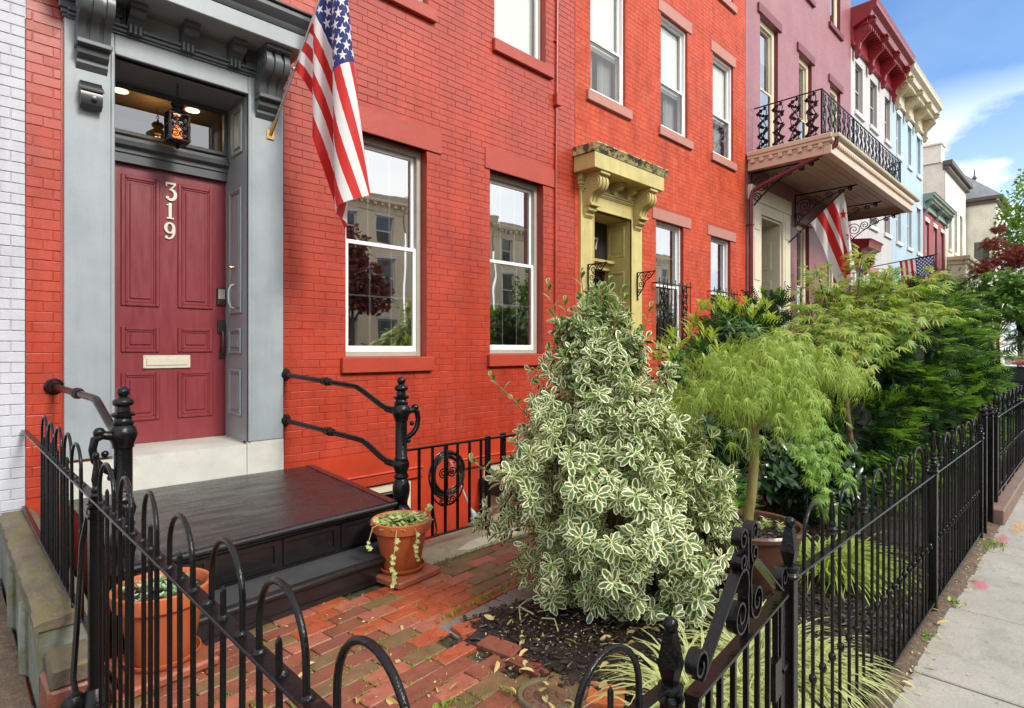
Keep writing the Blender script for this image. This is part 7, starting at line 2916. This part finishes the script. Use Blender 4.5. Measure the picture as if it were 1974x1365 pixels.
# ------------------------------------------------------------------ pot plants
pv = thing('trailing_ivy', 'cream and green ivy trailing from the terracotta pot by the steps', 'plant', (2.34, -2.10, .38))
rg = np.random.default_rng(61)
IVY = palm_tpl(5, 2.6, .75, .10)
M['ivy'] = leafmat('pale_ivy_leaf', [(.20, .30, .07), (.40, .46, .16), (.62, .62, .34)], .3, .45, .3)
P, Dn, Nn, Ss = [], [], [], []
for k in range(330):
    a = rg.random() * 2 * PI
    q = math.sqrt(rg.random()) * .195
    P.append((2.34 + q * math.cos(a), -2.10 + q * math.sin(a), .385 + rg.uniform(0, .075) * (1.1 - q / .2)))
    Dn.append((math.cos(a) + rg.normal(0, .5), math.sin(a) + rg.normal(0, .5), .1))
    Nn.append((rg.normal(0, .4), rg.normal(0, .4), 1))
    Ss.append(rg.uniform(.022, .042))
tr = MB()
for (path) in ([(-.13, -.14, .40), (-.17, -.19, .36), (-.22, -.24, .24), (-.25, -.27, .14), (-.26, -.29, .08)], [(-.03, -.18, .40), (-.035, -.235, .37), (-.04, -.24, .27), (-.035, -.245, .18)], [(-.17, -.02, .41), (-.25, -.03, .40), (-.29, -.05, .33), (-.30, -.06, .27)], [(.16, -.06, .41), (.20, -.04, .47), (.215, -.05, .45)]):
    pts = [(2.34 + a, -2.10 + b, c) for (a, b, c) in path]
    tr.tube(pts, .0028, 5)
    for i in range(len(pts) - 1):
        for q in (.2, .6, .9):
            p = np.array(pts[i]) * (1 - q) + np.array(pts[i + 1]) * q
            if pts[i][2] < .40 or path[0][0] > .1:
                for sg in ((-1,), (1,))[int(q * 10 + i) % 2]:
                    P.append(tuple(p))
                    Dn.append((sg * .8, -.5, -.3 + rg.normal(0, .3)))
                    Nn.append((-.3, -1, .6))
                    Ss.append(rg.uniform(.024, .038))
tr.build('vine', mat('pale_vine', (.36, .30, .12), .6), pv, recalc=False, ang=80)
foliage(pv, IVY, np.array(P), frames(np.array(Dn, float), np.array(Nn, float)), np.array(Ss), M['ivy'], 'leaf', 'foliage', 120, 6)
sv = thing('sedum_plant', 'pale blue green succulent filling the pot behind the hooped fence', 'plant', (.80, -2.27, .37))
M['sedum'] = leafmat('pale_succulent', [(.20, .30, .17), (.34, .44, .27), (.50, .58, .40)], .15, .45, .4)
P, Dn, Nn, Ss = [], [], [], []
for k in range(46):
    a = rg.random() * 2 * PI
    q = math.sqrt(rg.random()) * .165
    c = np.array((.80 + q * math.cos(a), -2.27 + q * math.sin(a), .385 + rg.uniform(0, .035)))
    for j in range(9):
        aa = j * 2.4
        o_ = .5 + j * .09
        P.append(c)
        Dn.append((math.cos(aa) * math.sin(o_), math.sin(aa) * math.sin(o_), math.cos(o_)))
        Nn.append((-math.cos(aa) * math.cos(o_), -math.sin(aa) * math.cos(o_), math.sin(o_)))
        Ss.append(rg.uniform(.03, .046))
foliage(sv, leaf_tpl(1.0, .55, .4, .05), np.array(P), frames(np.array(Dn), np.array(Nn)), np.array(Ss), M['sedum'], 'leaf', 'foliage', 80, 6)

# ------------------------------------------------------------------ moss tufts, chips, dead leaves
rg = np.random.default_rng(70)
P, Dn, Nn, Ss = [], [], [], []
for k in range(1500):
    cx, cy = PATIO_CELLS[rg.integers(len(PATIO_CELLS))]
    if rg.random() > (.25 + .75 * (math.sin(cx * 3 + 1) * math.sin(cy * 2.3) > -.1)):
        continue
    if rg.random() < .7:
        off = EX * float(rg.uniform(-.12, .12)) + EY * (PD / 2 * (1 if rg.random() < .5 else -1))
    else:
        off = EX * (PW / 2) + EY * float(rg.uniform(-.06, .06))
    for j in range(5):
        P.append((cx + off.x + rg.normal(0, .006), cy + off.y + rg.normal(0, .006), -.006))
        a = rg.random() * 2 * PI
        Dn.append((math.cos(a), math.sin(a), rg.uniform(.4, 1.5)))
        Nn.append((0, 0, 1))
        Ss.append(rg.uniform(.008, .022))
for (x0, y0, x1, y1) in ((2.45, -2.10, 4.8, -2.05), (2.08, -2.86, 3.1, -2.72)):
    for k in range(260):
        q = rg.random()
        P.append((x0 + (x1 - x0) * q, y0 + (y1 - y0) * q + rg.normal(0, .012), .0))
        a = rg.random() * 2 * PI
        Dn.append((math.cos(a), math.sin(a), rg.uniform(.5, 2)))
        Nn.append((0, 0, 1))
        Ss.append(rg.uniform(.012, .035))
for (cx, cy, n, s) in ((1.62, -3.55, 60, .05), (1.80, -3.83, 60, .04), (1.35, -3.9, 40, .05), (6.15, -4.97, 120, .09), (4.55, -4.93, 50, .04), (3.9, -4.9, 30, .04), (1.0, -3.0, 40, .04)):
    for k in range(n):
        a = rg.random() * 2 * PI
        P.append((cx + rg.normal(0, s), cy + rg.normal(0, s * .5), .0))
        Dn.append((math.cos(a), math.sin(a), rg.uniform(.6, 2)))
        Nn.append((0, 0, 1))
        Ss.append(rg.uniform(.015, .04))
V, F, U = scatter(leaf_tpl(1.0, .3, .2, .1), np.array(P), frames(np.array(Dn, float), np.array(Nn, float)), np.array(Ss))
tag(link('moss', np_mesh('moss', V, F, M['moss'], U)), 'bright green moss and tiny weeds in the patio joints', 'moss', kind='stuff')


def chip_tpl():
    V = [(-.5, 0, 0), (.5, .05, 0), (.55, 1, .05), (-.42, .93, 0), (-.4, .05, .28), (.42, .1, .32), (.4, .92, .3), (-.35, .88, .26)]
    F = [(0, 3, 2, 1), (4, 5, 6, 7), (0, 1, 5, 4), (1, 2, 6, 5), (2, 3, 7, 6), (3, 0, 4, 7)]
    v = np.array(V, float) * np.array((.42, 1, .5))
    return v, np.array(F), np.zeros((8, 2))


n = 9000
X = rg.uniform(1.98, 5.6, n)
Y = rg.uniform(-4.82, -2.95, n)
nearw = rg.random(n) < np.clip(1.6 - (X - 2) * .28, .15, 1)
inb = (X > 2.03 + .06 * np.sin(Y * 7) + rg.normal(0, .05, n)) & nearw & (Y < -2.98 + .05 * np.sin(X * 6))
X, Y = X[inb], Y[inb]
Z = np.array([max(mulch_h(a, b), -.012) for a, b in zip(X, Y)]) + rg.uniform(-.004, .014, len(X))
a = rg.random(len(X)) * 2 * PI
Dn = np.stack([np.cos(a), np.sin(a), rg.normal(0, .25, len(X))], 1)
Nn = np.stack([rg.normal(0, .35, len(X)), rg.normal(0, .35, len(X)), np.ones(len(X))], 1)
V, F, U = scatter(chip_tpl(), np.stack([X, Y, Z], 1), frames(Dn, Nn), rg.uniform(.018, .055, len(X)))
tag(link('bark_chips', np_mesh('bark_chips', V, F, M['chip'], U)), 'black wet bark chips covering the planting bed', 'mulch', kind='stuff')
ch_n = 420
rr_ = np.sqrt(rg.random(ch_n)) * .285
aa_ = rg.random(ch_n) * 2 * PI
V, F, U = scatter(chip_tpl(), np.stack([3.86 + rr_ * np.cos(aa_), -3.93 + rr_ * np.sin(aa_), np.full(ch_n, .408) + rg.uniform(0, .012, ch_n)], 1), frames(np.stack([np.cos(aa_ * 7), np.sin(aa_ * 7), rg.normal(0, .25, ch_n)], 1), np.stack([rg.normal(0, .35, ch_n), rg.normal(0, .35, ch_n), np.ones(ch_n)], 1)), rg.uniform(.018, .045, ch_n))
tag(link('bark_chips', np_mesh('pot_bark_chips', V, F, M['chip'], U, off=base_of(bpt)), bpt), kind='stuff')
pw = thing('pot_weed', 'tiny pale green weeds growing in the glazed pot at the maple trunk', 'plant', (3.86, -3.93, .41))
wp, wd, wn_, ws_ = [], [], [], []
for k in range(16):
    a = rg.uniform(2.4, 6.0)
    c = np.array((3.86 + .22 * rg.random() * math.cos(a), -3.93 + .24 * rg.random() * math.sin(a), .425))
    for j in range(7):
        q = j * 2.4
        wp.append(c + np.array((0, 0, .006 * j)))
        wd.append((math.cos(q), math.sin(q), .5))
        wn_.append((0, 0, 1))
        ws_.append(rg.uniform(.02, .04))
foliage(pw, leaf_tpl(1.0, .5, .2, .1), np.array(wp), frames(np.array(wd, float), np.array(wn_, float)), np.array(ws_), M['ivy'], 'leaf', 'foliage', 20, 6)
# pale crumbs and litter
n = 900
X = np.concatenate([rg.uniform(2.0, 3.6, n), rg.uniform(.6, 2.0, 260), rg.uniform(1.7, 6.6, 420), rg.uniform(2.9, 7.5, 110)])
Y = np.concatenate([rg.uniform(-4.7, -3.0, n), rg.uniform(-4.6, -2.05, 260), rg.normal(-4.93, .05, 420), -4.96 - np.abs(rg.normal(0, .28, 110))])
Z = np.concatenate([np.array([mulch_h(p, q) for p, q in zip(X[:n], Y[:n])]) + .02, np.full(260, .004), np.full(420, .014), np.full(110, .003)])
a = rg.random(len(X)) * 2 * PI
V, F, U = scatter(leaf_tpl(1.0, .45, .5, .3), np.stack([X, Y, Z], 1), frames(np.stack([np.cos(a), np.sin(a), rg.normal(0, .3, len(X))], 1), np.stack([rg.normal(0, .5, len(X)), rg.normal(0, .5, len(X)), np.ones(len(X))], 1)), rg.uniform(.006, .022, len(X)))
tag(link('leaf_litter', np_mesh('leaf_litter', V, F, M['deadleaf'], U)), 'pale crumbs and bits of leaf scattered over mulch and paving', 'litter', kind='stuff')
dl = [np_mesh('fallen_leaf', *[q if i != 0 else q for i, q in enumerate(leaf_tpl(1.0, w_, f_, c_)[:2])], M['deadleaf'], leaf_tpl(1.0, w_, f_, c_)[2]) for (w_, f_, c_) in ((.42, .5, .25), (.5, .2, -.15), (.38, .8, .35))]
cnt = 0
for k in range(130):
    if k < 86:
        x, y = rg.uniform(2.05, 3.2), rg.uniform(-4.55, -3.15)
        z = mulch_h(x, y) + .022
    elif k < 104:
        x, y = 2.0 + rg.normal(0, .10), -3.75 + rg.normal(0, .18)
        z = .028
    elif k < 116:
        x, y = rg.uniform(1.0, 2.0), rg.uniform(-4.3, -2.3)
        z = .010
    else:
        x, y = rg.uniform(2.2, 5.5), -4.93 + rg.normal(0, .04)
        z = .018
    a = rg.random() * 2 * PI
    Rm = frames(np.array([[math.cos(a), math.sin(a), rg.normal(0, .25)]]), np.array([[rg.normal(0, .35), rg.normal(0, .35), 1.0]]))[0]
    s = rg.uniform(.04, .085)
    o = D.objects.new('fallen_leaf', dl[k % 3])
    COL.objects.link(o)
    o.matrix_basis = Matrix([list(Rm[r] * s) + [(x, y, z)[r]] for r in range(3)] + [[0, 0, 0, 1]])
    if k < 104:
        tag(o, 'pale yellow fallen leaf lying on the black mulch', 'fallen leaf', 'yellowed leaves fallen on the mulch')
    elif k < 116:
        tag(o, 'pale fallen leaf lying on the red brick paving', 'fallen leaf', 'leaves fallen on the patio bricks')
    else:
        tag(o, 'dry fallen leaf in the dirt strip beside the sidewalk', 'fallen leaf', 'leaves fallen along the fence foot')
tw = MB()
for (pts) in ([(2.35, -3.28, .07), (2.42, -3.20, .10), (2.52, -3.16, .09), (2.66, -3.14, .08)], [(2.42, -3.20, .10), (2.44, -3.30, .08)], [(2.40, -3.52, .07), (2.45, -3.45, .10), (2.42, -3.38, .09)]):
    tw.tube(pts, .004, 6)
tag(tw.build('fallen_twig', mat('pale_twig', (.48, .38, .22), .6), recalc=False), 'pale bent twig lying on mulch below the variegated shrub', 'twig')

# ------------------------------------------------------------------ trees down the street and across it
def leaf_tree(name, lab, x, y, zt0, blobs, m, n, seed, size=.16, tr=.16, cat='tree', extra=None, tpl=None):
    t = thing(name, lab, cat, (x, y, 0))
    rg = np.random.default_rng(seed)
    P, Nn = blob_points(blobs, n, rg, .35, -.9)
    d = rg.normal(0, 1, P.shape) + Nn * .6 + np.array((0, 0, -.3))
    nn = Nn * .5 + np.array((0, 0, .9)) + rg.normal(0, .5, P.shape)
    V, F, U = scatter(tpl or leaf_tpl(1.0, .6, .2, .2), P, frames(d, nn), size * rg.uniform(.6, 1.3, len(P)))
    tag(link('crown', np_mesh('crown', V, F, m, U, off=base_of(t)), t), kind='stuff')
    mb = MB()
    mb.tube([(x, y, -.6), (x + .03, y, zt0 * .5), (x, y + .03, zt0)], [tr, tr * .8, tr * .65], 10)
    for b in blobs:
        mb.tube([(x, y + .03, zt0 * .92), ((x + b[0]) / 2, (y + b[1]) / 2, (zt0 + b[2]) / 2 + .1), b[:3]], [tr * .5, tr * .32, tr * .12], 6)
    mb.build('trunk', M['bark'] if tr < .1 else mat('grey_bark_' + name + str(seed), (.10, .085, .07), .8, .2, 8, bump=.6, bs=30), t, recalc=False, ang=80)
    return t


M['tree_g'] = leafmat('street_tree_leaf', [(.07, .15, .025), (.14, .25, .035), (.24, .36, .06)], .45, .5, .3)
M['tree_r'] = leafmat('red_maple_leaf', [(.11, .018, .018), (.20, .035, .03), (.30, .07, .05)], .35, .45, .3)
M['dogw'] = leafmat('dogwood_leaf', [(.06, .15, .03), (.11, .23, .04), (.18, .30, .06)], .35, .45, .3)
M['petal'] = leafmat('white_petal', [(.70, .70, .62), (.78, .78, .72), (.82, .82, .78)], .3, .6, .2)
M['pinkf'] = leafmat('pink_petal', [(.55, .16, .26), (.65, .25, .34), (.70, .36, .42)], .3, .6, .2)


def vb(px, py, d, r, rz=None):
    return (*at_view(px, py, d), r, r, rz or r)


c = at_view(1968, 600, 26)
leaf_tree('street_tree', 'tall yellow green leafy tree at the right edge beyond the houses', c[0], c[1], 4.0, [vb(1990, 395, 26, 1.2, 1.1), vb(1960, 440, 26, .95, .9), vb(2000, 470, 26, 1.5, 1.2), vb(1945, 490, 26, .8, .8), vb(2060, 400, 27, 2.0, 1.8), vb(1990, 345, 27, .7, .6), vb(2080, 520, 26, 1.8, 1.5)], M['tree_g'], 5200, 80, .19, .14)
c = at_view(1925, 640, 18)
leaf_tree('red_maple', 'dark red leaved maple in front of the cream bay house', c[0], c[1], 2.4, [vb(1915, 470, 18, .34, .22), vb(1905, 510, 18, .32, .22), vb(1945, 500, 18, .5, .3), vb(1885, 520, 18, .22, .14), vb(1980, 490, 18, .6, .4), vb(1935, 535, 18, .5, .25), vb(1925, 440, 18, .2, .14)], M['tree_r'], 1500, 81, .13, .06, tpl=PALM)
c = at_view(1915, 640, 15)
dg = leaf_tree('dogwood_tree', 'small dogwood with white blossoms above the yew hedge at right', c[0], c[1], 1.9, [vb(1905, 555, 15, .30, .22), vb(1935, 540, 15, .42, .24), vb(1960, 560, 15, .5, .3), vb(1990, 545, 15, .6, .4), vb(1930, 590, 15, .45, .3), vb(1975, 600, 15, .5, .3)], M['dogw'], 2600, 82, .12, .05)
rg = np.random.default_rng(83)
P, Nn = blob_points([vb(1905, 552, 15, .30, .22), vb(1935, 536, 15, .42, .24), vb(1965, 555, 15, .5, .3), vb(1990, 540, 15, .6, .4)], 200, rg, .95, -.1)
V, F, U = scatter(leaf_tpl(1.0, .8, .1, .1), P, frames(rg.normal(0, 1, P.shape), Nn + np.array((0, 0, 1))), np.full(len(P), .085))
tag(link('blossom', np_mesh('blossom', V, F, M['petal'], U, off=base_of(dg)), dg), kind='stuff')
h2 = thing('dark_shrub', 'dark green shrub mass at the right edge below the dogwood', 'shrub', (14.5, -3.2, 0))
HB = [(13.2, -3.2, 1.3, 1.0, .7, 1.1), (14.8, -3.05, 1.7, 1.0, .7, 1.3), (16.6, -2.9, 1.9, 1.2, .8, 1.5), (19, -2.9, 2.2, 1.2, .8, 1.5), (*at_view(1990, 628, 17), .9, .6, .75)]
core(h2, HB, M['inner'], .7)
yew(h2, HB, 6000, 85, .2, .2, 0, .15, .55)
pk = thing('pink_azalea', 'small clump of pink flowers above the dark blue car', 'shrub', (24.5, -3.5, -.3))
P, Nn = blob_points([(*at_view(1968, 698, 20.6), .25, .25, .14), (*at_view(1985, 700, 20.6), .25, .25, .15)], 300, rg, .6, -.9)
V, F, U = scatter(leaf_tpl(1.0, .7, .1, .1), P, frames(rg.normal(0, 1, P.shape), Nn), np.full(len(P), .09))
tag(link('blossom', np_mesh('blossom', V, F, M['pinkf'], U, off=base_of(pk)), pk), kind='stuff')
q = at_view(1975, 700, 20.6)
MB().tube([(q[0], q[1], -1.0), (q[0], q[1], q[2])], .06, 6).build('stem', M['twig'], pk, recalc=False)
for i, (x, y, zt, rr_, m_, lab) in enumerate(((7.2, -16.4, 3.4, 1.7, 'tree_g', 'green street tree across the road opposite the maroon door'), (12.6, -16.6, 3.0, 1.2, 'tree_r', 'dark red leaved tree across the road mirrored in the large window'), (24.6, -16.3, 3.6, 1.6, 'tree_g', 'green street tree across the road mirrored in the second window'), (1.0, -16.5, 3.6, 1.8, 'tree_g', 'green street tree across the road farther left'))):
    leaf_tree('facing_tree', lab, x, y, zt, [(x, y, zt + 1.6, rr_, rr_, rr_ * 1.1), (x + rr_ * .6, y + .3, zt + 1.0, rr_ * .7, rr_ * .7, rr_ * .7), (x - rr_ * .6, y - .2, zt + .9, rr_ * .7, rr_ * .7, rr_ * .7), (x, y, zt + 3.0, rr_ * .6, rr_ * .6, rr_ * .7)], M[m_], 2600, 90 + i, .24, .14)
for i, (x, y) in enumerate(((13.5, -17.6), (15.6, -17.4), (18.5, -17.6))):
    lab = ('rounded bush across the road at the foot of the ochre house, leftmost', 'taller bush across the road between two rounded ones', 'rounded bush across the road at the bay house')[i]
    leaf_tree('facing_bush', lab, x, y, .6, [(x, y, .8, .9, .8, .9), (x + .5, y, 1.3 + .2 * (i == 1), .6, .6, .6)], M['dogw'], 900, 95 + i, .2, .06, 'bush')
